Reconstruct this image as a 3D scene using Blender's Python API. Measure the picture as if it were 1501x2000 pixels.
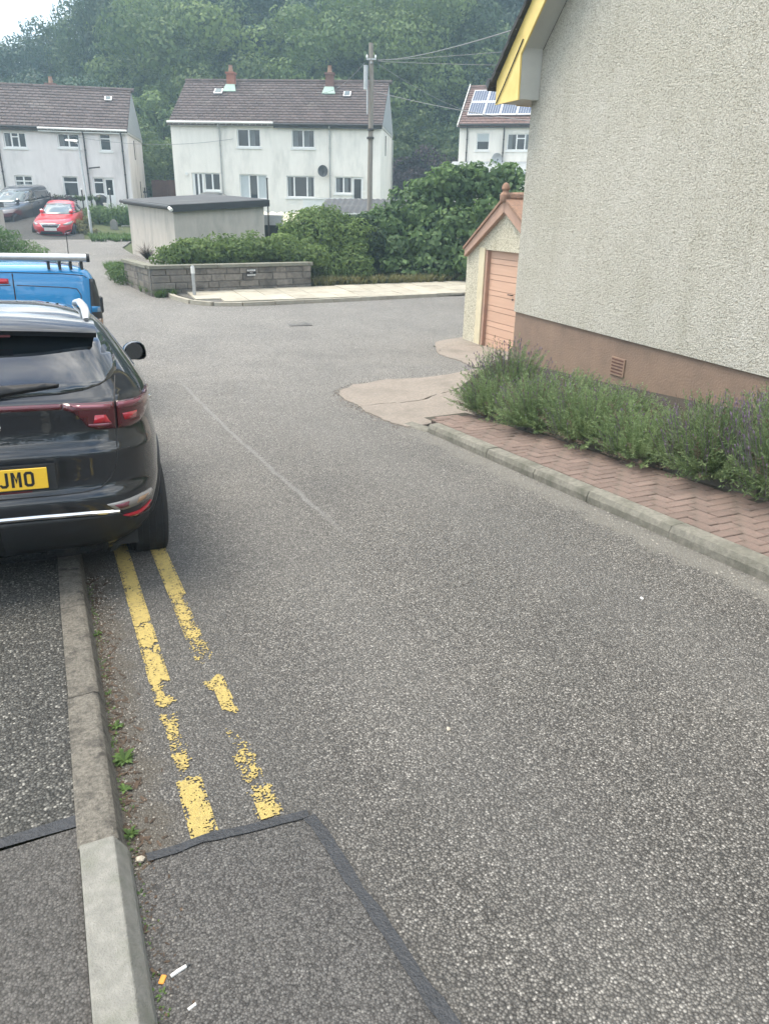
import bpy, bmesh, math, random, bisect
import numpy as np
from mathutils import Vector, Matrix, noise
R = math.radians
rnd = random.Random(7)
SC = bpy.context.scene
COL = SC.collection
for o in list(bpy.data.objects):
    bpy.data.objects.remove(o)

# ------------------------------------------------------------------ camera, sky, sun, exposure
EYE = 1.85
PITCH, ROLL = R(22.5), R(1.2)
cam_d = bpy.data.cameras.new('camera')
cam = bpy.data.objects.new('camera', cam_d)
COL.objects.link(cam)
SC.camera = cam
cam_d.sensor_fit = 'VERTICAL'
cam_d.sensor_height = 24.0
cam_d.lens = 24.0 * 1444 / 2000
cam_d.clip_start, cam_d.clip_end = 0.05, 3000
_F = Vector((0, math.cos(PITCH), -math.sin(PITCH)))
_U = Vector((0, math.sin(PITCH), math.cos(PITCH)))
_X = Vector((1, 0, 0))
_R2 = _X * math.cos(ROLL) + _U * math.sin(ROLL)
_U2 = _U * math.cos(ROLL) - _X * math.sin(ROLL)
cam.matrix_world = Matrix(((_R2.x, _U2.x, -_F.x, 0), (_R2.y, _U2.y, -_F.y, 0), (_R2.z, _U2.z, -_F.z, EYE), (0, 0, 0, 1)))

SUN_EL, SUN_AZ = R(68), R(-88)          # azimuth measured from +Y towards +X: ahead and to the left
W = bpy.data.worlds.new('World')
SC.world = W
W.use_nodes = True
wn = W.node_tree
wn.nodes.clear()
def wnode(t, **kw):
    n = wn.nodes.new(t)
    for k, v in kw.items():
        setattr(n, k, v)
    return n
w_out = wnode('ShaderNodeOutputWorld')
w_bg = wnode('ShaderNodeBackground')
w_sky = wnode('ShaderNodeTexSky', sky_type='NISHITA', sun_disc=False, sun_elevation=SUN_EL, sun_rotation=SUN_AZ, air_density=1.0, dust_density=1.3)
w_tc = wnode('ShaderNodeTexCoord')
w_map = wnode('ShaderNodeMapping')
w_map.inputs['Scale'].default_value = (1.0, 1.0, 2.2)
w_map.inputs['Location'].default_value = (4.7, 2.2, 1.3)
w_noise = wnode('ShaderNodeTexNoise')
w_noise.inputs['Scale'].default_value = 2.1
w_noise.inputs['Detail'].default_value = 7
w_noise.inputs['Roughness'].default_value = 0.58
w_ramp = wnode('ShaderNodeValToRGB')
w_ramp.color_ramp.elements[0].position = 0.38
w_ramp.color_ramp.elements[0].color = (0, 0, 0, 1)
w_ramp.color_ramp.elements[1].position = 0.60
w_ramp.color_ramp.elements[1].color = (1, 1, 1, 1)
w_n2 = wnode('ShaderNodeTexNoise')
w_n2.inputs['Scale'].default_value = 4.5
w_n2.inputs['Detail'].default_value = 5
w_r2 = wnode('ShaderNodeValToRGB')
w_r2.color_ramp.elements[0].position = 0.36
w_r2.color_ramp.elements[0].color = (2.6, 2.85, 3.15, 1)
w_r2.color_ramp.elements[1].position = 0.66
w_r2.color_ramp.elements[1].color = (15.0, 14.6, 13.8, 1)
w_mix = wnode('ShaderNodeMix', data_type='RGBA')
L = wn.links.new
L(w_tc.outputs['Generated'], w_map.inputs['Vector'])
L(w_map.outputs['Vector'], w_noise.inputs['Vector'])
L(w_map.outputs['Vector'], w_n2.inputs['Vector'])
L(w_noise.outputs['Fac'], w_ramp.inputs['Fac'])
L(w_n2.outputs['Fac'], w_r2.inputs['Fac'])
L(w_ramp.outputs['Color'], w_mix.inputs[0])
L(w_sky.outputs['Color'], w_mix.inputs[6])
L(w_r2.outputs['Color'], w_mix.inputs[7])
L(w_mix.outputs[2], w_bg.inputs['Color'])
w_bg.inputs['Strength'].default_value = 0.10
L(w_bg.outputs['Background'], w_out.inputs['Surface'])

sun_d = bpy.data.lights.new('sun', 'SUN')
sun_d.energy = 1.5
sun_d.angle = R(32)
sun_d.color = (1.0, 0.915, 0.77)
sun = bpy.data.objects.new('sun', sun_d)
COL.objects.link(sun)
_sd = Vector((math.sin(SUN_AZ) * math.cos(SUN_EL), math.cos(SUN_AZ) * math.cos(SUN_EL), math.sin(SUN_EL)))
sun.rotation_euler = (-_sd).to_track_quat('-Z', 'Y').to_euler()
sun.location = _sd * 120

vs = SC.view_settings
SC.display_settings.display_device = 'sRGB'
vs.view_transform = 'Standard'
vs.look = 'None'
vs.gamma = 1
vs.exposure = 1.74
vs.use_curve_mapping = False
SC.cycles.max_bounces = 8
SC.cycles.diffuse_bounces = 3
SC.cycles.glossy_bounces = 3
SC.cycles.transmission_bounces = 4
SC.cycles.transparent_max_bounces = 12
SC.cycles.volume_bounces = 1
SC.cycles.use_denoising = True
SC.cycles.caustics_reflective = False
SC.cycles.caustics_refractive = False

# ------------------------------------------------------------------ helpers
class MB:
    """collects faces and links them as ONE mesh object"""
    def __init__(s):
        s.v, s.f, s.a = [], [], []
    def add(s, vs, fs, a=0.5):
        k = len(s.v)
        s.v += [tuple(p) for p in vs]
        s.f += [tuple(i + k for i in f) for f in fs]
        s.a += [a] * len(fs)
        return s
    def box(s, x0, x1, y0, y1, z0, z1, a=0.5):
        return s.add([(x0, y0, z0), (x1, y0, z0), (x1, y1, z0), (x0, y1, z0), (x0, y0, z1), (x1, y0, z1), (x1, y1, z1), (x0, y1, z1)],
                     [(0, 3, 2, 1), (4, 5, 6, 7), (0, 1, 5, 4), (1, 2, 6, 5), (2, 3, 7, 6), (3, 0, 4, 7)], a)
    def quad(s, *p, a=0.5):
        return s.add(p, [tuple(range(len(p)))], a)
    def prism(s, pts, vec, a=0.5):
        n = len(pts)
        q = [Vector(p) for p in pts]
        w = [p + Vector(vec) for p in q]
        return s.add(q + w, [tuple(range(n))[::-1], tuple(range(n, 2 * n))] + [(i, (i + 1) % n, n + (i + 1) % n, n + i) for i in range(n)], a)
    def tube(s, path, r, n=8, a=0.5, cap=True):
        P = [Vector(p) for p in path]
        rr = r if isinstance(r, (list, tuple)) else [r] * len(P)
        vs, fs = [], []
        up = Vector((0, 0, 1))
        for i, p in enumerate(P):
            t = (P[min(i + 1, len(P) - 1)] - P[max(i - 1, 0)])
            t.normalize()
            x = t.cross(up if abs(t.z) < 0.95 else Vector((1, 0, 0)))
            x.normalize()
            y = t.cross(x)
            for k in range(n):
                an = 2 * math.pi * k / n
                vs.append(p + (x * math.cos(an) + y * math.sin(an)) * rr[i])
        for i in range(len(P) - 1):
            for k in range(n):
                fs.append((i * n + k, i * n + (k + 1) % n, (i + 1) * n + (k + 1) % n, (i + 1) * n + k))
        if cap:
            fs.append(tuple(range(n)))
            fs.append(tuple((len(P) - 1) * n + k for k in range(n))[::-1])
        return s.add(vs, fs, a)
    def lathe(s, prof, n=16, c=(0, 0, 0), axis='z', a=0.5):
        vs, fs = [], []
        for r_, h in prof:
            for k in range(n):
                an = 2 * math.pi * k / n
                q = (r_ * math.cos(an), r_ * math.sin(an), h)
                if axis == 'x':
                    q = (q[2], q[0], q[1])
                elif axis == 'y':
                    q = (q[0], q[2], q[1])
                vs.append((q[0] + c[0], q[1] + c[1], q[2] + c[2]))
        m = len(prof)
        for i in range(m - 1):
            for k in range(n):
                fs.append((i * n + k, i * n + (k + 1) % n, (i + 1) * n + (k + 1) % n, (i + 1) * n + k))
        fs.append(tuple(range(n))[::-1])
        fs.append(tuple((m - 1) * n + k for k in range(n)))
        return s.add(vs, fs, a)
    def mesh(s, name, m, bevel=0, smooth=False, seg=1, fix=True):
        me = bpy.data.meshes.new(name)
        me.from_pydata([tuple(p) for p in s.v], [], s.f)
        at = me.attributes.new('v', 'FLOAT', 'FACE')
        at.data.foreach_set('value', np.array(s.a, np.float32))
        bm = bmesh.new()
        bm.from_mesh(me)
        if fix:
            bmesh.ops.recalc_face_normals(bm, faces=bm.faces)
        if bevel:
            es = [e for e in bm.edges if len(e.link_faces) == 2 and e.calc_face_angle(0) > 0.5]
            bmesh.ops.bevel(bm, geom=es, offset=bevel, segments=seg, affect='EDGES', profile=0.6)
        bm.to_mesh(me)
        bm.free()
        if smooth:
            for p in me.polygons:
                p.use_smooth = True
            me.set_sharp_from_angle(angle=R(32))
        for x in (m if isinstance(m, (list, tuple)) else [m]):
            me.materials.append(x)
        return me
    def build(s, name, m, parent=None, **kw):
        return link(name, s.mesh(name, m, **kw), parent)

def link(name, data, parent=None):
    o = bpy.data.objects.new(name, data)
    COL.objects.link(o)
    if parent is not None:
        o.parent = parent
    return o
def tag(o, label=None, cat=None, group=None, kind=None):
    if label: o['label'] = label
    if cat: o['category'] = cat
    if group: o['group'] = group
    if kind: o['kind'] = kind
    return o
def thing(name, label, cat, loc=(0, 0, 0), rz=0, group=None, mat=None):
    o = bpy.data.objects.new(name, None)
    o.empty_display_size = 0.2
    COL.objects.link(o)
    if mat is not None:
        o.matrix_world = mat
    else:
        o.location = loc
        o.rotation_euler = (0, 0, rz)
    return tag(o, label, cat, group)
def copy_tree(o, parent=None):
    c = o.copy()
    COL.objects.link(c)
    if parent is not None:
        c.parent = parent
    for ch in list(o.children):
        copy_tree(ch, c)
    return c
def np_mesh(name, V, Q, attr, m):
    """quads from numpy arrays, one 'v' value per face"""
    me = bpy.data.meshes.new(name)
    nq, k = Q.shape
    me.vertices.add(len(V))
    me.vertices.foreach_set('co', V.astype(np.float32).ravel())
    me.loops.add(nq * k)
    me.loops.foreach_set('vertex_index', Q.astype(np.int32).ravel())
    me.polygons.add(nq)
    me.polygons.foreach_set('loop_start', np.arange(0, nq * k, k, dtype=np.int32))
    me.update(calc_edges=True)
    at = me.attributes.new('v', 'FLOAT', 'FACE')
    at.data.foreach_set('value', attr.astype(np.float32))
    me.materials.append(m)
    return me

# ------------------------------------------------------------------ materials
def newmat(name):
    m = bpy.data.materials.new(name)
    m.use_nodes = True
    nt = m.node_tree
    b = nt.nodes['Principled BSDF']
    def N(t, **kw):
        n = nt.nodes.new(t)
        for k, v in kw.items():
            if k.startswith('i_'):
                n.inputs[k[2:].replace('_', ' ')].default_value = v
            else:
                setattr(n, k, v)
        return n
    return m, nt, b, N, nt.links.new
def c4(c):
    return (c[0], c[1], c[2], 1)
def ramp(N, stops, interp='LINEAR'):
    r = N('ShaderNodeValToRGB')
    r.color_ramp.interpolation = interp
    e = r.color_ramp.elements
    while len(e) < len(stops):
        e.new(0.5)
    for i, (p, c) in enumerate(stops):
        e[i].position = p
        e[i].color = c4(c) if len(c) == 3 else c
    return r
def pm(name, c1, c2=None, scale=8.0, rough=0.7, bump=0.0, bscale=60.0, metallic=0.0, coat=0.0, spec=0.5, vary=0.0, dirt=None, dscale=1.5, dpos=(0.5, 0.75), stretch=None, brick=None):
    """a Principled surface: two tones mixed by noise, optional per-piece tint, stains, grain"""
    m, nt, b, N, K = newmat(name)
    b.inputs['Roughness'].default_value = rough
    b.inputs['Metallic'].default_value = metallic
    b.inputs['Specular IOR Level'].default_value = spec
    b.inputs['Coat Weight'].default_value = coat
    b.inputs['Coat Roughness'].default_value = 0.04
    tc = N('ShaderNodeTexCoord')
    vec = tc.outputs['Object']
    if stretch:
        mp = N('ShaderNodeMapping')
        mp.inputs['Scale'].default_value = stretch
        K(vec, mp.inputs['Vector'])
        vec2 = mp.outputs['Vector']
    else:
        vec2 = vec
    c2 = c2 or tuple(x * 0.8 for x in c1)
    no = N('ShaderNodeTexNoise', i_Scale=scale, i_Detail=6.0, i_Roughness=0.6)
    K(vec2, no.inputs['Vector'])
    rp = ramp(N, [(0.3, c2), (0.7, c1)])
    K(no.outputs['Fac'], rp.inputs['Fac'])
    col = rp.outputs['Color']
    if dirt:
        nd = N('ShaderNodeTexNoise', i_Scale=dscale, i_Detail=7.0, i_Roughness=0.65)
        K(vec2, nd.inputs['Vector'])
        rd = ramp(N, [(dpos[0], (0, 0, 0)), (dpos[1], (1, 1, 1))])
        K(nd.outputs['Fac'], rd.inputs['Fac'])
        mx = N('ShaderNodeMix', data_type='RGBA')
        K(rd.outputs['Color'], mx.inputs[0])
        K(col, mx.inputs[6])
        mx.inputs[7].default_value = c4(dirt)
        col = mx.outputs[2]
    if vary:
        at = N('ShaderNodeAttribute', attribute_name='v')
        oi = N('ShaderNodeObjectInfo')
        ad = N('ShaderNodeMath', operation='ADD')
        K(at.outputs['Fac'], ad.inputs[0])
        K(oi.outputs['Random'], ad.inputs[1])
        mr = N('ShaderNodeMapRange', i_From_Min=0.0, i_From_Max=2.0, i_To_Min=1 - vary, i_To_Max=1 + vary)
        K(ad.outputs[0], mr.inputs['Value'])
        hs = N('ShaderNodeMix', data_type='RGBA', blend_type='MULTIPLY')
        hs.inputs[0].default_value = 1
        K(col, hs.inputs[6])
        K(mr.outputs['Result'], hs.inputs[7])
        col = hs.outputs[2]
    K(col, b.inputs['Base Color'])
    if bump:
        nb = N('ShaderNodeTexNoise', i_Scale=bscale, i_Detail=4.0, i_Roughness=0.6)
        K(vec2, nb.inputs['Vector'])
        bp = N('ShaderNodeBump', i_Strength=bump, i_Distance=0.02)
        K(nb.outputs['Fac'], bp.inputs['Height'])
        K(bp.outputs['Normal'], b.inputs['Normal'])
    return m
def asphalt(name, dark, mid, chip, chip_share, scale, bump, seam=False, rough=0.8, spec=0.4, binder=0.9):
    """bitumen with stone chippings: cells of different tone, some pale and polished"""
    m, nt, b, N, K = newmat(name)
    tc = N('ShaderNodeTexCoord')
    vo = N('ShaderNodeTexVoronoi', i_Scale=scale, i_Randomness=1.0)
    K(tc.outputs['Object'], vo.inputs['Vector'])
    sep = N('ShaderNodeSeparateColor')
    K(vo.outputs['Color'], sep.inputs['Color'])
    big = N('ShaderNodeTexNoise', i_Scale=0.9, i_Detail=7.0, i_Roughness=0.62)
    K(tc.outputs['Object'], big.inputs['Vector'])
    rp = ramp(N, [(0.0, dark), (0.5, mid), (0.86 - chip_share, tuple(x * 1.45 for x in mid)), (1 - chip_share, tuple(x * 0.6 for x in chip)), (1.0, chip)])
    K(sep.outputs['Red'], rp.inputs['Fac'])
    # dark binder between the stones
    gap = ramp(N, [(0.34, (1, 1, 1)), (0.62, (0.16, 0.16, 0.16))])
    sc = N('ShaderNodeMath', operation='MULTIPLY')
    sc.inputs[1].default_value = 1.0
    K(vo.outputs['Distance'], sc.inputs[0])
    K(sc.outputs[0], gap.inputs['Fac'])
    mg = N('ShaderNodeMix', data_type='RGBA', blend_type='MULTIPLY')
    mg.inputs[0].default_value = binder
    K(rp.outputs['Color'], mg.inputs[6])
    K(gap.outputs['Color'], mg.inputs[7])
    # broad wear
    wr = ramp(N, [(0.28, (0.84, 0.84, 0.84)), (0.5, (1.0, 0.995, 0.985)), (0.72, (1.16, 1.15, 1.13))])
    K(big.outputs['Fac'], wr.inputs['Fac'])
    mw = N('ShaderNodeMix', data_type='RGBA', blend_type='MULTIPLY')
    mw.inputs[0].default_value = 1
    K(mg.outputs[2], mw.inputs[6])
    K(wr.outputs['Color'], mw.inputs[7])
    col = mw.outputs[2]
    if seam:
        sx = N('ShaderNodeSeparateXYZ')
        K(tc.outputs['Object'], sx.inputs[0])
        def band(c, w, wob, fac, colr, col, s0=-99, s1=99):
            nw = N('ShaderNodeTexNoise', i_Scale=wob, i_Detail=5.0, i_Roughness=0.7)
            K(tc.outputs['Object'], nw.inputs['Vector'])
            a1 = N('ShaderNodeMath', operation='MULTIPLY_ADD')
            K(nw.outputs['Fac'], a1.inputs[0]); a1.inputs[1].default_value = 0.35 * (1 if w > .1 else .25); K(sx.outputs['X'], a1.inputs[2])
            a2 = N('ShaderNodeMath', operation='SUBTRACT'); K(a1.outputs[0], a2.inputs[0]); a2.inputs[1].default_value = c + 0.175 * (1 if w > .1 else .25)
            a3 = N('ShaderNodeMath', operation='ABSOLUTE'); K(a2.outputs[0], a3.inputs[0])
            mr = N('ShaderNodeMapRange', i_From_Min=w, i_From_Max=w * 0.4, i_To_Min=0.0, i_To_Max=fac)
            K(a3.outputs[0], mr.inputs['Value'])
            m1 = N('ShaderNodeMapRange', i_From_Min=s0, i_From_Max=s0 + 1.0, i_To_Min=0.0, i_To_Max=1.0); K(sx.outputs['Y'], m1.inputs['Value'])
            m2 = N('ShaderNodeMapRange', i_From_Min=s1, i_From_Max=s1 - 1.0, i_To_Min=0.0, i_To_Max=1.0); K(sx.outputs['Y'], m2.inputs['Value'])
            p1 = N('ShaderNodeMath', operation='MULTIPLY'); K(m1.outputs[0], p1.inputs[0]); K(m2.outputs[0], p1.inputs[1])
            p2 = N('ShaderNodeMath', operation='MULTIPLY'); K(p1.outputs[0], p2.inputs[0]); K(mr.outputs[0], p2.inputs[1])
            mx = N('ShaderNodeMix', data_type='RGBA')
            K(p2.outputs[0], mx.inputs[0]); K(col, mx.inputs[6]); mx.inputs[7].default_value = c4(colr)
            return mx.outputs[2]
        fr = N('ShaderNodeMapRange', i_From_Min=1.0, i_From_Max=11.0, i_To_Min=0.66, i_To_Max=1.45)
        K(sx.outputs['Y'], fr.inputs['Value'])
        mf = N('ShaderNodeMix', data_type='RGBA', blend_type='MULTIPLY')      # paler with distance: older junction surface, plus grazing sky sheen put into the colour
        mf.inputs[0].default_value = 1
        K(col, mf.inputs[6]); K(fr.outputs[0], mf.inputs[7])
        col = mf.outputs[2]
        col = band(1.72, 0.03, 3.0, 0.36, (0.30, 0.30, 0.29), col, 4.2, 11.5)     # pale joint down the lane
        col = band(1.25, 0.40, 1.2, 0.10, (0.20, 0.195, 0.185), col, -6, 9)      # wheel tracks worn pale
        col = band(2.75, 0.45, 1.2, 0.10, (0.20, 0.195, 0.185), col, -6, 9)
        col = band(0.40, 0.55, 1.6, 0.38, (0.062, 0.060, 0.057), col, -6, 9)     # darker strip by the lines
        col = band(2.05, 0.16, 2.5, 0.08, (0.06, 0.058, 0.055), col, -6, 5)       # drip line
        col = band(3.58, 0.16, 5.0, 0.6, (0.20, 0.19, 0.165), col, -6, 7.6)      # dusty broken edge by the kerb
        col = band(0.05, 0.13, 6.0, 0.7, (0.075, 0.065, 0.05), col, -6, 12)      # grit in the gutter
    K(col, b.inputs['Base Color'])
    b.inputs['Specular IOR Level'].default_value = spec
    rr = ramp(N, [(0.0, (rough + 0.1,) * 3), (1.0, (rough - 0.12,) * 3)])
    K(sep.outputs['Green'], rr.inputs['Fac'])
    K(rr.outputs['Color'], b.inputs['Roughness'])
    if bump:
        iv = N('ShaderNodeMath', operation='MULTIPLY_ADD')
        K(vo.outputs['Distance'], iv.inputs[0]); iv.inputs[1].default_value = -1.2; K(sep.outputs['Blue'], iv.inputs[2])
        bp = N('ShaderNodeBump', i_Strength=bump, i_Distance=0.006)
        K(iv.outputs[0], bp.inputs['Height'])
        K(bp.outputs['Normal'], b.inputs['Normal'])
    return m
def roughcast(name, c1, c2, dirt, scale=55, bump=1.0, dist=0.02, green=None):
    """wet-dash render: rounded lumps of stone in cement"""
    m, nt, b, N, K = newmat(name)
    b.inputs['Roughness'].default_value = 0.9
    b.inputs['Specular IOR Level'].default_value = 0.2
    tc = N('ShaderNodeTexCoord')
    vo = N('ShaderNodeTexVoronoi', feature='SMOOTH_F1', i_Scale=scale, i_Randomness=1.0)
    vo.inputs['Smoothness'].default_value = 0.45
    wn_ = N('ShaderNodeTexNoise', i_Scale=scale * 0.45, i_Detail=4.0, i_Roughness=0.6)
    K(tc.outputs['Object'], wn_.inputs['Vector'])
    mxv = N('ShaderNodeMix', data_type='RGBA', blend_type='LINEAR_LIGHT')
    mxv.inputs[0].default_value = 0.03
    K(tc.outputs['Object'], mxv.inputs[6]); K(wn_.outputs['Color'], mxv.inputs[7])
    K(mxv.outputs[2], vo.inputs['Vector'])
    big = N('ShaderNodeTexNoise', i_Scale=0.7, i_Detail=8.0, i_Roughness=0.68)
    K(tc.outputs['Object'], big.inputs['Vector'])
    rp = ramp(N, [(0.32, c2), (0.68, c1)])
    K(big.outputs['Fac'], rp.inputs['Fac'])
    lump = ramp(N, [(0.25, (1.06, 1.06, 1.06)), (0.8, dirt)])
    K(vo.outputs['Distance'], lump.inputs['Fac'])
    mx = N('ShaderNodeMix', data_type='RGBA', blend_type='MULTIPLY')
    mx.inputs[0].default_value = 1
    K(rp.outputs['Color'], mx.inputs[6]); K(lump.outputs['Color'], mx.inputs[7])
    mp = N('ShaderNodeMapping')
    mp.inputs['Scale'].default_value = (2.2, 2.2, 0.16)
    K(tc.outputs['Object'], mp.inputs['Vector'])
    ns = N('ShaderNodeTexNoise', i_Scale=1.6, i_Detail=6.0, i_Roughness=0.7)
    K(mp.outputs['Vector'], ns.inputs['Vector'])
    rs = ramp(N, [(0.3, (1.05, 1.05, 1.045)), (0.55, (0.99, 0.99, 0.98)), (0.78, (0.86, 0.86, 0.82))])     # rain streaks
    K(ns.outputs['Fac'], rs.inputs['Fac'])
    m3 = N('ShaderNodeMix', data_type='RGBA', blend_type='MULTIPLY')
    m3.inputs[0].default_value = 1
    K(mx.outputs[2], m3.inputs[6]); K(rs.outputs['Color'], m3.inputs[7])
    K(m3.outputs[2], b.inputs['Base Color'])
    hh = N('ShaderNodeMath', operation='MULTIPLY_ADD')
    K(vo.outputs['Distance'], hh.inputs[0]); hh.inputs[1].default_value = -1.0; K(wn_.outputs['Fac'], hh.inputs[2])
    bp = N('ShaderNodeBump', i_Strength=bump, i_Distance=dist)
    K(hh.outputs[0], bp.inputs['Height'])
    K(bp.outputs['Normal'], b.inputs['Normal'])
    return m
def leafmat(name, c1, c2, trans=0.35, rough=0.6, dead=None):
    m, nt, b, N, K = newmat(name)
    at = N('ShaderNodeAttribute', attribute_name='v')
    oi = N('ShaderNodeObjectInfo')
    rp = ramp(N, [(0.0, c2), (1.0, c1)] if dead is None else [(0.0, dead), (0.05, dead), (0.07, c2), (1.0, c1)])
    K(at.outputs['Fac'], rp.inputs['Fac'])
    mr = N('ShaderNodeMapRange', i_From_Min=0.0, i_From_Max=1.0, i_To_Min=0.82, i_To_Max=1.18)
    K(oi.outputs['Random'], mr.inputs['Value'])
    mu = N('ShaderNodeMix', data_type='RGBA', blend_type='MULTIPLY')
    mu.inputs[0].default_value = 1
    K(rp.outputs['Color'], mu.inputs[6]); K(mr.outputs['Result'], mu.inputs[7])
    K(mu.outputs[2], b.inputs['Base Color'])
    b.inputs['Roughness'].default_value = rough
    b.inputs['Specular IOR Level'].default_value = 0.35
    tr = N('ShaderNodeBsdfTranslucent')
    K(mu.outputs[2], tr.inputs['Color'])
    ms = N('ShaderNodeMixShader')
    ms.inputs[0].default_value = trans
    out = nt.nodes['Material Output']
    K(b.outputs[0], ms.inputs[1]); K(tr.outputs[0], ms.inputs[2]); K(ms.outputs[0], out.inputs['Surface'])
    return m
def paint(name, c, rough=0.3, flake=0.0):
    m, nt, b, N, K = newmat(name)
    b.inputs['Base Color'].default_value = c4(c)
    b.inputs['Roughness'].default_value = rough
    b.inputs['Metallic'].default_value = flake
    b.inputs['Coat Weight'].default_value = 1.0
    b.inputs['Specular IOR Level'].default_value = 0.25
    b.inputs['Coat Roughness'].default_value = 0.03
    b.inputs['Coat IOR'].default_value = 1.65
    tc = N('ShaderNodeTexCoord')
    no = N('ShaderNodeTexNoise', i_Scale=2.2, i_Detail=5.0)
    K(tc.outputs['Object'], no.inputs['Vector'])
    rp = ramp(N, [(0.35, (rough,) * 3), (0.75, (min(1, rough + 0.18),) * 3)])
    K(no.outputs['Fac'], rp.inputs['Fac'])
    K(rp.outputs['Color'], b.inputs['Roughness'])
    r2 = ramp(N, [(0.4, (0.012,) * 3), (0.8, (0.045,) * 3)])
    K(no.outputs['Fac'], r2.inputs['Fac'])
    K(r2.outputs['Color'], b.inputs['Coat Roughness'])
    return m
def gloss(name, c, rough=0.06, coat=0.0, metallic=0.0, spec=0.5, emit=None):
    m, nt, b, N, K = newmat(name)
    b.inputs['Base Color'].default_value = c4(c)
    b.inputs['Roughness'].default_value = rough
    b.inputs['Metallic'].default_value = metallic
    b.inputs['Coat Weight'].default_value = coat
    b.inputs['Specular IOR Level'].default_value = spec
    return m

M = {}
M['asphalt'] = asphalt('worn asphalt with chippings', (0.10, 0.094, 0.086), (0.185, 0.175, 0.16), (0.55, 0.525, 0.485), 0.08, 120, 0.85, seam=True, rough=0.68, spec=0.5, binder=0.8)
M['asphalt_new'] = asphalt('newer dark asphalt', (0.045, 0.044, 0.043), (0.092, 0.089, 0.086), (0.20, 0.195, 0.185), 0.04, 150, 0.6, rough=0.85, binder=0.5)
M['asphalt_path'] = asphalt('pavement asphalt', (0.04, 0.04, 0.037), (0.08, 0.079, 0.073), (0.34, 0.33, 0.30), 0.06, 100, 0.9, binder=0.75)
M['asphalt_path_new'] = asphalt('newer pavement asphalt', (0.048, 0.046, 0.043), (0.085, 0.081, 0.077), (0.15, 0.145, 0.135), 0.02, 140, 0.5, rough=0.85, binder=0.45)
M['bitumen'] = pm('bitumen seal', (0.020, 0.022, 0.026), (0.034, 0.037, 0.043), 22, 0.55, 0.5, 80)
M['kerb_old'] = pm('old concrete kerb', (0.235, 0.215, 0.18), (0.085, 0.078, 0.066), 75, 0.9, 0.8, 160, dirt=(0.055, 0.05, 0.043), dscale=14, dpos=(0.5, 0.68), vary=0.12)
M['kerb_new'] = pm('new concrete kerb', (0.25, 0.245, 0.22), (0.175, 0.172, 0.155), 30, 0.85, 0.5, 160, dirt=(0.14, 0.145, 0.115), dscale=7, dpos=(0.48, 0.75), vary=0.05)
M['kerb_right'] = pm('weathered kerb', (0.27, 0.255, 0.215), (0.15, 0.145, 0.12), 26, 0.9, 0.7, 120, dirt=(0.10, 0.10, 0.075), dscale=5, dpos=(0.45, 0.75), vary=0.1)
M['brick_paver'] = pm('red brick paver', (0.235, 0.165, 0.138), (0.175, 0.125, 0.105), 40, 0.9, 0.5, 150, dirt=(0.12, 0.10, 0.08), dscale=8, dpos=(0.40, 0.70), vary=0.16)
M['joint_soil'] = pm('sandy joint soil', (0.085, 0.075, 0.055), (0.05, 0.045, 0.035), 30, 0.95, 0.6, 80)
M['concrete'] = pm('old apron concrete', (0.35, 0.30, 0.255), (0.235, 0.205, 0.175), 30, 0.9, 0.9, 110, dirt=(0.17, 0.155, 0.13), dscale=1.3, dpos=(0.5, 0.8))
M['slab'] = pm('pale paving flags', (0.40, 0.37, 0.30), (0.32, 0.295, 0.24), 6, 0.9, 0.3, 90, dirt=(0.24, 0.21, 0.16), dscale=2.0, dpos=(0.5, 0.8), vary=0.16)
M['soil'] = pm('dark bed soil', (0.05, 0.04, 0.03), (0.03, 0.025, 0.02), 20, 0.95, 0.8, 60)
M['yellow'] = pm('road marking yellow', (0.60, 0.455, 0.145), (0.45, 0.35, 0.125), 60, 0.75, 0.8, 200, dirt=(0.26, 0.20, 0.09), dscale=25, dpos=(0.52, 0.75))
M['grass'] = pm('rough grass ground', (0.085, 0.10, 0.035), (0.045, 0.06, 0.022), 5, 0.95, 0.8, 30)
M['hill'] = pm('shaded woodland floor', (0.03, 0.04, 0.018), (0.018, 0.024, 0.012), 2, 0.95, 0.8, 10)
M['roughcast'] = roughcast('grey cream wet dash render', (0.67, 0.645, 0.585), (0.585, 0.56, 0.485), (0.6, 0.585, 0.55), 62, 1.0, 0.02)
M['roughcast_cream'] = roughcast('cream wet dash render', (0.78, 0.735, 0.61), (0.68, 0.64, 0.52), (0.55, 0.52, 0.45), 50, 1.0, 0.02)
M['plinth'] = pm('terracotta painted plinth', (0.265, 0.182, 0.132), (0.205, 0.142, 0.106), 3, 0.85, 0.6, 40, dirt=(0.17, 0.118, 0.09), dscale=1.2, dpos=(0.5, 0.8))
M['yellow_board'] = pm('yellow painted board', (0.76, 0.585, 0.20), (0.68, 0.50, 0.15), 4, 0.5, 0.1, 30)
M['grey_board'] = pm('pale grey painted board', (0.50, 0.50, 0.46), (0.44, 0.44, 0.41), 3, 0.6)
M['dark_tile'] = pm('dark roof tile', (0.045, 0.045, 0.048), (0.028, 0.028, 0.03), 12, 0.8, 0.5, 40, vary=0.3)
M['gutter_black'] = pm('black gutter', (0.02, 0.02, 0.021), None, 5, 0.45)
M['pink_wood'] = pm('salmon painted boards', (0.60, 0.385, 0.275), (0.53, 0.335, 0.24), 5, 0.6, 0.15, 40, vary=0.06, stretch=(1, 0.2, 3))
M['pink_stone'] = pm('pink painted barge board', (0.45, 0.29, 0.215), (0.38, 0.24, 0.18), 6, 0.75, 0.3, 50)
M['terracotta'] = pm('weathered terracotta', (0.36, 0.21, 0.14), (0.20, 0.13, 0.095), 14, 0.85, 0.5, 50)
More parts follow.
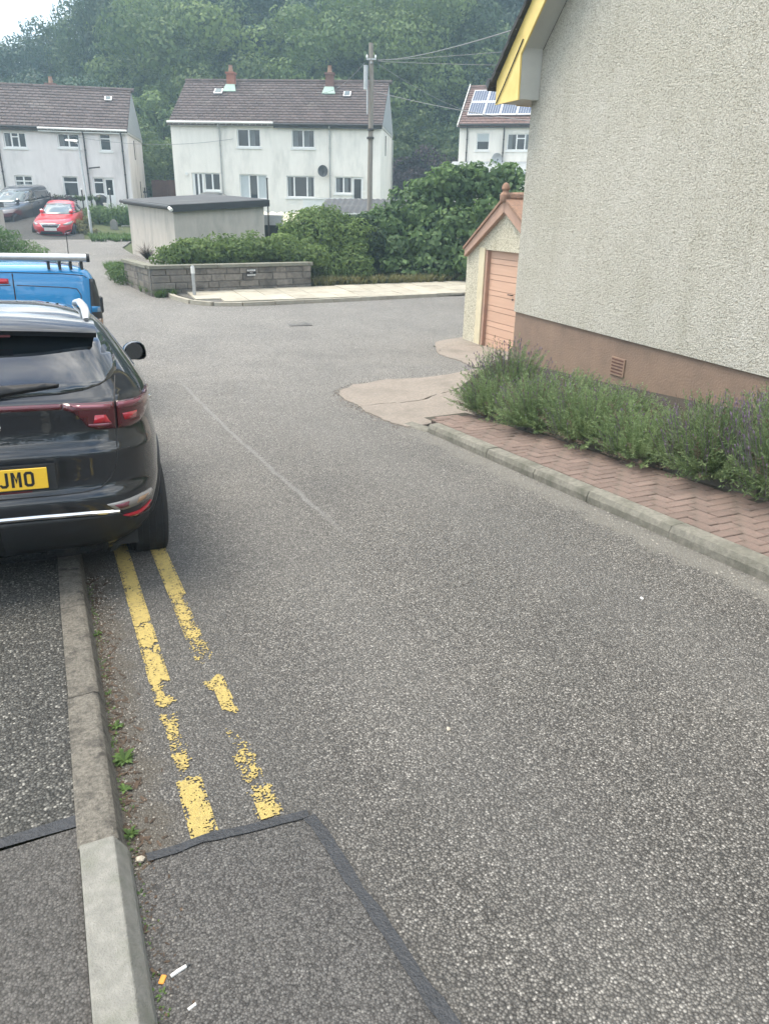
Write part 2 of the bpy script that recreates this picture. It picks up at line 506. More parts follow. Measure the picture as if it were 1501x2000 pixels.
M['white_render'] = pm('white house render', (0.84, 0.80, 0.725), (0.76, 0.725, 0.655), 3, 0.9, 0.3, 60, dirt=(0.44, 0.43, 0.39), dscale=0.8, dpos=(0.5, 0.85), stretch=(1.4, 1.4, 0.4))
M['pink_render'] = pm('faintly pink house render', (0.76, 0.715, 0.69), (0.69, 0.645, 0.62), 3, 0.9, 0.3, 60, dirt=(0.40, 0.375, 0.36), dscale=0.8, dpos=(0.5, 0.85), stretch=(1.4, 1.4, 0.4))
M['grey_render'] = pm('grey garage render', (0.52, 0.475, 0.42), (0.43, 0.395, 0.35), 3, 0.9, 0.5, 60, dirt=(0.30, 0.285, 0.255), dscale=1.4, dpos=(0.5, 0.8), stretch=(1.5, 1.5, 0.5))
M['roof_tile'] = pm('brown grey concrete tile', (0.105, 0.078, 0.074), (0.065, 0.051, 0.05), 9, 0.85, 0.4, 30, vary=0.38, dirt=(0.15, 0.13, 0.115), dscale=1.0, dpos=(0.55, 0.85))
M['roof_tile_red'] = pm('reddish concrete tile', (0.17, 0.10, 0.085), (0.11, 0.075, 0.068), 9, 0.85, 0.4, 30, vary=0.3)
M['slate_grey'] = pm('grey hung slate', (0.36, 0.38, 0.39), (0.29, 0.31, 0.32), 6, 0.75, 0.3, 30, vary=0.1)
M['upvc'] = pm('white plastic frame', (0.80, 0.80, 0.78), (0.75, 0.75, 0.73), 3, 0.35)
M['white_paint'] = pm('white paint', (0.76, 0.76, 0.73), (0.68, 0.68, 0.65), 5, 0.5)
M['glass'] = gloss('window glass', (0.018, 0.022, 0.026), 0.03, spec=0.5)
M['curtain'] = pm('net curtain', (0.50, 0.54, 0.54), (0.40, 0.44, 0.45), 30, 0.8, 0, stretch=(3, 1, 0.2))
M['curtain_dark'] = pm('grey curtain behind glass', (0.17, 0.18, 0.18), (0.10, 0.11, 0.11), 30, 0.5, 0, stretch=(3, 1, 0.2))
M['wire'] = pm('wire sheath', (0.22, 0.225, 0.23), None, 4, 0.6)
M['pipe_grey'] = pm('grey downpipe', (0.42, 0.42, 0.40), None, 4, 0.6)
M['pipe_dark'] = pm('dark brown downpipe', (0.05, 0.042, 0.038), None, 4, 0.6)
M['chimney'] = pm('red brick chimney', (0.34, 0.13, 0.085), (0.24, 0.10, 0.07), 14, 0.9, 0.4, 40)
M['chimney_dark'] = pm('sooty brick chimney', (0.20, 0.10, 0.08), (0.13, 0.075, 0.06), 14, 0.9, 0.4, 40)
M['copper'] = pm('green lead flashing', (0.34, 0.46, 0.40), (0.25, 0.36, 0.31), 8, 0.7)
M['felt'] = pm('dark roofing felt', (0.07, 0.072, 0.075), (0.05, 0.052, 0.055), 4, 0.75, 0.3, 40, dirt=(0.12, 0.12, 0.115), dscale=0.7, dpos=(0.5, 0.75))
M['panel'] = gloss('solar cell', (0.045, 0.065, 0.12), 0.3, spec=0.25)
M['alu'] = pm('aluminium', (0.72, 0.73, 0.74), None, 5, 0.35, metallic=0.6)
M['block'] = pm('grey stone block', (0.225, 0.20, 0.17), (0.135, 0.122, 0.105), 10, 0.95, 0.9, 45, dirt=(0.065, 0.06, 0.055), dscale=2.6, dpos=(0.5, 0.72), vary=0.3)
M['coping'] = pm('mossy coping', (0.22, 0.21, 0.17), (0.15, 0.15, 0.115), 8, 0.95, 0.6, 45, vary=0.15)
M['mortar'] = pm('old mortar', (0.15, 0.14, 0.125), (0.09, 0.085, 0.075), 20, 0.95, 0.6, 60)
M['wood_pole'] = pm('weathered pole wood', (0.28, 0.25, 0.215), (0.19, 0.17, 0.145), 14, 0.9, 0.5, 40, stretch=(3, 3, 0.25))
M['fence_brown'] = pm('red brown fence stain', (0.13, 0.06, 0.045), (0.09, 0.045, 0.035), 6, 0.85, 0.3, 40, vary=0.2)
M['fence_grey'] = pm('dark grey fence boards', (0.06, 0.065, 0.065), (0.04, 0.042, 0.043), 6, 0.9, 0.3, 40, vary=0.2)
M['galv'] = pm('galvanised steel', (0.45, 0.46, 0.46), (0.36, 0.37, 0.37), 12, 0.45, metallic=0.5)
M['black'] = pm('matt black plastic', (0.018, 0.018, 0.02), (0.013, 0.013, 0.014), 20, 0.6, 0.1, 200)
M['trim_black'] = pm('black trim plastic', (0.022, 0.023, 0.025), (0.016, 0.017, 0.019), 8, 0.45)
M['rubber'] = pm('tyre rubber', (0.022, 0.022, 0.023), (0.015, 0.015, 0.016), 20, 0.8, 0.2, 90)
M['chrome'] = gloss('bright trim', (0.80, 0.80, 0.80), 0.12, metallic=1.0)
M['car_black'] = paint('blue black metallic paint', (0.003, 0.0055, 0.010), 0.45, 0.0)
M['car_red'] = paint('red car paint', (0.50, 0.012, 0.022), 0.3)
M['car_grey'] = paint('dark blue grey paint', (0.035, 0.045, 0.06), 0.28, 0.4)
M['car_white'] = paint('white car paint', (0.75, 0.76, 0.76), 0.3)
M['van_blue'] = paint('bright blue van paint', (0.014, 0.235, 0.53), 0.35)
M['car_glass'] = gloss('dark car glass', (0.006, 0.009, 0.012), 0.015, coat=1.0, spec=1.0)
M['wind_glass'] = gloss('pale reflecting windscreen', (0.10, 0.13, 0.13), 0.06, coat=0.8, spec=0.8)
M['lamp_red'] = gloss('red lamp lens', (0.075, 0.003, 0.009), 0.08, coat=1.0)
M['lamp_bright'] = gloss('bright red lamp insert', (0.50, 0.012, 0.03), 0.15, coat=1.0)
M['lamp_pink'] = gloss('pale pink lamp insert', (0.22, 0.055, 0.08), 0.15, coat=1.0)
M['lamp_clear'] = gloss('clear lamp lens', (0.36, 0.34, 0.33), 0.12, coat=1.0)
M['lamp_amber'] = gloss('amber lamp insert', (0.42, 0.26, 0.15), 0.15, coat=1.0)
M['plate_yellow'] = pm('yellow number plate', (0.80, 0.50, 0.035), (0.76, 0.47, 0.03), 6, 0.35)
M['plate_white'] = pm('white number plate', (0.72, 0.72, 0.68), None, 6, 0.35)
M['ink'] = pm('black lettering', (0.008, 0.008, 0.008), None, 6, 0.5)
M['white_ink'] = pm('white lettering', (0.78, 0.78, 0.76), None, 6, 0.5)
M['orange'] = pm('orange paper', (0.72, 0.30, 0.05), None, 30, 0.7)
M['paper'] = pm('pale paper', (0.72, 0.72, 0.70), (0.6, 0.6, 0.58), 60, 0.8)
M['pale_stone'] = pm('pale stone', (0.58, 0.52, 0.42), (0.45, 0.40, 0.32), 30, 0.9, 0.5, 80)
M['dark_stone'] = pm('dark pebble', (0.09, 0.09, 0.09), None, 30, 0.9, 0.5, 80)
M['dead_leaf'] = pm('dry leaf litter', (0.085, 0.055, 0.036), (0.045, 0.034, 0.024), 30, 0.9, vary=0.6)
M['cream_sheet'] = pm('cream corrugated sheet', (0.62, 0.59, 0.47), (0.50, 0.47, 0.37), 3, 0.8)
M['iron'] = pm('gully iron', (0.13, 0.125, 0.115), (0.09, 0.085, 0.08), 20, 0.6, 0.3, 60)
M['brass'] = pm('terracotta air brick', (0.30, 0.20, 0.14), (0.24, 0.16, 0.12), 12, 0.85, 0.4, 60)
M['bark'] = pm('tree bark', (0.06, 0.048, 0.036), (0.035, 0.028, 0.022), 8, 0.95, 0.6, 20, stretch=(2, 2, 0.4))
M['leaf_dark'] = leafmat('dark summer leaves', (0.07, 0.12, 0.05), (0.024, 0.048, 0.022), 0.3)
M['leaf_blue'] = leafmat('blue green leaves', (0.058, 0.105, 0.06), (0.022, 0.046, 0.03), 0.28)
M['leaf_light'] = leafmat('fresh green leaves', (0.19, 0.265, 0.085), (0.07, 0.115, 0.04), 0.4)
M['leaf_mid'] = leafmat('mid green leaves', (0.12, 0.19, 0.065), (0.04, 0.075, 0.03), 0.35)
M['leaf_hedge'] = leafmat('hedge leaves', (0.19, 0.28, 0.075), (0.085, 0.14, 0.04), 0.4)
M['leaf_shrub'] = leafmat('shrub leaves', (0.155, 0.25, 0.085), (0.06, 0.11, 0.045), 0.4)
M['leaf_purple'] = leafmat('purple leaves', (0.055, 0.038, 0.048), (0.035, 0.022, 0.03), 0.3)
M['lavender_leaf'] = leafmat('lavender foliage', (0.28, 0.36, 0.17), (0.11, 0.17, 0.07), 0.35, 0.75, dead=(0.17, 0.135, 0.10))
M['lavender_flower'] = leafmat('dried lavender heads', (0.26, 0.20, 0.28), (0.10, 0.07, 0.10), 0.2, 0.9)
M['weed'] = leafmat('bright weed leaves', (0.12, 0.20, 0.05), (0.055, 0.10, 0.028), 0.35)
M['dry_grass'] = leafmat('dry grass', (0.23, 0.20, 0.09), (0.10, 0.12, 0.04), 0.3)

# ------------------------------------------------------------------ terrain frame: s runs down the lane, t across it to the right
AZ = R(-24.5)
DV = Vector((math.sin(AZ), math.cos(AZ), 0))
TV = Vector((math.cos(AZ), -math.sin(AZ), 0))
RZ = -AZ
_S = [-8, 0, 8, 10, 12, 14, 16, 19, 22, 26, 32, 38, 42, 46, 60]
_Z = [.52, 0, -.52, -.60, -.62, -.60, -.55, -.48, -.38, -.22, 0, .26, .9, 1.35, 2.4]
def sm(a, b, x):
    t = min(1, max(0, (x - a) / (b - a)))
    return t * t * (3 - 2 * t)
def gz(s, t):
    i = max(0, min(len(_S) - 2, bisect.bisect_right(_S, s) - 1))
    k = (s - _S[i]) / (_S[i + 1] - _S[i])
    z = _Z[i] + (_Z[i + 1] - _Z[i]) * k
    return z + .25 * sm(4.4, 7, t) * (1 - sm(9.5, 12.5, s)) - .13 * math.exp(-((s - 13) ** 2 + (t - 8) ** 2) / 8)
def P(s, t, h=0.0):
    """world point h above the ground at (s, t)"""
    return DV * s + TV * t + Vector((0, 0, gz(s, t) + h))
def Q(s, t, z):
    return DV * s + TV * t + Vector((0, 0, z))
def st(x, y):
    v = Vector((x, y, 0))
    return v.dot(DV), v.dot(TV)
def gxy(x, y):
    return gz(*st(x, y))
def sheet(name, poly, h, m, parent=None, step=0.3, kind='structure', base=None, thick=0.0):
    """a flat polygon in (s, t) cut into cells and laid on the ground at height h; local axes are (t, s)"""
    bm = bmesh.new()
    f = bm.faces.new([bm.verts.new((t, s, 0)) for s, t in poly])
    for ax in (0, 1):
        lo = min(v.co[ax] for v in bm.verts)
        hi = max(v.co[ax] for v in bm.verts)
        k = lo + step
        while k < hi:
            n = Vector((1, 0, 0)) if ax == 0 else Vector((0, 1, 0))
            bmesh.ops.bisect_plane(bm, geom=bm.verts[:] + bm.edges[:] + bm.faces[:], plane_co=n * k, plane_no=n)
            k += step
    if thick:
        top = bm.faces[:]
        ext = bmesh.ops.extrude_face_region(bm, geom=top)
        nv = {g for g in ext['geom'] if isinstance(g, bmesh.types.BMVert)}
        for v in bm.verts:
            v.co.z = gz(v.co.y, v.co.x) + h - (0 if v in nv else thick)
    else:
        for v in bm.verts:
            v.co.z = gz(v.co.y, v.co.x) + h
    bmesh.ops.recalc_face_normals(bm, faces=bm.faces)
    if not thick:
        for f in bm.faces:
            if f.normal.z < 0:
                f.normal_flip()
    me = bpy.data.meshes.new(name)
    bm.to_mesh(me)
    bm.free()
    me.materials.append(m)
    o = link(name, me, parent)
    if parent is None:
        o.rotation_euler = (0, 0, RZ)
    if kind:
        o['kind'] = kind
    return o
HAZE = 0.0021
# ================================================================== GROUND
def terrain():
    ss = [-30, -20, -12] + list(np.arange(-8, 62, 1.0)) + [66, 70, 76, 84, 94, 106, 120, 150]
    ts = [-150, -100, -70, -50, -40, -32, -26, -20] + list(np.arange(-16, 36, 1.0)) + [38, 42, 48, 56, 66, 80, 100, 150]
    V, Fs = [], []
    for s in ss:
        for t in ts:
            z = gz(max(-8, min(60, s)), t) - 0.05
            V.append((t, s, z))
    n = len(ts)
    for i in range(len(ss) - 1):
        for j in range(n - 1):
            Fs.append((i * n + j, i * n + j + 1, (i + 1) * n + j + 1, (i + 1) * n + j))
    mb = MB().add(V, Fs)
    o = mb.build('ground', M['grass'], smooth=True)
    o.rotation_euler = (0, 0, RZ)
    tag(o, kind='structure')
terrain()
# wooded hillside behind the houses (world axes)
def hill():
    V, Fs = [], []
    xs = list(np.arange(-150, 161, 8.0))
    ys = [50, 54, 58, 62, 67, 72, 78, 85, 93, 102, 115, 130, 150]
    for y in ys:
        for x in xs:
            k = sm(54, 120, y + 0.10 * x)
            z = 1.2 + k * (7 + 26 * sm(-.36, -.16, x / y)) + 0.8 * math.sin(x * .21) * k - 1.0 * (y < 51)
            V.append((x, y, z))
    n = len(xs)
    for i in range(len(ys) - 1):
        for j in range(n - 1):
            Fs.append((i * n + j, i * n + j + 1, (i + 1) * n + j + 1, (i + 1) * n + j))
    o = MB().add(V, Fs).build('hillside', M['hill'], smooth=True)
    tag(o, kind='structure')
def hz(x, y):
    k = sm(54, 120, y + 0.10 * x)
    return 1.2 + k * (7 + 26 * sm(-.36, -.16, x / y))
hill()

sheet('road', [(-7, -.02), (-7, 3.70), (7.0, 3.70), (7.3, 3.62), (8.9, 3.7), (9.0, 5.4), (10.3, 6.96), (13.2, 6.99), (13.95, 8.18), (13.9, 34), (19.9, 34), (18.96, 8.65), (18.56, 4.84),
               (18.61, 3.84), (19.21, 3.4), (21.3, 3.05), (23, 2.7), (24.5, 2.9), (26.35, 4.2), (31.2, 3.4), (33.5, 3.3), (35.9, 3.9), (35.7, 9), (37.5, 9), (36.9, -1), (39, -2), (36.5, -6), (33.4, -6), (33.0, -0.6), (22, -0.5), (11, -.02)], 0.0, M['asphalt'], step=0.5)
# the driveway where the two far cars stand
sheet('driveway', [(36.9, -1.0), (37.45, 2.15), (44.0, 2.4), (44.3, -5), (36.5, -6)], -0.012, M['asphalt_path'], step=0.8)

# pavement on the left, behind the kerb
sheet('pavement', [(2.16, -.135), (2.14, -.38), (2.09, -3.2), (11, -3.2), (11, -.135)], 0.062, M['asphalt_path'], step=0.6)
sheet('pavement_patch', [(-7, -.135), (-7, -3.2), (2.04, -3.2), (2.09, -.38), (2.10, -.135)], 0.064, M['asphalt_path_new'], step=0.6)
sheet('seal_strip', [(2.05, -3.2), (2.09, -.8), (2.10, -.38), (2.10, -.137), (2.16, -.137), (2.145, -.38), (2.14, -.8), (2.10, -3.2)], 0.069, M['bitumen'], step=0.3)

# resurfaced patch in the road with its sealed joint
edge = [(1.89, .60), (1.80, .613), (1.72, .622), (1.57, .632), (1.40, .652), (1.23, .668), (1.07, .685), (.6, .74), (0, .80), (-3, 1.1)]
sheet('road_patch', [(-3, .0), (-3, 1.1)] + edge[::-1][1:] + [(1.905, .45), (1.93, .24), (1.92, .10), (1.86, .0)], 0.004, M['asphalt_new'], step=0.25)
def strip(name, line, w, h, m, rag=0.009, step=.12):
    pts = []
    for (a, b) in zip(line[:-1], line[1:]):
        k = max(1, int(math.dist(a, b) / .04))
        pts += [(a[0] + (b[0] - a[0]) * i / k, a[1] + (b[1] - a[1]) * i / k) for i in range(k)]
    pts.append(line[-1])
    V, Fs = [], []
    for i, (s, t) in enumerate(pts):
        a, b = pts[max(0, i - 1)], pts[min(len(pts) - 1, i + 1)]
        d = math.dist(a, b) or 1
        nx, ny = -(b[1] - a[1]) / d, (b[0] - a[0]) / d
        for sgn in (-1, 1):
            ww = w / 2 * (1 + .3 * noise.noise((s * 9, t * 9, sgn * 3.0))) + rag * noise.noise((s * 40, t * 40, sgn))
            a_, b_ = s + nx * ww * sgn, t + ny * ww * sgn
            V.append((b_, a_, gz(a_, b_) + h))
    for i in range(len(pts) - 1):
        Fs.append((2 * i, 2 * i + 1, 2 * i + 3, 2 * i + 2))
    o = MB().add(V, Fs).build(name, m)
    o.rotation_euler = (0, 0, RZ)
    for f in o.data.polygons:
        if f.normal.z < 0:
            f.flip()
    return tag(o, kind='structure')
strip('seal_strip', edge, .042, 0.008, M['bitumen'])
strip('seal_strip', [(1.925, .06), (1.935, .24), (1.915, .42), (1.905, .60)], .038, 0.0095, M['bitumen'])

# double yellow lines: thick paint worn through in places, so built from what is left of it
def yellow(name, t0, w, cover):
    cs = .0042
    V, Fs = [], []
    idx = {}
    def vid(i, j):
        if (i, j) not in idx:
            s, t = 1.945 + i * cs, t0 + j * cs
            idx[i, j] = len(V)
            V.append((t, s, gz(s, t) + 0.005))
        return idx[i, j]
    nj = int(w / cs)
    for i in range(int((9.2 - 1.945) / cs)):
        s = 1.945 + i * cs
        for j in range(nj):
            u = (j + .5) / nj
            n1 = noise.noise((s * 9, u * 1.9, t0 * 9)) * .34 + noise.noise((s * 30, (t0 + u * w) * 30, 4)) * .34 + noise.noise((s * 110, (t0 + u * w) * 90, 9)) * .62 + noise.noise((s * 230, (t0 + u * w) * 210, 3)) * .3
            c = cover(s + .05 * noise.noise((s * 7, u * 2.4, t0 * 20)) + .018 * noise.noise((s * 30, u * 7, t0 * 5)), u)
            e = min(u, 1 - u) * w / .012
            if n1 * .9 + .5 < c - .04 - (0.22 if e < 1 else 0):
                Fs.append((vid(i, j), vid(i, j + 1), vid(i + 1, j + 1), vid(i + 1, j)))
    me = bpy.data.meshes.new(name)
    me.from_pydata(V, [], Fs)
    for p in me.polygons:
        if p.normal.z < 0:
            p.flip()
    me.materials.append(M['yellow'])
    o = link(name, me)
    o.rotation_euler = (0, 0, RZ)
    return tag(o, kind='structure')
def seg(s, tab):
    for a, b, c in tab:
        if a <= s < b:
            return c
    return 0
def cov1(s, u):
    c = seg(s, [(1.9, 2.27, .80), (2.27, 2.33, .25), (2.33, 2.72, .50), (2.72, 2.79, .05), (2.79, 2.93, .62), (2.93, 2.99, .70), (2.99, 3.33, .80), (3.33, 3.36, .4), (3.36, 3.62, .82), (3.62, 3.635, .2), (3.635, 12, .88)])
    if 2.33 < s < 2.72: c -= .35 * max(0, u - .62) * 3
    if 2.79 < s < 2.99: c -= .5 * (u > .55 + (s - 2.88) * -2.0) if s > 2.86 else 0
    return c - .0
def cov2(s, u):
    c = seg(s, [(1.9, 2.10, .62), (2.10, 2.17, .2), (2.17, 2.33, .55), (2.33, 2.50, .28), (2.50, 2.63, .0), (2.63, 2.92, .74), (2.92, 3.12, .06), (3.12, 3.35, .52), (3.35, 3.95, .72), (3.95, 12, .86)])
    if 2.63 < s < 2.92: c -= .6 * (u < .35 and s < 2.84)
    if 3.3 < s < 3.9: c -= .55 * max(0, u - .5) * 2
    if 2.17 < s < 2.33: c -= .5 * max(0, u - .6) * 2
    return c
yellow('yellow_line', .205, .095, cov1)
yellow('yellow_line', .430, .100, cov2)

# ---- kerbs: one stone after another
def kerb(name, stones, m_of, prof, parent_label=None):
    """stones: list of ((s0,t0),(s1,t1)); prof: (across, up) cross-section, across measured to the right of the run"""
    k = bpy.data.objects.new(name, None)
    COL.objects.link(k)
    k.rotation_euler = (0, 0, RZ)
    k['kind'] = 'structure'
    for i, (a, b) in enumerate(stones):
        d = Vector((b[1] - a[1], b[0] - a[0], 0))
        n = Vector((d.y, -d.x, 0)).normalized()
        ln = d.length
        d.normalize()
        dz, dx = rnd.uniform(-.004, .004), rnd.uniform(-.005, .005)
        V = []
        segs = 5
        for q in range(segs + 1):
            g = .003 + (ln - .006) * q / segs
            for (ax, up) in prof:
                p = Vector((a[1], a[0], 0)) + d * g + n * (ax + dx)
                jit = .003 * noise.noise((p.x * 14, p.y * 14, up * 20))
                V.append((p.x, p.y, gz(p.y, p.x) + up + dz + (jit if up > .02 else 0)))
        m = len(prof)
        Fs = [tuple(range(m))[::-1], tuple(range(segs * m, segs * m + m))]
        for q in range(segs):
            for r in range(m):
                Fs.append((q * m + r, q * m + (r + 1) % m, (q + 1) * m + (r + 1) % m, (q + 1) * m + r))
        MB().add(V, Fs, rnd.random()).build('kerb_stone', m_of(i), k, bevel=.006, seg=2)
    return k
lk = [-3.5 + .915 * i for i in range(17)]
lk = [1.98 + .93 * i for i in range(-6, 11)]
def lp(s):
    return .004 * math.sin(s * 3.1)
def left_stone(i):
    return M['kerb_new'] if lk[i] < 1.9 else M['kerb_old']
profL = [(-.135, -.15), (-.135, .078), (-.03, .085), (-.012, .074), (.008, .0), (.008, -.15)]
profN = [(-.138, -.15), (-.138, .098), (-.035, .098), (.0, .035), (.008, .0), (.008, -.15)]
kerb('kerb', [((a, lp(a)), (b, lp(b))) for a, b in zip(lk[6:-1], lk[7:])], lambda i: M['kerb_old'], profL)
kerb('kerb', [((a, .006), (b, .006)) for a, b in zip(lk[0:6], lk[1:7])], lambda i: M['kerb_new'], profN)
rk = [6.99, 5.77, 5.0, 4.28, 3.41, 2.56, 1.7, .85, 0, -.9, -1.8]
profR = [(.0, -.15), (.0, .05), (.018, .092), (.13, .098), (.13, -.15)]
rs = [((7.95, 3.62), (6.99, 3.665))] + [((a, 3.69), (b, 3.69)) for a, b in zip(rk[:-1], rk[1:])]
rs = [((b[0], b[1]), (a[0], a[1])) for a, b in rs]
rs[0] = ((6.99, 3.675), (7.45, 3.60))
kerb('kerb', rs[1:], lambda i: M['kerb_right'], profR)
drop = [(.0, -.15), (.0, .0), (.02, .02), (.13, .03), (.13, -.15)]
kerb('dropped_kerb', [rs[0]], lambda i: M['kerb_right'], drop)

# ---- brick verge: herringbone, each brick a piece
def bed_edge(s):
    return 4.45 + (6.2 - s) * .085
bed = sheet('brick_verge', [(-2.2, 3.82), (7.35, 3.82), (7.4, bed_edge(7.4) + .05), (-2.2, bed_edge(-2.2) + .05)], 0.086, M['joint_soil'], step=.6)
def bricks():
    bw = .1
    g = .0035
    meshes = []
    for k in range(4):
        mb = MB()
        mb.box(g, bw * 2 - g, g, bw - g, -.05, .0, a=k / 3)
        meshes.append(mb.mesh('brick', M['brick_paver'], bevel=.005))
    got = []
    for i in range(-60, 120):
        for j in range(-5, 30):
            # herringbone on a grid of half bricks
            k = (i - j) % 4
            if k == 0:
                got.append((i, j, 0))
            elif k == 3:
                got.append((i, j, 1))
    cells = {}
    out = []
    s0, t0 = -2.0, 3.83
    for i, j, r in got:
        # r 0: two cells along s; r 1: two cells along t
        occ = [(i, j), (i + 1, j)] if r == 0 else [(i, j), (i, j + 1)]
        if any(c in cells for c in occ):
            continue
        for c in occ:
            cells[c] = 1
        ss = [s0 + (c[0] + .5) * bw for c in occ]
        tt = [t0 + (c[1] + .5) * bw for c in occ]
        if min(tt) < t0 or max(ss) > 7.25 or min(ss) < -1.6 or max(tt) > bed_edge(sum(ss) / 2) + .02:
            continue
        out.append((s0 + i * bw, t0 + j * bw, r))
    out.sort(key=lambda q: abs(q[0] - 4.2))
    joined = MB()
    for n_, (s, t, r) in enumerate(out):
        zc = gz(s + .05, t + .05) + .099 + rnd.uniform(-.002, .003)
        sl = (gz(s + .3, t) - gz(s - .3, t)) / .6
        st_ = (gz(s, t + .2) - gz(s, t - .2)) / .4
        if n_ < 240:
            o = link('brick', meshes[rnd.randrange(4)], bed)
            X = Vector((0, 1, sl)).normalized() if r == 0 else Vector((1, 0, st_)).normalized()
            Y0 = Vector((-1, 0, -st_)) if r == 0 else Vector((0, 1, sl))
            Z = X.cross(Y0).normalized()
            Z = (Z + Vector((rnd.uniform(-.02, .02), rnd.uniform(-.02, .02), 0))).normalized()
            Y = Z.cross(X).normalized()
            X = Y.cross(Z)
            org = Vector((t + (bw if r == 0 else 0), s, zc))
            o.matrix_local = Matrix(((X.x, Y.x, Z.x, org.x), (X.y, Y.y, Z.y, org.y), (X.z, Y.z, Z.z, org.z), (0, 0, 0, 1)))
        else:
            a, b = (.1, .2) if r == 0 else (.2, .1)
            joined.box(t + g, t + a - g, s + g, s + b - g, zc - .05, zc, a=rnd.random())
    # cut bricks fill what is left along the edges
    half_m = MB().box(g, bw - g, g, bw - g, -.05, 0, a=.4).mesh('brick', M['brick_paver'], bevel=.005)
    full = set()
    for s, t, r in out:
        i, j = round((s - s0) / bw), round((t - t0) / bw)
        full |= {(i, j), (i + 1, j)} if r == 0 else {(i, j), (i, j + 1)}
    nh = 0
    for i in range(4, 92):
        for j in range(0, 12):
            s, t = s0 + i * bw, t0 + j * bw
            if (i, j) in full or t + bw > bed_edge(s) + .05 or s > 7.2:
                continue
            zc = gz(s + .05, t + .05) + .097
            if s > 2.2 and nh < 60:
                nh += 1
                o = link('brick', half_m, bed)
                o.matrix_local = Matrix.Translation((t, s, zc)) @ Matrix.Rotation(math.atan(-.065), 4, 'X')
            else:
                joined.box(t + g, t + bw - g, s + g, s + bw - g, zc - .05, zc, a=rnd.random())
    if joined.f:
        tag(joined.build('bricks', M['brick_paver'], bed), kind='stuff')
    # moss and grit in the joints by the bed
bricks()
# ---- planting bed with its edging slabs
M['edging'] = pm('dark concrete edging', (0.13, 0.12, 0.10), (0.08, 0.075, 0.065), 12, 0.9, 0.5, 60, dirt=(0.05, 0.05, 0.04), dscale=3)
bedo = sheet('planting_bed', [(-1.5, bed_edge(-1.5) + .09), (7.3, bed_edge(7.3) + .09), (8.6, 5.0), (9.2, 5.7), (9.6, 6.3), (-1.5, 6.4)], 0.12, M['soil'], step=.5)
kerb('bed_edging', [((a, bed_edge(a) + .09), (a + .88, bed_edge(a + .88) + .09)) for a in [7.2 - .9 * k for k in range(1, 9)]], lambda i: M['edging'], [(-.05, -.1), (-.05, .165), (-.0, .165), (.0, -.1)])

# ---- concrete apron in front of the garage, in broken slabs
lower = [(7.30, 3.74), (7.30, 3.55), (7.98, 3.51), (8.6, 3.50), (9.0, 3.54), (9.29, 3.57), (9.65, 3.66), (10.02, 4.0), (10.19, 4.66), (9.95, 5.2), (9.81, 5.9), (9.6, 6.3), (9.2, 5.7), (8.62, 5.05), (8.57, 4.36), (8.4, 3.9), (7.9, 3.78)]
ap = tag(bpy.data.objects.new('apron', None), kind='structure')
COL.objects.link(ap)
ap.rotation_euler = (0, 0, RZ)
def wob(poly, amp=.07):
    out = []
    for a, b in zip(poly, poly[1:] + poly[:1]):
        k = max(1, int(math.dist(a, b) / .06))
        for i in range(k):
            s, t = a[0] + (b[0] - a[0]) * i / k, a[1] + (b[1] - a[1]) * i / k
            out.append((s + amp * noise.noise((s * 3, t * 3, 1)) + .03 * noise.noise((s * 14, t * 14, 2)), t + amp * noise.noise((s * 3, t * 3, 7)) + .03 * noise.noise((s * 14, t * 14, 5))))
    return out
sheet('apron_slab', wob([(8.64, 4.36), (8.62, 3.9), (8.6, 3.50), (9.0, 3.54), (9.29, 3.57), (9.65, 3.66), (10.02, 4.0), (10.19, 4.66), (9.95, 5.2), (9.81, 5.9), (9.6, 6.3), (9.2, 5.7), (8.98, 5.3), (8.88, 4.85)]), .010, M['concrete'], ap, step=.4, kind=None, thick=.06)
sheet('apron_slab', wob([(7.33, 3.74), (7.30, 3.57), (7.98, 3.51), (8.57, 3.50), (8.59, 3.9), (8.60, 4.36), (8.85, 4.88), (8.95, 5.33), (9.1, 5.65), (7.4, 4.95), (7.32, 4.3)]), .014, M['concrete'], ap, step=.4, kind=None, thick=.06)
sheet('apron_slab', wob([(9.9, 6.0), (10.4, 6.12), (11.34, 6.42), (12.47, 6.70), (12.9, 7.1), (13.2, 7.5), (12.9, 8.05), (11.2, 8.1), (10.35, 7.0), (9.7, 6.35)], .04), .02, M['concrete'], ap, step=.4, kind=None, thick=.06)
sheet('apron_slab', wob([(12.5, 6.72), (13.5, 7.2), (13.78, 7.6), (13.9, 8.1), (13.0, 8.05), (13.22, 7.5), (12.93, 7.1)], .03), .015, M['concrete'], ap, step=.4, kind=None, thick=.06)
sheet('side_ground', [(10.3, 7.0), (11.0, 8.2), (13.9, 8.2), (13.9, 30), (-2, 30), (-2, 6.9)], .0, M['concrete'], step=2)

# ---- far pavement: flags, kerb
kf = [(21.05, 3.07), (19.92, 3.17), (19.15, 3.42), (18.72, 3.84), (18.58, 4.5), (18.60, 5.3), (18.68, 6.1), (18.75, 6.9), (18.83, 7.7), (18.91, 8.5), (19.0, 9.3), (19.1, 10.1), (19.2, 10.9), (19.3, 11.7), (19.4, 12.6), (19.5, 13.5), (19.6, 14.4)]
kerb('far_kerb', [(b, a) for a, b in zip(kf[:-1], kf[1:])][::1], lambda i: M['slab'], [(-.0, -.1), (-.0, .085), (-.14, .095), (-.14, -.1)])
far = sheet('far_pavement', [(20.9, 3.0), (19.95, 3.32), (19.22, 3.55), (18.85, 3.95), (18.73, 4.5), (18.75, 5.3), (18.98, 8.5), (19.35, 11.7), (19.7, 14.4), (22.0, 15), (21.6, 12.4), (21.2, 9.5), (21.05, 7.2), (20.75, 4.9), (20.42, 2.7)], .055, M['mortar'], step=.5)
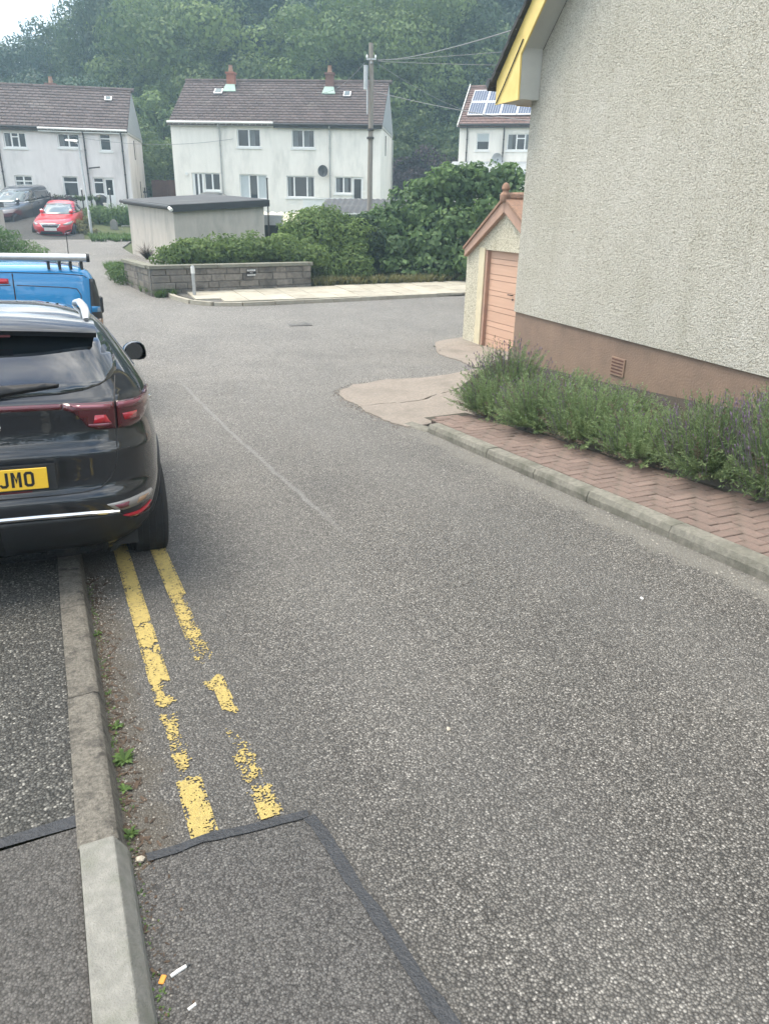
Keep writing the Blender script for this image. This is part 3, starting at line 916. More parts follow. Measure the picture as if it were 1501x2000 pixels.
def flags():
    t = 3.5
    row = 0
    while t < 14.2:
        w = .62
        lo = 18.75 + .036 * max(0, t - 4.5) + (.75 * max(0, (4.1 - t)) if t < 4.1 else 0)
        hi = 20.55 + .12 * (t - 3) * .9 if t < 7.2 else 21.05 + (t - 7.2) * .1
        s = lo + .03
        k = 0
        while s < hi - .1:
            e = min(hi, s + (.9 if (row + k) % 2 else .62))
            z = [gz(s, t), gz(s, t + w), gz(e, t + w), gz(e, t)]
            h = .088 + rnd.uniform(-.004, .004)
            c = [(t + .006, s + .006, z[0] + h), (t + w - .006, s + .006, z[1] + h), (t + w - .006, e - .006, z[2] + h), (t + .006, e - .006, z[3] + h)]
            mb = MB()
            mb.prism([(a, b, d - .05) for a, b, d in c], (0, 0, .05), a=rnd.random())
            mb.build('paving_flag', M['slab'], far)
            s = e
            k += 1
        t += w
        row += 1
flags()

# ---- road gully
gb = thing('gully_grate', 'iron drain grate set in the road before the block wall', 'drain grate', Q(15.79, 5.04, gz(15.79, 5.04)), RZ)
mb = MB()
for x0, x1, y0, y1 in ((-.24, .24, -.24, -.19), (-.24, .24, .19, .24), (-.24, -.19, -.19, .19), (.19, .24, -.19, .19)):
    mb.box(x0, x1, y0, y1, -.05, .006)
mb.build('frame', M['iron'], gb)
for k in range(7):
    x = -.165 + k * .055
    MB().box(x - .010, x + .010, -.19, .19, -.05, .004).build('bar', M['iron'], gb)
MB().box(-.19, .19, -.19, .19, -.049, -.045).build('sump', M['black'], gb)

# ================================================================== GARDEN WALL
WL, WR = (20.39, 2.64), (21.03, 7.13)
wl3, wr3 = Q(*WL, 0), Q(*WR, 0)
wd = wr3 - wl3
wlen = wd.length
wrz = math.atan2(wd.y, wd.x)
gw = thing('garden_wall', 'low grey stone block wall with flat coping, standing behind the far pavement', 'garden wall', (wl3.x, wl3.y, -.47), wrz)
ztop = .33 + .47
MB().box(.02, wlen - .02, .03, .20, 0, ztop - .09).build('mortar_core', M['mortar'], gw)
MB().box(-.02, .15, .03, 2.55, 0, ztop - .09).build('mortar_core', M['mortar'], gw)
courses = [(0, .2), (.2, .37), (.37, .55), (.55, ztop - .09)]
for ci, (z0, z1) in enumerate(courses):
    x = 0.0
    while x < wlen - .05:
        w = min(rnd.uniform(.28, .62) if not (x > wlen - .8) else .5, wlen - x)
        if wlen - x - w < .15:
            w = wlen - x
        d = rnd.uniform(-.012, .012)
        MB().box(x + .006, x + w - .006, d, .21, z0 + .006, z1 - .006, a=rnd.random()).build('block', M['block'], gw, bevel=.01)
        x += w
    y = .22
    while y < 2.5:
        w = rnd.uniform(.35, .6)
        d = rnd.uniform(-.012, .012)
        MB().box(-.03 + d, .16, y + .006, min(2.6, y + w) - .006, z0 + .006, z1 - .006, a=rnd.random()).build('block', M['block'], gw, bevel=.01)
        y += w
x = -.05
while x < wlen:
    w = min(.9, wlen + .05 - x)
    MB().box(x + .003, x + w - .003, -.045, .255, ztop - .088, ztop, a=rnd.random()).build('coping_stone', M['coping'], gw, bevel=.008)
    x += .9
for y in (.26, 1.06, 1.86):
    MB().box(-.075, .205, y + .003, y + .797, ztop - .088, ztop, a=rnd.random()).build('coping_stone', M['coping'], gw, bevel=.008)
# sign on the wall
def text_mesh(body, size, m, name, parent, loc, rot, align='CENTER', ext=.001, sx=1.0):
    cu = bpy.data.curves.new(name, 'FONT')
    cu.body = body
    cu.size = size
    cu.extrude = ext
    cu.align_x = align
    cu.align_y = 'CENTER'
    tmp = bpy.data.objects.new('tmp', cu)
    COL.objects.link(tmp)
    bpy.context.view_layer.update()
    me = bpy.data.meshes.new_from_object(tmp.evaluated_get(bpy.context.evaluated_depsgraph_get()))
    bpy.data.objects.remove(tmp)
    me.materials.clear()
    me.materials.append(m)
    o = link(name, me, parent)
    o.location = loc
    o.rotation_euler = rot
    o.scale = (sx, 1, 1)
    return o
text_sign = thing('wall_sign', 'small black and white parking notice fixed to the grey block wall', 'sign', gw.matrix_basis @ Vector((2.705, -.022, .565)), wrz)
MB().box(-.135, .135, -.006, .006, -.095, .095).build('plate', M['ink'], text_sign)
MB().box(-.12, .12, -.0075, -.0062, .038, .082).build('band', M['white_ink'], text_sign)
MB().box(-.12, .12, -.0075, -.0062, -.082, -.042).build('band', M['white_ink'], text_sign)
text_mesh('PRIVATE', .05, M['ink'], 'lettering', text_sign, (0, -.0085, .060), (R(90), 0, 0))
text_mesh('NO', .05, M['white_ink'], 'lettering', text_sign, (0, -.0072, -.002), (R(90), 0, 0))
text_mesh('PARKING', .046, M['ink'], 'lettering', text_sign, (0, -.0085, -.062), (R(90), 0, 0))

# ================================================================== HOUSES BEHIND
def opening_wall(u0, u1, h0, h1, holes, depth=.12):
    """front face at v=0 with rectangular holes and their reveals"""
    us = sorted({u0, u1, *[x for h in holes for x in h[:2]]})
    hs = sorted({h0, h1, *[x for h in holes for x in h[2:4]]})
    us = [u for u in us if u0 <= u <= u1]
    hs = [h for h in hs if h0 <= h <= h1]
    mb = MB()
    for a, b in zip(us, us[1:]):
        for c, d in zip(hs, hs[1:]):
            mu, mh = (a + b) / 2, (c + d) / 2
            if any(h[0] < mu < h[1] and h[2] < mh < h[3] for h in holes):
                continue
            mb.quad((a, 0, c), (b, 0, c), (b, 0, d), (a, 0, d))
    for a, b, c, d in [h[:4] for h in holes]:
        mb.quad((a, 0, c), (a, 0, d), (a, depth, d), (a, depth, c))
        mb.quad((b, 0, c), (b, depth, c), (b, depth, d), (b, 0, d))
        mb.quad((a, 0, d), (b, 0, d), (b, depth, d), (a, depth, d))
        mb.quad((a, 0, c), (a, depth, c), (b, depth, c), (b, 0, c))
    return mb
def window(parent, a, b, c, d, cols, sill=True, name='window', label=None, fr=.055, v0=.07):
    """cols: list of (width share, kind) ; kind g glass, c curtain, d dark curtain, f small light above glass, p solid panel, h half blind"""
    mb = MB()
    mb.box(a, b, v0, v0 + .05, c, c + fr)
    mb.box(a, b, v0, v0 + .05, d - fr, d)
    mb.box(a, a + fr, v0, v0 + .05, c + fr, d - fr)
    mb.box(b - fr, b, v0, v0 + .05, c + fr, d - fr)
    tot = sum(w for w, k in cols)
    x = a + fr
    wid = b - a - 2 * fr
    panes = []
    for i, (w, k) in enumerate(cols):
        x1 = x + wid * w / tot
        if i:
            mb.box(x - fr * .7, x + fr * .7, v0 - .004, v0 + .054, c + fr, d - fr)
        l, r_ = x + (fr * .7 if i else 0), x1 - (fr * .7 if i < len(cols) - 1 else 0)
        if k == 'f':
            hh = d - fr - (d - c) * .26
            mb.box(l, r_, v0 - .002, v0 + .052, hh, hh + fr * 1.1)
            panes += [(l, r_, hh + fr * 1.1, d - fr, 'g'), (l, r_, c + fr, hh, 'g')]
        elif k == 'e':
            hh = d - fr - (d - c) * .26
            mb.box(l, r_, v0 - .002, v0 + .052, hh, hh + fr * 1.1)
            panes += [(l, r_, hh + fr * 1.1, d - fr, 'g'), (l, r_, c + fr, hh, 'd')]
        elif k == 'p':
            mb.box(l, r_, v0 + .01, v0 + .04, c + fr, d - fr)
        elif k == 's':      # door leaf with two glass slits
            m_ = (l + r_) / 2
            for q0, q1 in ((l, l + (m_ - l) * .3), (m_ - (m_ - l) * .18, m_ + (m_ - l) * .18), (r_ - (m_ - l) * .3, r_)):
                mb.box(q0, q1, v0 - .002, v0 + .048, c + fr, d - fr)
            panes += [(l + (m_ - l) * .3, m_ - (m_ - l) * .18, c + fr, d - fr, 'g'), (m_ + (m_ - l) * .18, r_ - (m_ - l) * .3, c + fr, d - fr, 'g')]
        elif k == 'D':      # door: glass above, panel below
            hh = c + (d - c) * .42
            mb.box(l, r_, v0 + .005, v0 + .045, c + fr, hh)
            panes.append((l + .05, r_ - .05, hh, d - fr - .05, 'g'))
            mb.box(l, l + .05, v0 + .003, v0 + .047, hh, d - fr)
            mb.box(r_ - .05, r_, v0 + .003, v0 + .047, hh, d - fr)
            mb.box(l + .05, r_ - .05, v0 + .003, v0 + .047, d - fr - .05, d - fr)
        else:
            panes.append((l, r_, c + fr, d - fr, k))
        x = x1
    w_ = mb.build(name, M['upvc'], parent)
    if label: w_['label'] = label
    for (l, r_, p, q, k) in panes:
        pm_ = M['curtain'] if k == 'c' else M['glass']
        MB().box(l, r_, v0 + .02, v0 + .03, p, q).build('pane', pm_, w_)
        if k == 'd':
            MB().box(l + .02, l + (r_ - l) * .55, v0 + .012, v0 + .019, p + .02, q - .02).build('curtain', M['curtain_dark'], w_)
        if k == 'e2':
            pass
        if k == 'h':
            MB().box(l, r_, v0 + .012, v0 + .019, p + (q - p) * .5, q).build('blind', M['curtain'], w_)
    if sill:
        MB().box(a - .07, b + .07, -.05, .10, c - .10, c - .002).build('sill', M['white_paint'], w_)
    MB().box(a, b, .115, .119, c, d).build('room_dark', M['black'], w_)
    return w_
def house(name, label, A, u, L, depth, floor, eave, ridge, wins, mat, tile, gable_r=True, gable_l=False, courses=17, over=.25, tw=.32, left_over=0.0, base=None):
    rz = math.atan2(u[1], u[0])
    base = floor if base is None else base
    h = thing(name, label, 'house', (A[0], A[1], 0), rz)
    holes = [w['r'] for w in wins]
    mb = opening_wall(-left_over, L, base - .8, eave, [(a, b, c, d) for a, b, c, d in holes])
    half = depth / 2
    # gables and back
    mb.quad((L, 0, base - .8), (L, depth, base - .8), (L, depth, eave), (L, half, ridge - .06), (L, 0, eave))
    mb.quad((-left_over, 0, base - .8), (-left_over, 0, eave), (-left_over, half, ridge - .06), (-left_over, depth, eave), (-left_over, depth, base - .8))
    mb.quad((-left_over, depth, base - .8), (-left_over, depth, eave), (L, depth, eave), (L, depth, base - .8))
    mb.build('wall', mat, h, fix=False)
    for w in wins:
        window(h, *w['r'], w['c'], sill=w.get('sill', True), name=w.get('n', 'window'), label=w.get('l'))
    # roof: courses of tiles, each one lapping the one below
    rise = ridge - eave
    run = half
    sl = math.hypot(rise, run + over)
    for side in (0, 1):
        tl = MB()
        n = courses
        for k in range(n):
            f0, f1 = k / n, (k + 1.12) / n
            v0, z0 = -over + (half + over) * f0, eave - over * rise / half + (rise + over * rise / half) * f0
            v1, z1 = -over + (half + over) * min(1, f1), eave - over * rise / half + (rise + over * rise / half) * min(1, f1)
            if side:
                if k % 4: 
                    continue
                f1 = (k + 4) / n
                v0, v1 = depth - v0, depth - (-over + (half + over) * min(1, f1))
                z1 = eave - over * rise / half + (rise + over * rise / half) * min(1, f1)
                tl.quad((-left_over - .05, v0, z0 + .05), (L + .05, v0, z0 + .05), (L + .05, v1, z1 + .05), (-left_over - .05, v1, z1 + .05))
                continue
            x = -left_over - .08
            off = (k % 2) * tw / 2
            x -= off
            while x < L + .08:
                xa, xb = max(x, -left_over - .08), min(x + tw, L + .08)
                if xb - xa > .03:
                    j = rnd.uniform(-.006, .006)
                    lift = .085 + j
                    g = .014
                    tl.add([(xa + g, v0, z0 + .02), (xb - g, v0, z0 + .02), (xb - g, v0, z0 + lift), (xa + g, v0, z0 + lift), (xb - g, v1, z1 + .028), (xa + g, v1, z1 + .028)],
                           [(0, 1, 2, 3), (3, 2, 4, 5), (1, 4, 2), (0, 3, 5)], rnd.random())
                x += tw
        o = tl.build('roof_tiles' if not side else 'back_roof', tile, h, fix=False)
        if not side:
            o['kind'] = 'stuff'
    ub = MB()
    ub.quad((-left_over - .08, -over, eave - over * rise / half + .015), (L + .08, -over, eave - over * rise / half + .015), (L + .08, half, ridge + .012), (-left_over - .08, half, ridge + .012))
    ub.build('roof_underlay', M['pipe_dark'], h)
    rb = MB()
    x = -left_over - .1
    while x < L:
        rb.lathe([(.10, 0), (.11, .44)], 8, (x, half, ridge + .03), axis='x', a=rnd.random())
        x += .45
    rb.build('ridge_tiles', M['roof_tile'] if tile is M['roof_tile'] else tile, h)
    return h, rz
# ---- middle house
h2, rz2 = house('semi_detached_house', 'white rendered house with two brick chimneys, behind the flat roofed garage', (-11.91, 44.51), (.9962, -.0872), 11.36, 6.6, 1.3, 5.78, 8.12, [
    dict(r=(3.62, 4.89, 4.62, 5.50), c=[(1, 'g'), (1, 'd')]),
    dict(r=(6.58, 7.82, 4.62, 5.50), c=[(1, 'd'), (1, 'd')]),
    dict(r=(.98, 1.66, 1.3, 3.32), c=[(1, 's')], n='door', sill=False),
    dict(r=(1.66, 2.56, 2.44, 3.32), c=[(1, 'g'), (1, 'g')]),
    dict(r=(3.64, 5.16, 2.05, 3.28), c=[(1, 'c'), (1, 'g'), (1, 'c')]),
    dict(r=(6.24, 7.78, 2.18, 3.25), c=[(.8, 'd'), (1.6, 'g'), (.8, 'd')]),
    dict(r=(8.9, 9.82, 2.42, 3.25), c=[(1, 'd'), (1, 'd')]),
    dict(r=(9.82, 10.42, 1.35, 3.25), c=[(1, 'D')], n='door', sill=False),
], M['white_render'], M['roof_tile'])
MB().prism([(11.38, -.05, 5.75), (11.38, 6.65, 5.75), (11.38, 3.3, 8.05)], (.035, 0, 0)).build('gable_cladding', M['slate_grey'], h2)
MB().box(11.37, 11.40, -.02, 6.62, 5.62, 5.74).build('gable_drip', M['grey_board'], h2)
def gutter(h, u0, u1, z, m, v=-.30):
    MB().tube([(u0, v, z), (u1, v, z)], .055, 8).build('gutter', m, h)
    MB().box(u0, u1, -.22, -.19, z - .16, z + .02).build('fascia', m, h)
def downpipe(h, u, z0, z1, m):
    mb = MB().tube([(u, -.29, z1), (u, -.26, z1 - .12), (u, -.07, z1 - .28), (u, -.07, z0)], .04, 8)
    for k in range(3):
        z = z0 + (z1 - .4 - z0) * (k + .5) / 3
        mb.lathe([(.052, z - .03), (.052, z + .03)], 8, (u, -.07, 0))
    mb.build('downpipe', m, h)
gutter(h2, -.08, 5.66, 5.76, M['white_paint'])
gutter(h2, 5.67, 11.42, 5.70, M['gutter_black'])
downpipe(h2, 2.69, 1.3, 5.74, M['pipe_grey'])
downpipe(h2, 8.64, 1.3, 5.68, M['pipe_grey'])
MB().tube([(11.44, 6.2, 1.3), (11.44, 6.2, 5.5)], .04, 8).build('downpipe', M['pipe_grey'], h2)
MB().tube([(11.42, 2.0, 4.4), (11.42, 2.0, 5.4)], .025, 6).build('waste_pipe', M['pipe_dark'], h2)
def chimney(h, u, v, zb, zt, m, w=.42, flash=True):
    c = MB().box(u - w / 2, u + w / 2, v - w / 2, v + w / 2, zb, zt).box(u - w / 2 - .05, u + w / 2 + .05, v - w / 2 - .05, v + w / 2 + .05, zt, zt + .09).build('chimney', m, h)
    MB().lathe([(.13, zt + .09), (.10, zt + .40), (.12, zt + .44)], 12, (u, v, 0)).build('chimney_pot', M['terracotta'], c)
    if flash:
        zz = zb + .25
        MB().prism([(u - w / 2 - .16, v - w / 2 - .30, zz - .34), (u + w / 2 + .16, v - w / 2 - .30, zz - .34), (u + w / 2 + .04, v - w / 2 - .02, zz + .02), (u - w / 2 - .04, v - w / 2 - .02, zz + .02)], (0, -.02, .04)).build('flashing', M['copper'], c)
chimney(h2, 2.66, 2.85, 7.6, 8.42, M['chimney'])
chimney(h2, 8.22, 2.7, 7.5, 8.40, M['chimney_dark'])
def skylight(h, u0, u1, z0, z1, eave, ridge, half, over=.25):
    f = lambda z: (z - eave) / (ridge - eave) * half
    k = MB().prism([(u0, f(z0), z0 + .10), (u1, f(z0), z0 + .10), (u1, f(z1), z1 + .10), (u0, f(z1), z1 + .10)], (0, -.03, .05)).build('skylight', M['alu'], h)
    MB().prism([(u0 + .06, f(z0) + .03, z0 + .17), (u1 - .06, f(z0) + .03, z0 + .17), (u1 - .06, f(z1) - .08, z1 + .11), (u0 + .06, f(z1) - .08, z1 + .11)], (0, -.02, .03)).build('pane', M['wind_glass'], k)
skylight(h2, 1.84, 2.30, 7.26, 7.52, 5.78, 8.12, 3.3)
skylight(h2, 9.06, 9.46, 7.17, 7.43, 5.78, 8.12, 3.3)
def dish(name, label, loc, rz, r, m=None):
    d = thing(name, label, 'satellite dish', loc, rz)
    V, Fs = [], []
    for i in range(5):
        for k in range(20):
            a = 2 * math.pi * k / 20
            q = r * i / 4
            V.append((q * math.cos(a), -.30 + .35 * (q * q) / r * -1 + .0, q * math.sin(a) * 1.08))
    for i in range(4):
        for k in range(20):
            Fs.append((i * 20 + k, i * 20 + (k + 1) % 20, (i + 1) * 20 + (k + 1) % 20, (i + 1) * 20 + k))
    MB().add(V, Fs).build('reflector', m or M['felt'], d, smooth=True)
    MB().tube([(0, -.28, -r * .8), (0, -.62, -.05)], .012, 6).box(-.03, .03, -.68, -.58, -.09, .01).build('arm', M['black'], d)
    MB().tube([(0, 0, -.1), (0, -.12, -.1), (0, -.29, 0)], .02, 6).build('bracket', M['black'], d)
    return d
p = h2.matrix_basis @ Vector((8.21, 0, 3.5))
dish('satellite_dish', 'dark oval satellite dish on the white wall above the lower windows', p, rz2 + .25, .27)
MB().lathe([(.09, 0), (.09, .03), (.05, .06)], 12, (0, 0, 0), axis='y').build('alarm_box', M['white_paint'], h2).location = (.72, -.06, 3.25)

# ---- left house
h1, rz1 = house('semi_detached_house', 'pinkish white rendered house at the left edge, behind the parked red car', (-20.73, 43.66), (.9835, .1812), 6.42, 6.6, 1.45, 5.36, 7.62, [
    dict(r=(.12, 1.24, 4.34, 5.08), c=[(1, 'd'), (1.1, 'f'), (1, 'g')]),
    dict(r=(2.84, 3.95, 4.42, 5.10), c=[(1, 'd'), (1, 'g')]),
    dict(r=(4.98, 5.56, 4.32, 5.15), c=[(1, 'f')]),
    dict(r=(.36, 1.26, 2.04, 2.98), c=[(1, 'e'), (1, 'e')]),
    dict(r=(2.82, 3.60, 1.98, 3.0), c=[(1, 'f')]),
    dict(r=(4.4, 4.95, 2.12, 2.98), c=[(1, 'f')]),
    dict(r=(4.95, 5.50, 1.47, 2.98), c=[(1, 'D')], n='door', sill=False),
    dict(r=(-1.5, -.42, 2.2, 2.98), c=[(1, 'c'), (1, 'g')]),
], M['pink_render'], M['roof_tile'], courses=15, left_over=9.0)
MB().prism([(6.44, -.05, 5.30), (6.44, 6.65, 5.30), (6.44, 3.3, 7.55)], (.035, 0, 0)).build('gable_cladding', M['slate_grey'], h1)
MB().box(6.43, 6.47, -.02, 6.62, 5.18, 5.29).build('gable_drip', M['grey_board'], h1)
gutter(h1, 1.95, 6.48, 5.30, M['white_paint'])
gutter(h1, -9, 1.94, 5.33, M['gutter_black'])
downpipe(h1, -.17, 1.4, 5.3, M['pipe_dark'])
downpipe(h1, 4.19, 1.4, 5.3, M['pipe_dark'])
downpipe(h1, 6.14, 1.4, 5.3, M['pipe_dark'])
MB().tube([(6.49, 2.2, 4.0), (6.49, 2.2, 5.0)], .022, 6).build('waste_pipe', M['pipe_dark'], h1)
MB().tube([(6.49, 3.4, 1.7), (6.49, 3.4, 2.9)], .022, 6).build('waste_pipe', M['pipe_dark'], h1)
skylight(h1, 5.14, 5.52, 6.86, 7.06, 5.36, 7.62, 3.3)
chimney(h1, 2.14, 3.6, 7.2, 7.75, M['chimney_dark'], w=.5, flash=False)
MB().box(3.62, 4.35, -.03, -.005, 1.45, 2.0).build('step_panel', M['white_paint'], h1)

# ---- right house with the solar panels
h3, rz3 = house('solar_panel_house', 'white rendered house with solar panels on its roof, at the far right', (4.15, 51.31), (.9646, -.2638), 9.5, 7.0, 2.0, 6.56, 9.0, [
    dict(r=(1.08, 1.88, 5.14, 6.1), c=[(1, 'h')]),
    dict(r=(2.97, 4.62, 5.14, 6.06), c=[(1, 'd'), (1, 'f'), (1, 'd')]),
], M['white_render'], M['roof_tile_red'], courses=17)
gutter(h3, 0, 9.5, 6.52, M['gutter_black'])
downpipe(h3, .5, 3.9, 6.5, M['pipe_dark'])
downpipe(h3, 2.76, 3.9, 6.5, M['pipe_dark'])
MB().prism([(-.10, -.27, 6.40), (-.10, 3.5, 9.10), (-.10, 3.5, 9.22), (-.10, -.27, 6.52)], (-.04, 0, 0)).build('verge_board', M['white_paint'], h3)
f3 = lambda z: (z - 6.56) / (9.0 - 6.56) * 3.5
for row, (z0, z1) in enumerate(((6.98, 7.80), (7.84, 8.62))):
    for k in range(6):
        x0 = .30 + k * 1.02
        o = MB().prism([(x0, f3(z0), z0 + .13), (x0 + .98, f3(z0), z0 + .13), (x0 + .98, f3(z1), z1 + .13), (x0, f3(z1), z1 + .13)], (0, -.025, .035)).build('solar_panel', M['alu'], h3)
        for q in range(6):
            a, b = x0 + .045 + q * .151, x0 + .045 + q * .151 + .136
            MB().prism([(a, f3(z0) + .03, z0 + .19), (b, f3(z0) + .03, z0 + .19), (b, f3(z1) - .07, z1 + .125), (a, f3(z1) - .07, z1 + .125)], (0, -.006, .009)).build('cell', M['panel'], o)
p = h3.matrix_basis @ Vector((2.36, 0, 4.62))
dish('satellite_dish', 'grey satellite dish low on the solar panel house, half behind leaves', p, rz3 + .3, .33, M['galv'])
MB().prism([(-.35, -2.2, 3.75), (9.5, -2.2, 3.75), (9.5, 0, 4.42), (-.35, 0, 4.42)], (0, 0, .08)).build('extension_roof', M['slate_grey'], h3)
MB().box(.0, 9.5, -1.9, -.02, 1.2, 3.76).build('extension_wall', M['white_render'], h3)
MB().box(.6, 9.4, -1.94, -1.905, 3.45, 3.70).build('extension_fascia', M['white_paint'], h3)

# ================================================================== FLAT ROOFED GARAGE
C0 = Vector((-7.06, 25.86, 0))
fg = thing('flat_roof_garage', 'grey rendered garage with a dark felt flat roof, standing behind the block wall', 'garage', C0, R(35))
# local x runs along the street face, y along the lane face
zc = [1.60, 1.82, 1.98, 1.72]     # roof underside at front corner, right, back, left
gx, gy = 3.24, 4.76
MB().add([(0, 0, -.7), (gx, 0, -.7), (gx, gy, -.7), (0, gy, -.7), (0, 0, zc[0]), (gx, 0, zc[1]), (gx, gy, zc[2]), (0, gy, zc[3])],
         [(0, 1, 5, 4), (1, 2, 6, 5), (2, 3, 7, 6), (3, 0, 4, 7)]).build('wall', M['grey_render'], fg)
o_ = .14
V = [(-o_, -o_, zc[0] - .02), (gx + o_, -o_, zc[1] - .01), (gx + o_, gy + o_, zc[2]), (-o_, gy + o_, zc[3])]
MB().prism(V, (0, 0, .17)).build('roof', M['felt'], fg, bevel=.02)
MB().prism([(V[0][0], V[0][1] - .02, V[0][2] - .06), (V[1][0], V[1][1] - .02, V[1][2] - .06), (V[1][0], V[1][1] - .02, V[1][2] + .15), (V[0][0], V[0][1] - .02, V[0][2] + .15)], (0, -.025, 0)).build('fascia_board', M['gutter_black'], fg)
MB().tube([(-o_ - .07, -o_ - .12, zc[0] + .07), (-o_ - .07, gy + o_, zc[3] + .10)], .06, 10).build('gutter', M['gutter_black'], fg)
MB().tube([(-o_ - .07, -o_ - .10, zc[0] + .05), (-o_ - .04, -o_ - .24, zc[0] - .01)], .055, 10).build('gutter_outlet', M['white_paint'], fg)
# ================================================================== SALMON DOOR GARAGE
gb_z = -.76
pg = thing('gabled_garage', 'small cream roughcast garage with a salmon boarded door beside the big wall', 'garage', Q(13.70, 8.0, gb_z), RZ)
# local x into the building (t), y along s (negative to the right in view), z up
def GP(y, z, x=0):
    return (x, y, z)
y0, y1, yo0, yo1 = .07, -2.70, -.60, -2.05
hE, hA, yA = 1.86, 2.62, -1.30
dz = 1.90
mb = MB()
mb.quad(GP(y0, -.4), GP(y0, hE), GP(yo0, hE), GP(yo0, -.4))
mb.quad(GP(yo1, -.4), GP(yo1, hE), GP(y1, hE), GP(y1, -.4))
mb.quad(GP(yo0, dz), GP(yo0, hE), GP(yo1, hE), GP(yo1, dz)) if dz < hE else None
mb.quad(GP(y0, hE), GP(yA, hA + .04), GP(y1, hE))
mb.quad(GP(y0, -.4), GP(y0, -.4, 5), GP(y0, hE, 5), GP(y0, hE))
mb.quad(GP(y1, -.4), GP(y1, hE), GP(y1, hE, 5), GP(y1, -.4, 5))
mb.quad(GP(y0, -.4, 5), GP(y1, -.4, 5), GP(y1, hE, 5), GP(yA, hA, 5), GP(y0, hE, 5))
mb.build('wall', M['roughcast_cream'], pg, fix=False)
# smooth painted reveal round the door
MB().box(.0, .16, yo0 - .0, yo0 + .002, -.3, dz).build('reveal', M['grey_board'], pg)
MB().box(-.006, .15, yo0 - .004, yo0 + .20, -.3, dz - .01).build('door_surround', pm('cream smooth render', (0.66, 0.58, 0.40), None, 5, 0.8), pg)
MB().box(.02, .10, yo0 - .07, yo0 - .006, -.1, dz).build('door_frame', M['pink_stone'], pg)
dr = MB().box(.115, .14, yo1, yo0 - .02, .0, dz).build('door', M['pink_stone'], pg)
zz = .01
for k, hgt in enumerate([.155, .105, .155, .105, .195, .105, .19, .10, .195, .105, .19, .10, .17]):
    if zz + hgt > dz + .05: hgt = dz - zz
    MB().box(.095, .115, yo1 + .02, yo0 - .075, zz + .005, zz + hgt - .005, a=rnd.random()).build('door_board', M['pink_wood'], dr)
    zz += hgt
MB().tube([(.09, -1.55, 1.10), (.05, -1.55, 1.10), (.05, -1.43, 1.10)], .011, 6).lathe([(.02, .085), (.02, .095)], 8, (0, -1.55, 1.02), axis='x').build('handle', M['black'], dr)
# barge boards, roof, ridge and finial
def sl_board(ya, za, yb, zb, w, x0, x1):
    return [(x0, ya, za), (x0, yb, zb), (x0, yb, zb - w), (x0, ya, za - w)]
MB().prism([(-.09, y0 - .015, hE + .05), (-.09, yA, hA + .14), (-.09, yA, hA - .08), (-.09, y0 - .015, hE - .17)], (.09, 0, 0)).build('barge_board', M['pink_stone'], pg, bevel=.008)
MB().prism([(-.09, y1 - .10, hE - .02), (-.09, yA - .003, hA + .14), (-.09, yA - .003, hA - .08), (-.09, y1 - .10, hE - .20)], (.09, 0, 0)).build('barge_board', M['pink_stone'], pg, bevel=.008)
for sy, ye in ((1, y0 + .0), (-1, y1 - .13)):
    MB().prism([(-.12, ye, hE - .03), (-.12, yA, hA + .145), (5.1, yA, hA + .145), (5.1, ye, hE - .03)], (0, 0, .05)).build('roof', M['terracotta'], pg)
for k in range(10):
    x = -.12 + k * .42
    MB().lathe([(.085, 0), (.10, .40)], 10, (x, yA, hA + .17), axis='x').build('ridge_tile', M['terracotta'], pg, smooth=True)
MB().lathe([(.085, 0), (.10, .06), (.095, .12), (.06, .16), (.055, .18), (.075, .21), (.07, .26), (.045, .30), (.0, .32)], 14, (-.08, yA, hA + .10)).build('finial', M['terracotta'], pg, smooth=True)

# ================================================================== BIG HOUSE ON THE RIGHT
wa = R(-20.91)
hw = thing('roughcast_house', 'large roughcast gable wall on the right with terracotta plinth and yellow barge board', 'house', (2.03, 12.35, 0), -wa)
# local: y runs along the wall away from the camera, x into the building, z up
YN = -13.2
ap_y, ap_z = -4.6, 3.72 + 4.6
plz = .31
mb = MB()
def slope(y):
    return 3.72 - y if y > ap_y else ap_z - (ap_y - y)
mb.quad((0, 0, plz), (0, 0, 3.72), (0, ap_y, ap_z), (0, 2 * ap_y, 3.72), (0, YN, 3.72), (0, YN, plz))
mb.quad((0, 0, plz), (8, 0, plz), (8, 0, 3.72), (0, 0, 3.72))
mb.quad((8, 0, plz), (8, YN, plz), (8, YN, 3.72), (8, 2 * ap_y, 3.72), (8, ap_y, ap_z), (8, 0, 3.72))
mb.quad((0, YN, plz), (0, YN, 3.72), (8, YN, 3.72), (8, YN, plz))
mb.build('wall', M['roughcast'], hw)
MB().box(-.0, 8, YN, -.004, -.9, plz - .004).build('plinth', M['plinth'], hw)
for o in hw.children:
    if o.name.startswith('plinth'):
        o.location.x = .03
# drip edge of the roughcast
MB().box(.0005, .06, YN + .01, -.004, plz - .003, plz + .004).build('drip_edge', M['roughcast'], hw)
# air brick
ab = MB().box(.012, .05, -2.90, -2.61, -.17, .06).build('air_brick', M['brass'], hw)
for r_ in range(5):
    MB().box(.0095, .0125, -2.875, -2.635, -.145 + r_ * .042, -.125 + r_ * .042).build('slot', M['fence_brown'], ab)
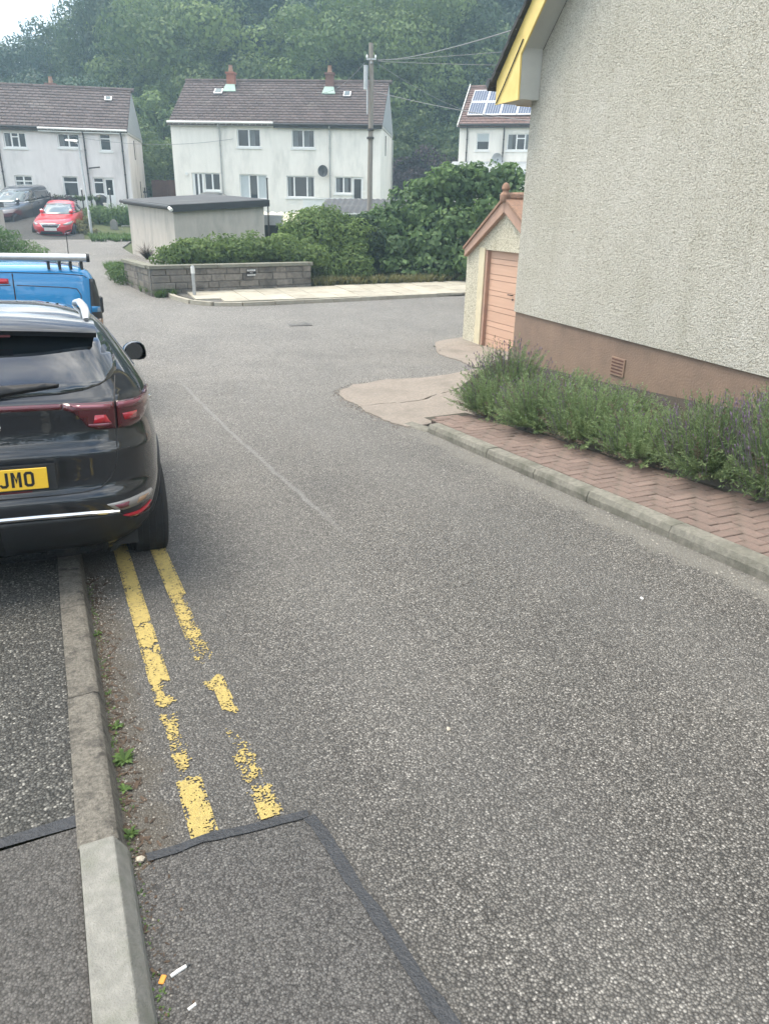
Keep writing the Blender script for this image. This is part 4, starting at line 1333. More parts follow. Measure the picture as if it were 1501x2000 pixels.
# eave box, barge board, soffit, roof
bx = -.35
MB().prism([(bx + .03, -.20, 3.30), (bx + .03, .43, 3.30), (bx + .03, .43, 3.48), (bx + .03, -.20, 4.02)], (-bx - .034, 0, 0)).build('eave_box', M['grey_board'], hw)
MB().box(0, 8, .004, .43, 3.30, 3.46).build('eave_soffit', M['grey_board'], hw)
MB().box(.0, 8, .432, .46, 3.29, 3.60).build('fascia', M['yellow_board'], hw)
bb = [(bx, .463, 3.285), (bx, .463, 3.60), (bx, ap_y, 3.60 + .463 - ap_y + .0), (bx, ap_y, 3.62 + .04 - ap_y), (bx, -.19, 3.62 + .23), (bx, -.21, 3.285)]
MB().prism([(bx, .463, 3.285), (bx, .463, 3.62), (bx, -.19, 4.27), (bx, -.19, 3.85), (bx, -.21, 3.285)], (.026, 0, 0)).build('barge_board', M['yellow_board'], hw)
MB().prism([(bx, -.192, 3.85), (bx, -.192, 4.272), (bx, ap_y, 4.272 - .192 - ap_y), (bx, ap_y, 3.85 - .192 - ap_y)], (.026, 0, 0)).build('barge_board', M['yellow_board'], hw)
MB().prism([(bx, 2 * ap_y - .3, 3.55), (bx, ap_y, 4.272 - .192 - ap_y), (bx, ap_y, 3.85 - .192 - ap_y), (bx, 2 * ap_y - .3, 3.13)], (.026, 0, 0)).build('barge_board', M['yellow_board'], hw)
MB().prism([(bx + .028, -.195, 3.93), (0, -.195, 3.93), (0, ap_y, 3.93 - .195 - ap_y), (bx + .028, ap_y, 3.93 - .195 - ap_y)], (0, 0, .02)).build('verge_soffit', M['grey_board'], hw)
# tiles: single pieces along the verge, the rest of the slope in courses
n = 30
for k in range(n):
    ya, yb = .60 - k * .185, .60 - k * .185 - .24
    za, zb = 4.10 - ya, 4.10 - yb
    j = rnd.uniform(-.012, .012)
    MB().prism([(bx - .075 + j, ya, za - .02), (bx + .30, ya, za - .02), (bx + .30, yb, zb - .045), (bx - .075 + j, yb, zb - .045)], (0, .02, .055), a=rnd.random()).build('roof_tile', M['dark_tile'], hw)
cm = MB()
for k in range(28):
    ya, yb = .60 - k * .185, .60 - k * .185 - .24
    za, zb = 4.10 - ya, 4.10 - yb
    cm.prism([(bx + .31, ya, za - .02), (8.3, ya, za - .02), (8.3, yb, zb - .045), (bx + .31, yb, zb - .045)], (0, .01, .045), a=rnd.random())
cm.prism([(bx - .05, ap_y, 8.7), (8.3, ap_y, 8.7), (8.3, 2 * ap_y - .5, 3.55), (bx - .05, 2 * ap_y - .5, 3.55)], (0, 0, .06))
tag(cm.build('roof_courses', M['dark_tile'], hw), kind='stuff')
MB().prism([(bx - .02, .56, 3.50), (bx - .02, ap_y, 3.50 + .56 - ap_y), (8.2, ap_y, 3.50 + .56 - ap_y), (8.2, .56, 3.50)], (0, 0, .03)).build('roof_deck', M['black'], hw)
MB().tube([(bx - .10, .56, 3.58), (8.2, .56, 3.55)], .06, 10).build('gutter', M['gutter_black'], hw)
MB().tube([(bx - .012, -.25, 4.02), (bx - .012, -.05, 3.80), (bx - .014, .22, 3.50), (bx - .012, .42, 3.30)], .009, 6).build('cable', M['black'], hw)
# ================================================================== SHEDS, FENCES AND SMALL YARD THINGS BEHIND THE HEDGES
cs = thing('lean_to_shed', 'low shed with a cream corrugated sheet roof, beside the flat roofed garage', 'shed', (-4.9, 30.0, 0), R(20))
V, Fs = [], []
for i in range(33):
    x = -.6 + i * .09
    for y, z in ((-.4, 1.14), (3.6, 1.50)):
        V.append((x, y, z + .035 * math.cos(i * math.pi / 2)))
for i in range(32):
    Fs.append((2 * i, 2 * i + 2, 2 * i + 3, 2 * i + 1))
MB().add(V, Fs).build('corrugated_roof', M['cream_sheet'], cs)
MB().box(-.4, 2.1, -.1, 3.4, -.6, 1.10).build('wall', M['fence_grey'], cs)
ds = thing('dark_roof_shed', 'long shed with a dark ribbed roof, between the bushes and the white house', 'shed', (-2.9, 32.2, 0), R(-2))
V, Fs = [], []
for i in range(41):
    x = -.1 + i * .12
    for y, z in ((-.2, 1.52), (3.6, 2.08)):
        V.append((x, y, z + .03 * (i % 2) + .012 * x))
for i in range(40):
    Fs.append((2 * i, 2 * i + 2, 2 * i + 3, 2 * i + 1))
MB().add(V, Fs).build('ribbed_roof', M['felt'], ds)
MB().box(0, 4.6, 0, 3.4, .0, 1.46).build('wall', M['fence_grey'], ds)
ww = thing('garden_wall', 'low white painted garden wall in front of the white rendered house', 'garden wall', (-4.4, 40.1, 0), R(-1))
MB().box(0, 3.2, 0, .2, .6, 2.08).build('wall', M['white_paint'], ww)
MB().box(-.03, 3.23, -.04, .24, 2.085, 2.15).build('coping', M['white_paint'], ww)
bf = thing('board_fence', 'reddish brown board fence between the two pale houses', 'fence', (-14.9, 50.2, 1.5), R(0))
for k in range(13):
    MB().box(k * .12, k * .12 + .112, rnd.uniform(-.01, .01), .03, 0, 1.55 + rnd.uniform(-.02, .02), a=rnd.random()).build('board', M['fence_brown'], bf)
MB().box(0, 1.56, .032, .07, .4, .5).box(0, 1.56, .032, .07, 1.1, 1.2).build('rail', M['fence_brown'], bf)
gg = thing('picket_gate', 'grey green picket gate beside the reddish fence', 'gate', (-15.75, 49.6, 1.5), R(5))
for k in range(6):
    MB().box(k * .13, k * .13 + .07, 0, .025, 0, 1.1).build('picket', M['fence_grey'], gg)
MB().box(-.02, .75, .027, .06, .2, .28).box(-.02, .75, .027, .06, .8, .88).build('rail', M['fence_grey'], gg)
df = thing('board_fence', 'dark grey board fence behind the bushes, right of the white house', 'fence', (-.3, 56.6, 1.9), R(-3))
for k in range(28):
    MB().box(k * .15, k * .15 + .142, rnd.uniform(-.01, .01), .03, 0, 1.75 + rnd.uniform(-.03, .03), a=rnd.random()).build('board', M['fence_grey'], df)
sp = thing('yard_post', 'thin dark upright post at the corner of the flat roofed garage', 'post', (-4.5, 29.3, .2), 0)
MB().tube([(0, 0, 0), (0, 0, 2.45)], .026, 8).lathe([(.034, 2.45), (.034, 2.5)], 8).build('shaft', M['pipe_dark'], sp)
MB().box(-.5, .5, .05, .35, .9, 1.25).build('trough', M['galv'], sp)
for (x, y, z0, z1, lab) in ((-17.5, 41.2, 1.0, 2.15, 'thin dark washing pole beside the grey pickup'), (-15.88, 41.28, 1.1, 2.3, 'thin dark washing pole behind the red car'), (-14.8, 42.3, 1.2, 2.35, 'white topped thin pole in front of the glazed white door')):
    wp = thing('washing_pole', lab, 'washing pole', (x, y, z0 - .3), 0)
    MB().tube([(0, 0, 0), (0, 0, z1 - z0 + .3)], .035, 8).build('shaft', M['pipe_dark'], wp)
    MB().lathe([(.045, z1 - z0 + .3), (.045, z1 - z0 + .36), (.0, z1 - z0 + .38)], 8).build('cap', M['white_paint'], wp)
bn = thing('round_bin', 'dark rounded bin against the pinkish house wall behind the lamp post', 'bin', (-15.75, 43.5, 1.3), 0)
MB().lathe([(.24, 0), (.30, .55), (.30, .6)], 14).build('body', M['trim_black'], bn)
MB().lathe([(.32, .6), (.30, .68), (.18, .78), (.0, .82)], 14).build('lid', M['trim_black'], bn)
for i, (x, y, lab) in enumerate(((-15.1, 42.6, 'white plant tub with a brown plant, in front of the glazed door'), (-14.35, 43.3, 'white tub standing right of the glazed door'))):
    tb = thing('plant_tub', lab, 'plant tub', (x, y, 1.0), 0)
    MB().lathe([(.17, 0), (.20, .62), (.22, .64), (.22, .7), (.17, .7)], 14).build('tub', M['white_paint'], tb)
pr = thing('gate_pier', 'upright grey stone gate pier with a rounded top by the green hedge', 'gate pier', (-13.25, 37.9, .05), R(12))
MB().prism([(-.17, 0, 0), (.17, 0, 0), (.17, 0, .78), (.10, 0, .90), (0, 0, .96), (-.10, 0, .90), (-.17, 0, .78)], (0, .2, 0)).build('stone', M['kerb_new'], pr, bevel=.02)
rl = thing('wire_fence', 'thin wire garden fence right of the stone gate pier', 'fence', (-13.0, 38.3, .1), R(12))
for k in range(3):
    MB().tube([(k * .55, 0, 0), (k * .55, 0, .62)], .015, 6).build('post', M['galv'], rl)
MB().tube([(0, 0, .6), (1.1, 0, .6)], .01, 5).build('top_wire', M['galv'], rl)
ec = thing('rendered_garage', 'grey rendered garage corner with a white fascia at the left edge', 'garage', (-14.55, 28.8, 0), R(20))
MB().box(-3.2, 0, 0, 4.5, -.4, 1.38).build('wall', M['grey_render'], ec)
MB().box(-3.25, .06, -.06, -.003, 1.385, 1.66).build('fascia', M['white_paint'], ec)
MB().box(-3.25, .06, 0, 4.6, 1.5, 1.68).build('roof', M['felt'], ec)
bo = thing('marker_post', 'short pale marker post on the pavement before the block wall', 'bollard', Q(19.90, 3.60, gz(19.9, 3.6) + .09), RZ)
MB().tube([(0, 0, -.1), (.0, 0, .64)], .042, 12).build('shaft', M['galv'], bo)
MB().tube([(0, 0, .53), (.0, 0, .68)], .05, 12).build('white_band', M['white_paint'], bo)
MB().tube([(0, 0, .685), (.0, 0, .72)], [.048, .03], 12).build('cap', M['galv'], bo)

# ================================================================== VEGETATION
nrg = np.random.default_rng(11)
def unit(n):
    v = nrg.normal(size=(n, 3))
    return v / np.linalg.norm(v, axis=1)[:, None]
def leaves(pts, nrm, size, aspect=.55, jit=.6, droop=.25, vals=None):
    """one folded leaf (two quads' worth of kite) per point"""
    n = len(pts)
    nn = nrm + jit * unit(n)
    nn /= np.linalg.norm(nn, axis=1)[:, None]
    r = unit(n)
    r[:, 2] -= droop
    tx = r - (r * nn).sum(1)[:, None] * nn
    tx /= np.linalg.norm(tx, axis=1)[:, None] + 1e-9
    ty = np.cross(nn, tx)
    L_ = (size * nrg.uniform(.6, 1.25, n))[:, None]
    W_ = L_ * aspect * .5
    V = np.empty((n, 4, 3))
    V[:, 0] = pts - tx * L_ * .5
    V[:, 1] = pts + ty * W_ + nn * L_ * .08
    V[:, 2] = pts + tx * L_ * .5 - nn * L_ * .1
    V[:, 3] = pts - ty * W_ + nn * L_ * .08
    Qd = np.arange(n * 4).reshape(n, 4)
    a = nrg.uniform(0, 1, n) if vals is None else np.clip(vals + nrg.normal(0, .16, n), 0, 1)
    return V.reshape(-1, 3), Qd, a
def clump_points(blobs, n, inner=.62):
    B = np.array([b[:3] for b in blobs], float)
    Rr = np.array([b[3:6] if len(b) > 4 else (b[3],) * 3 for b in blobs], float)
    w = (Rr[:, 0] * Rr[:, 1] + Rr[:, 0] * Rr[:, 2])
    k = nrg.choice(len(B), n, p=w / w.sum())
    d = unit(n)
    rad = inner + (1.08 - inner) * nrg.uniform(0, 1, n) ** .6
    # lumpy surface on each blob
    lump = .12 * np.sin(d[:, 0] * 7 + k * 1.7) * np.cos(d[:, 1] * 8 + k) + .10 * np.sin(d[:, 2] * 11 + k * 2.3)
    rad = rad * (1 + lump)
    return B[k] + d * Rr[k] * rad[:, None], d, k
def foliage(name, blobs, n, size, m, parent=None, aspect=.55, jit=.6, droop=.25, inner=.6, cut=None):
    pts, d, k = clump_points(blobs, n, inner)
    tint = nrg.uniform(.25, .75, len(blobs))[k]
    if cut is not None:
        ok = pts[:, 2] > cut
        pts, d, tint = pts[ok], d[ok], tint[ok]
    V, Qd, a = leaves(pts, d, size, aspect, jit, droop, tint)
    return link(name, np_mesh(name, V, Qd, a, m), parent)
def crown_blobs(r, h, n, seed, flat=.8, sub=.36):
    """lobes round the outside of an uneven ellipsoid"""
    g = np.random.default_rng(seed)
    out = []
    for i in range(n):
        z = 1 - 2 * (i + .5) / n
        ph = i * 2.399 + g.uniform(-.4, .4)
        q = math.sqrt(max(0, 1 - z * z))
        k = g.uniform(.62, .95)
        rr = r * sub * g.uniform(.7, 1.35)
        out.append((r * k * q * math.cos(ph), r * k * q * math.sin(ph), h + r * flat * 1.15 * k * z, rr, rr, rr * g.uniform(.6, .85)))
    out.append((0, 0, h, r * .6, r * .6, r * .6))
    return out
def trunk_mesh(name, h, r, top, seed, limbs=5, spread=.5):
    g = random.Random(seed)
    mb = MB()
    mb.tube([(0, 0, -1.0), (.05, .02, h * .3), (g.uniform(-.2, .2), g.uniform(-.2, .2), h * .7), (g.uniform(-.3, .3), g.uniform(-.3, .3), top)], [r * 1.3, r, r * .7, r * .15], 8)
    for i in range(limbs):
        a = i * 2 * math.pi / limbs + g.uniform(-.4, .4)
        z0 = h * g.uniform(.4, .75)
        l = spread * top * g.uniform(.5, .8) * .5
        mb.tube([(0, 0, z0), (l * .5 * math.cos(a), l * .5 * math.sin(a), z0 + l * .5), (l * math.cos(a), l * math.sin(a), z0 + l * 1.0)], [r * .45, r * .28, r * .08], 6)
    return mb.mesh(name, M['bark'], smooth=True)
arch = {}
def crown_mesh(kind):
    """a few crown shapes, shared by the trees of a kind"""
    if kind in arch:
        return arch[kind]
    r, h, n, nb, size, mat, flat, sub, trunk = {
        'broad': (5.2, 8.2, 34, 30000, .29, 'leaf_mid', .85, .33, .35),
        'broad2': (5.6, 8.4, 40, 32000, .29, 'leaf_mid', .8, .29, .35),
        'light': (5.4, 8.2, 36, 32000, .28, 'leaf_light', .9, .31, .33),
        'dark': (4.6, 9.0, 30, 26000, .28, 'leaf_dark', 1.15, .33, .35),
        'blue': (5.2, 8.6, 34, 30000, .29, 'leaf_blue', .95, .33, .35),
        'airy': (4.6, 9.0, 26, 13000, .28, 'leaf_dark', 1.2, .28, .3),
        'bush': (2.4, 2.0, 20, 9000, .22, 'leaf_light', .75, .36, .12),
        'purple': (2.6, 2.0, 20, 9000, .22, 'leaf_purple', .7, .36, .12),
    }[kind]
    sd = sum(map(ord, kind))
    bl = crown_blobs(r, h, n, sd, flat, sub)
    pts, d, k = clump_points(bl, nb, .55)
    tint = np.random.default_rng(sd).uniform(.1, .85, len(bl))[k]
    V, Qd, a = leaves(pts, d, size, .6, .65, .25, tint)
    arch[kind] = (np_mesh('crown', V, Qd, a, M[mat]), trunk_mesh('trunk', h, trunk, h + r * .5, sd))
    return arch[kind]
used_labels = set()
def tree(kind, x, y, ztop, scale, label, group=None, name='tree', cat='tree', sz=None):
    c, t = crown_mesh(kind)
    if kind not in TOPS:
        TOPS[kind] = max(v.co.z for v in c.vertices)
    s = scale
    zs = sz or s
    zb = ztop - TOPS[kind] * zs
    o = thing(name, label, cat, (x, y, zb), rnd.uniform(0, 6.28), group)
    o.scale = (s, s, zs)
    link('crown', c, o)
    if hz(x, y) < zb + 3 or y < 56:
        link('trunk', t, o)
    return o
TOPS = {}
# (kind, x/y slope, distance, top z/y slope, scale, label)
def T(kind, px_s, y, top_s, scale, label, **k):
    return tree(kind, px_s * y, y, 1.85 + top_s * y, scale, label, **k)
T('blue', -.452, 76, .170, 1.1, 'dark bushy tree at the left edge under open sky')
T('dark', -.398, 80, .193, 1.0, 'rounded tree peak against the sky, second from the left edge')
T('blue', -.425, 66, .135, 1.05, 'bluish tree low behind the left house roof')
T('broad', -.342, 74, .236, .78, sz=1.15, label= 'tall tree rising past the top of the view beside the open sky')
T('dark', -.308, 72, .245, .85, sz=1.2, label= 'dark upright tree with a ragged right edge against the sky')
T('airy', -.292, 76, .235, 1.0, 'thin crowned tree with sky showing through, left of the big green crown')
T('blue', -.345, 62, .128, 1.0, 'shaded tree right behind the left house ridge')
T('dark', -.305, 63, .12, .9, 'dark tree standing in the gap between the two left houses')
T('light', -.235, 68, .235, 1.35, 'big light green crown above the left chimney of the middle house')
T('broad2', -.272, 70, .165, 1.0, 'yellowish green crown bulging left of the middle house roof')
T('light', -.205, 64, .165, 1.0, 'green crown right behind the left chimney of the middle house')
T('blue', -.155, 72, .24, 1.25, 'dark crown in the hollow above the ridge of the middle house')
T('broad', -.128, 68, .165, 1.05, 'mid green crown behind the ridge between both chimneys')
T('light', -.082, 66, .225, 1.2, 'light green crown above the right chimney of the middle house')
T('broad2', -.06, 63, .13, .8, 'green crown just behind the right chimney')
T('dark', -.025, 72, .24, 1.15, 'dark narrow crown behind the telegraph pole top')
T('light', .028, 66, .235, 1.1, 'brightest green crown, high between the telegraph pole and the yellow gable')
T('broad2', .012, 68, .16, .9, 'green crown under the brightest one, left of the solar panel house')
T('dark', .075, 70, .245, 1.25, 'dark crown high on the slope left of the yellow gable')
T('dark', .07, 66, .165, 1.05, 'dark spreading crown under the overhead wires')
T('blue', .115, 74, .25, 1.25, 'dark crown at the top beside the yellow barge board')
T('broad', .13, 68, .2, 1.2, 'dark green crown behind the solar panel house roof')
T('dark', .035, 63, .115, .9, 'shaded crown low between the middle house and the solar panel house')
T('blue', -.20, 84, .27, 1.4, 'high crown at the top of the slope above the big light green tree')
T('blue', -.10, 84, .27, 1.4, 'high crown at the top of the slope above the ridge of the middle house')
T('dark', .0, 84, .275, 1.4, 'high dark crown at the top of the slope above the telegraph pole')
T('blue', .17, 80, .27, 1.4, 'dark crown hidden mostly behind the roughcast gable')
T('dark', -.50, 78, .15, 1.1, 'dark tree cut by the left edge of the view')
# undergrowth between and beside the houses
for kd, x, y, zt, sc_, lab in [('bush', -17.6, 56, 7.2, 1.0, 'light green bush on the bank between the left houses, upper'), ('bush', -15.2, 53.5, 6.0, .9, 'light green bush on the bank beside the middle house, lower'), ('bush', -17.4, 53, 4.4, .8, 'low bush at the foot of the bank behind the picket gate'),
                        ('bush', -16.6, 60, 9.5, 1.3, 'tall leafy bush on the bank between the left houses'), ('bush', 1.6, 60, 8.2, 1.3, 'light green bush on the bank right of the middle house'), ('bush', 4.2, 61, 8.0, 1.2, 'light green bush beside the solar panel house'), ('bush', -.2, 62, 9.4, 1.3, 'leafy bush high on the bank right of the middle house'),
                        ('purple', .9, 57.5, 5.4, .9, 'purple leaved bush right of the middle house, left one'), ('purple', 3.4, 58.5, 6.0, 1.0, 'purple leaved bush beside the solar panel house, right one'), ('purple', 2.2, 57.4, 4.6, .8, 'low purple leaved bush above the dark board fence')]:
    tree(kd, x, y, zt, sc_, lab, name='bush', cat='bush')
# dark mass of the wood further up, not to be told apart
mass_pts = []
def wood_mass():
    bl = []
    g = random.Random(5)
    for i in range(150):
        y = g.uniform(86, 125)
        x = g.uniform(-.30, .35) * y
        if x / y < -.26 and y > 95: continue
        r = g.uniform(3.5, 5.5)
        bl.append((x, y, hz(x, y) + g.uniform(2, 9), r, r, r * 1.1))
    for i in range(70):
        y = g.uniform(60, 72)
        x = g.uniform(-.34, .2) * y
        bl.append((x, y, hz(x, y) + g.uniform(1, 4), 2.8, 2.8, 2.6))
    for i in range(40):
        y = g.uniform(66, 84)
        x = g.uniform(-.52, -.32) * y
        bl.append((x, y, hz(x, y) + g.uniform(1, 4), 3.2, 3.2, 3.0))
    o = foliage('woodland', bl, 130000, .42, M['leaf_dark'], inner=.5)
    tag(o, kind='stuff')
wood_mass()

# ---- hedge and bushes behind the block wall and the far pavement
def shrub(name, label, cat, loc, blobs, n, size, m, stem=None, group=None, **kw):
    o = thing(name, label, cat, loc, 0, group)
    foliage('foliage', blobs, n, size, M[m], o, **kw)
    if stem:
        mb = MB()
        g = random.Random(3)
        for i in range(stem):
            b = blobs[i % len(blobs)]
            x, y = g.uniform(-.15, .15), g.uniform(-.15, .15)
            mb.tube([(b[0] * .3 + x, b[1] * .3 + y, -.3), (b[0] * .7, b[1] * .7, b[2] * .5), (b[0], b[1], b[2])], [.035, .025, .008], 6)
        mb.build('stem', M['bark'], o)
    return o
bl = []
g_ = random.Random(9)
for i in range(26):
    u = i / 25
    x = -6.1 + 3.9 * u + g_.uniform(-.15, .15)
    y = 21.2 + 1.5 * u + g_.uniform(.0, 1.5)
    bl.append((x + 4.2, y - 22, g_.uniform(.25, .55) + .18 * math.sin(u * 3.1), g_.uniform(.42, .6), g_.uniform(.4, .55), g_.uniform(.32, .45)))
shrub('hedge', 'bright green clipped hedge growing over the grey block wall', 'hedge', (-4.2, 22.0, 0), bl, 15000, .14, 'leaf_hedge', stem=8, aspect=.4)
bl = [(0, 0, .75, .95, .8, .8), (.4, .3, 1.25, .7, .6, .55), (-.5, .2, 1.05, .65, .6, .55), (.9, .1, .6, .75, .7, .8), (-.8, -.1, .4, .6, .6, .7), (.35, -.7, .0, .75, .5, .55), (-.3, -.5, .2, .7, .5, .6), (1.2, -.5, .1, .6, .5, .55), (.1, .6, 1.45, .4, .4, .35), (-.25, .3, 1.5, .3, .3, .25), (1.3, .4, 1.0, .5, .5, .45)]
shrub('bush', 'rounded green bush at the right end of the grey block wall', 'bush', (-2.3, 24.2, 0), bl, 15000, .14, 'leaf_hedge', stem=8, aspect=.36)
bl = []
g_ = random.Random(21)
for (x, y, z, r) in [(0, 0, .3, .9), (.6, .6, 1.0, .9), (1.5, .9, 1.6, 1.0), (2.3, 1.3, 2.1, 1.0), (3.2, 1.4, 2.3, 1.0), (4.2, 1.6, 2.3, 1.0), (5.0, 1.4, 2.0, 1.0), (1.0, .1, .3, .9), (2.0, .2, .7, 1.0), (3.0, .4, 1.1, 1.0), (4.0, .6, 1.2, 1.0), (1.2, -.6, -.1, .6), (2.2, -.5, .0, .7), (3.1, -.4, .15, .75), (4.2, -.2, .3, .8), (5.2, .3, .8, 1.0), (2.6, 1.0, 2.75, .45), (3.5, 1.2, 2.9, .4), (1.9, .9, 2.35, .4), (4.6, 1.3, 2.85, .4), (.2, .8, 1.35, .45)]:
    bl.append((x, y, z, r, r * .85, r * .82))
    for q in range(3):
        a, b = g_.uniform(0, 6.28), g_.uniform(-.2, .9)
        bl.append((x + r * .8 * math.cos(a), y + r * .6 * math.sin(a) - .2, z + r * .7 * b, r * .42, r * .42, r * .34))
shrub('large_shrub', 'tall leafy shrub with broad leaves, left of the cream garage', 'shrub', (-.8, 25.4, 0), bl, 21000, .20, 'leaf_shrub', stem=14, aspect=.62, inner=.7)
bl = [(0, 0, .5, .5, .45, .5), (.5, .1, .8, .5, .45, .5), (-.4, .2, .9, .45, .4, .45), (.2, .3, 1.25, .45, .4, .35), (.7, .5, .3, .5, .45, .5), (-.1, -.3, .0, .5, .4, .4)]
shrub('bush', 'darker bush with pale tips between the rounded bush and the tall shrub', 'bush', (-1.1, 24.7, 0), bl, 5000, .15, 'leaf_dark', stem=4, aspect=.5)
# strip of rough plants at the foot of the shrubs
pts = []
def blades(name, bases, n, length, width, m, parent=None, spread=.5, kind=None, vals=None, curl=.35):
    """narrow bent blades growing from the base points"""
    n_ = len(bases) * n
    B = np.repeat(np.array(bases, float), n, axis=0)
    a = nrg.uniform(0, 2 * np.pi, n_)
    sp_ = spread * np.sqrt(nrg.uniform(0, 1, n_))
    d = np.stack([np.cos(a) * sp_, np.sin(a) * sp_, np.ones(n_)], 1)
    d /= np.linalg.norm(d, axis=1)[:, None]
    L_ = (length * nrg.uniform(.5, 1.2, n_))[:, None]
    side = np.stack([-np.sin(a), np.cos(a), np.zeros(n_)], 1) * width * .5
    out = np.stack([np.cos(a), np.sin(a), -np.ones(n_) * .6], 1)
    p0 = B + nrg.normal(0, .01, (n_, 3)) * np.array([1, 1, 0])
    p1 = p0 + d * L_ * .55
    p2 = p1 + d * L_ * .45 + out * L_ * curl * sp_[:, None]
    V = np.stack([p0 - side, p0 + side, p1 + side * .8, p1 - side * .8, p2 + side * .15, p2 - side * .15], 1).reshape(-1, 3)
    i = np.arange(n_)[:, None] * 6
    Qd = np.concatenate([i + np.array([0, 1, 2, 3]), i + np.array([3, 2, 4, 5])], 0)
    v = nrg.uniform(0, 1, n_)
    o = link(name, np_mesh(name, V, Qd, np.concatenate([v, v]), m), parent)
    if kind: o['kind'] = kind
    return o
bs = []
for i in range(260):
    t = rnd.uniform(7.3, 13.5)
    s = 21.1 + (t - 7.2) * .06 + rnd.uniform(-.05, .5)
    p = P(s, t, .05)
    bs.append(tuple(p))
tag(blades('undergrowth', bs, 14, .30, .022, M['dry_grass'], spread=.7), kind='stuff')
bs = []
for i in range(420):
    s = rnd.uniform(20.6, 27)
    t = 2.75 - (s - 20.6) * .08 + rnd.uniform(-.25, .45) * min(1, (s - 20.2) / 1.5 + .35)
    bs.append(tuple(P(s, t, .0)))
for i in range(150):
    s = rnd.uniform(20.2, 21.6)
    bs.append(tuple(P(s, 2.95 + rnd.uniform(-.3, .22) - (s - 20.3) * .08, .0)))
tag(blades('verge_grass', bs, 16, .24, .016, M['weed'], spread=.8), kind='stuff')
bl = [(0, 0, .25, .35, .3, .3), (-.3, .5, .2, .35, .35, .28), (.15, -.5, .15, .3, .3, .22), (-.2, 1.1, .2, .4, .4, .3)]
shrub('weed_clump', 'mixed weeds growing at the left end of the block wall', 'weeds', P(23.4, 2.25), bl, 2200, .09, 'weed', aspect=.4)
dg = thing('dry_plant', 'dry brown spiky plant against the garage corner above the block wall', 'plant', (-7.35, 23.6, .2), 0)
blades('stalk', [(0, 0, 0)] * 12, 14, .55, .016, M['dead_leaf'], dg, spread=1.2)
# hedge, verge and shrubs near the far cars
bl = []
for i in range(14):
    u = i / 13
    bl.append((-14.7 + 1.9 * u + rnd.uniform(-.1, .1) + 13.8, 38.8 + .5 * u + rnd.uniform(-.1, .5) - 39, .75 + rnd.uniform(-.15, .15), .42, .42, .6))
shrub('hedge', 'fresh green hedge right of the parked red car', 'hedge', (-13.8, 39, .2), bl, 9000, .12, 'weed', aspect=.4)
bl = [(0, 0, .3, .4, .4, .35), (-.3, .2, .5, .35, .35, .35), (.4, 0, .2, .35, .35, .25), (.1, .3, .7, .25, .25, .3)]
shrub('bush', 'scruffy bush at the foot of the street lamp', 'bush', (-14.2, 36.6, .15), bl, 2600, .12, 'dry_grass', aspect=.4)
bl = [(0, 0, .3, .55, .5, .45), (-.5, .3, .5, .55, .5, .5), (.5, .2, .1, .5, .45, .3), (-1.1, .2, .4, .6, .5, .5), (.05, .5, .7, .4, .4, .3)]
shrub('bush', 'reddish green bush between the grey pickup and the red car', 'bush', (-17.0, 41.6, 1.0), bl, 3500, .13, 'leaf_purple', aspect=.5)
bl = [(0, 0, .45, .5, .4, .35), (-.5, .1, .6, .55, .45, .4), (.5, 0, .25, .5, .4, .28), (-1.1, .2, .55, .6, .5, .45), (.9, -.1, .1, .4, .3, .2), (-1.7, .2, .5, .6, .5, .45)]
shrub('low_shrub', 'feathery green shrub behind the blue van roof at the left edge', 'shrub', P(20.2, -.65, .82), bl, 7000, .16, 'leaf_shrub', aspect=.14, jit=1.0)
bs = []
for i in range(200):
    s, t = rnd.uniform(36.0, 38.3), rnd.uniform(2.3, 5.2)
    bs.append(tuple(P(s, t, .0)))
tag(blades('verge_grass', bs, 14, .25, .03, M['weed'], spread=.8), kind='stuff')
bs = []
for i in range(60):
    bs.append((-16.9 + rnd.uniform(-1.2, 1.2), 43.3 + rnd.uniform(-.4, .1), 1.75 + rnd.uniform(0, .1)))
gr_ = blades('garden_grass', bs, 10, .3, .03, M['weed'], spread=.8)
tag(gr_, kind='stuff')

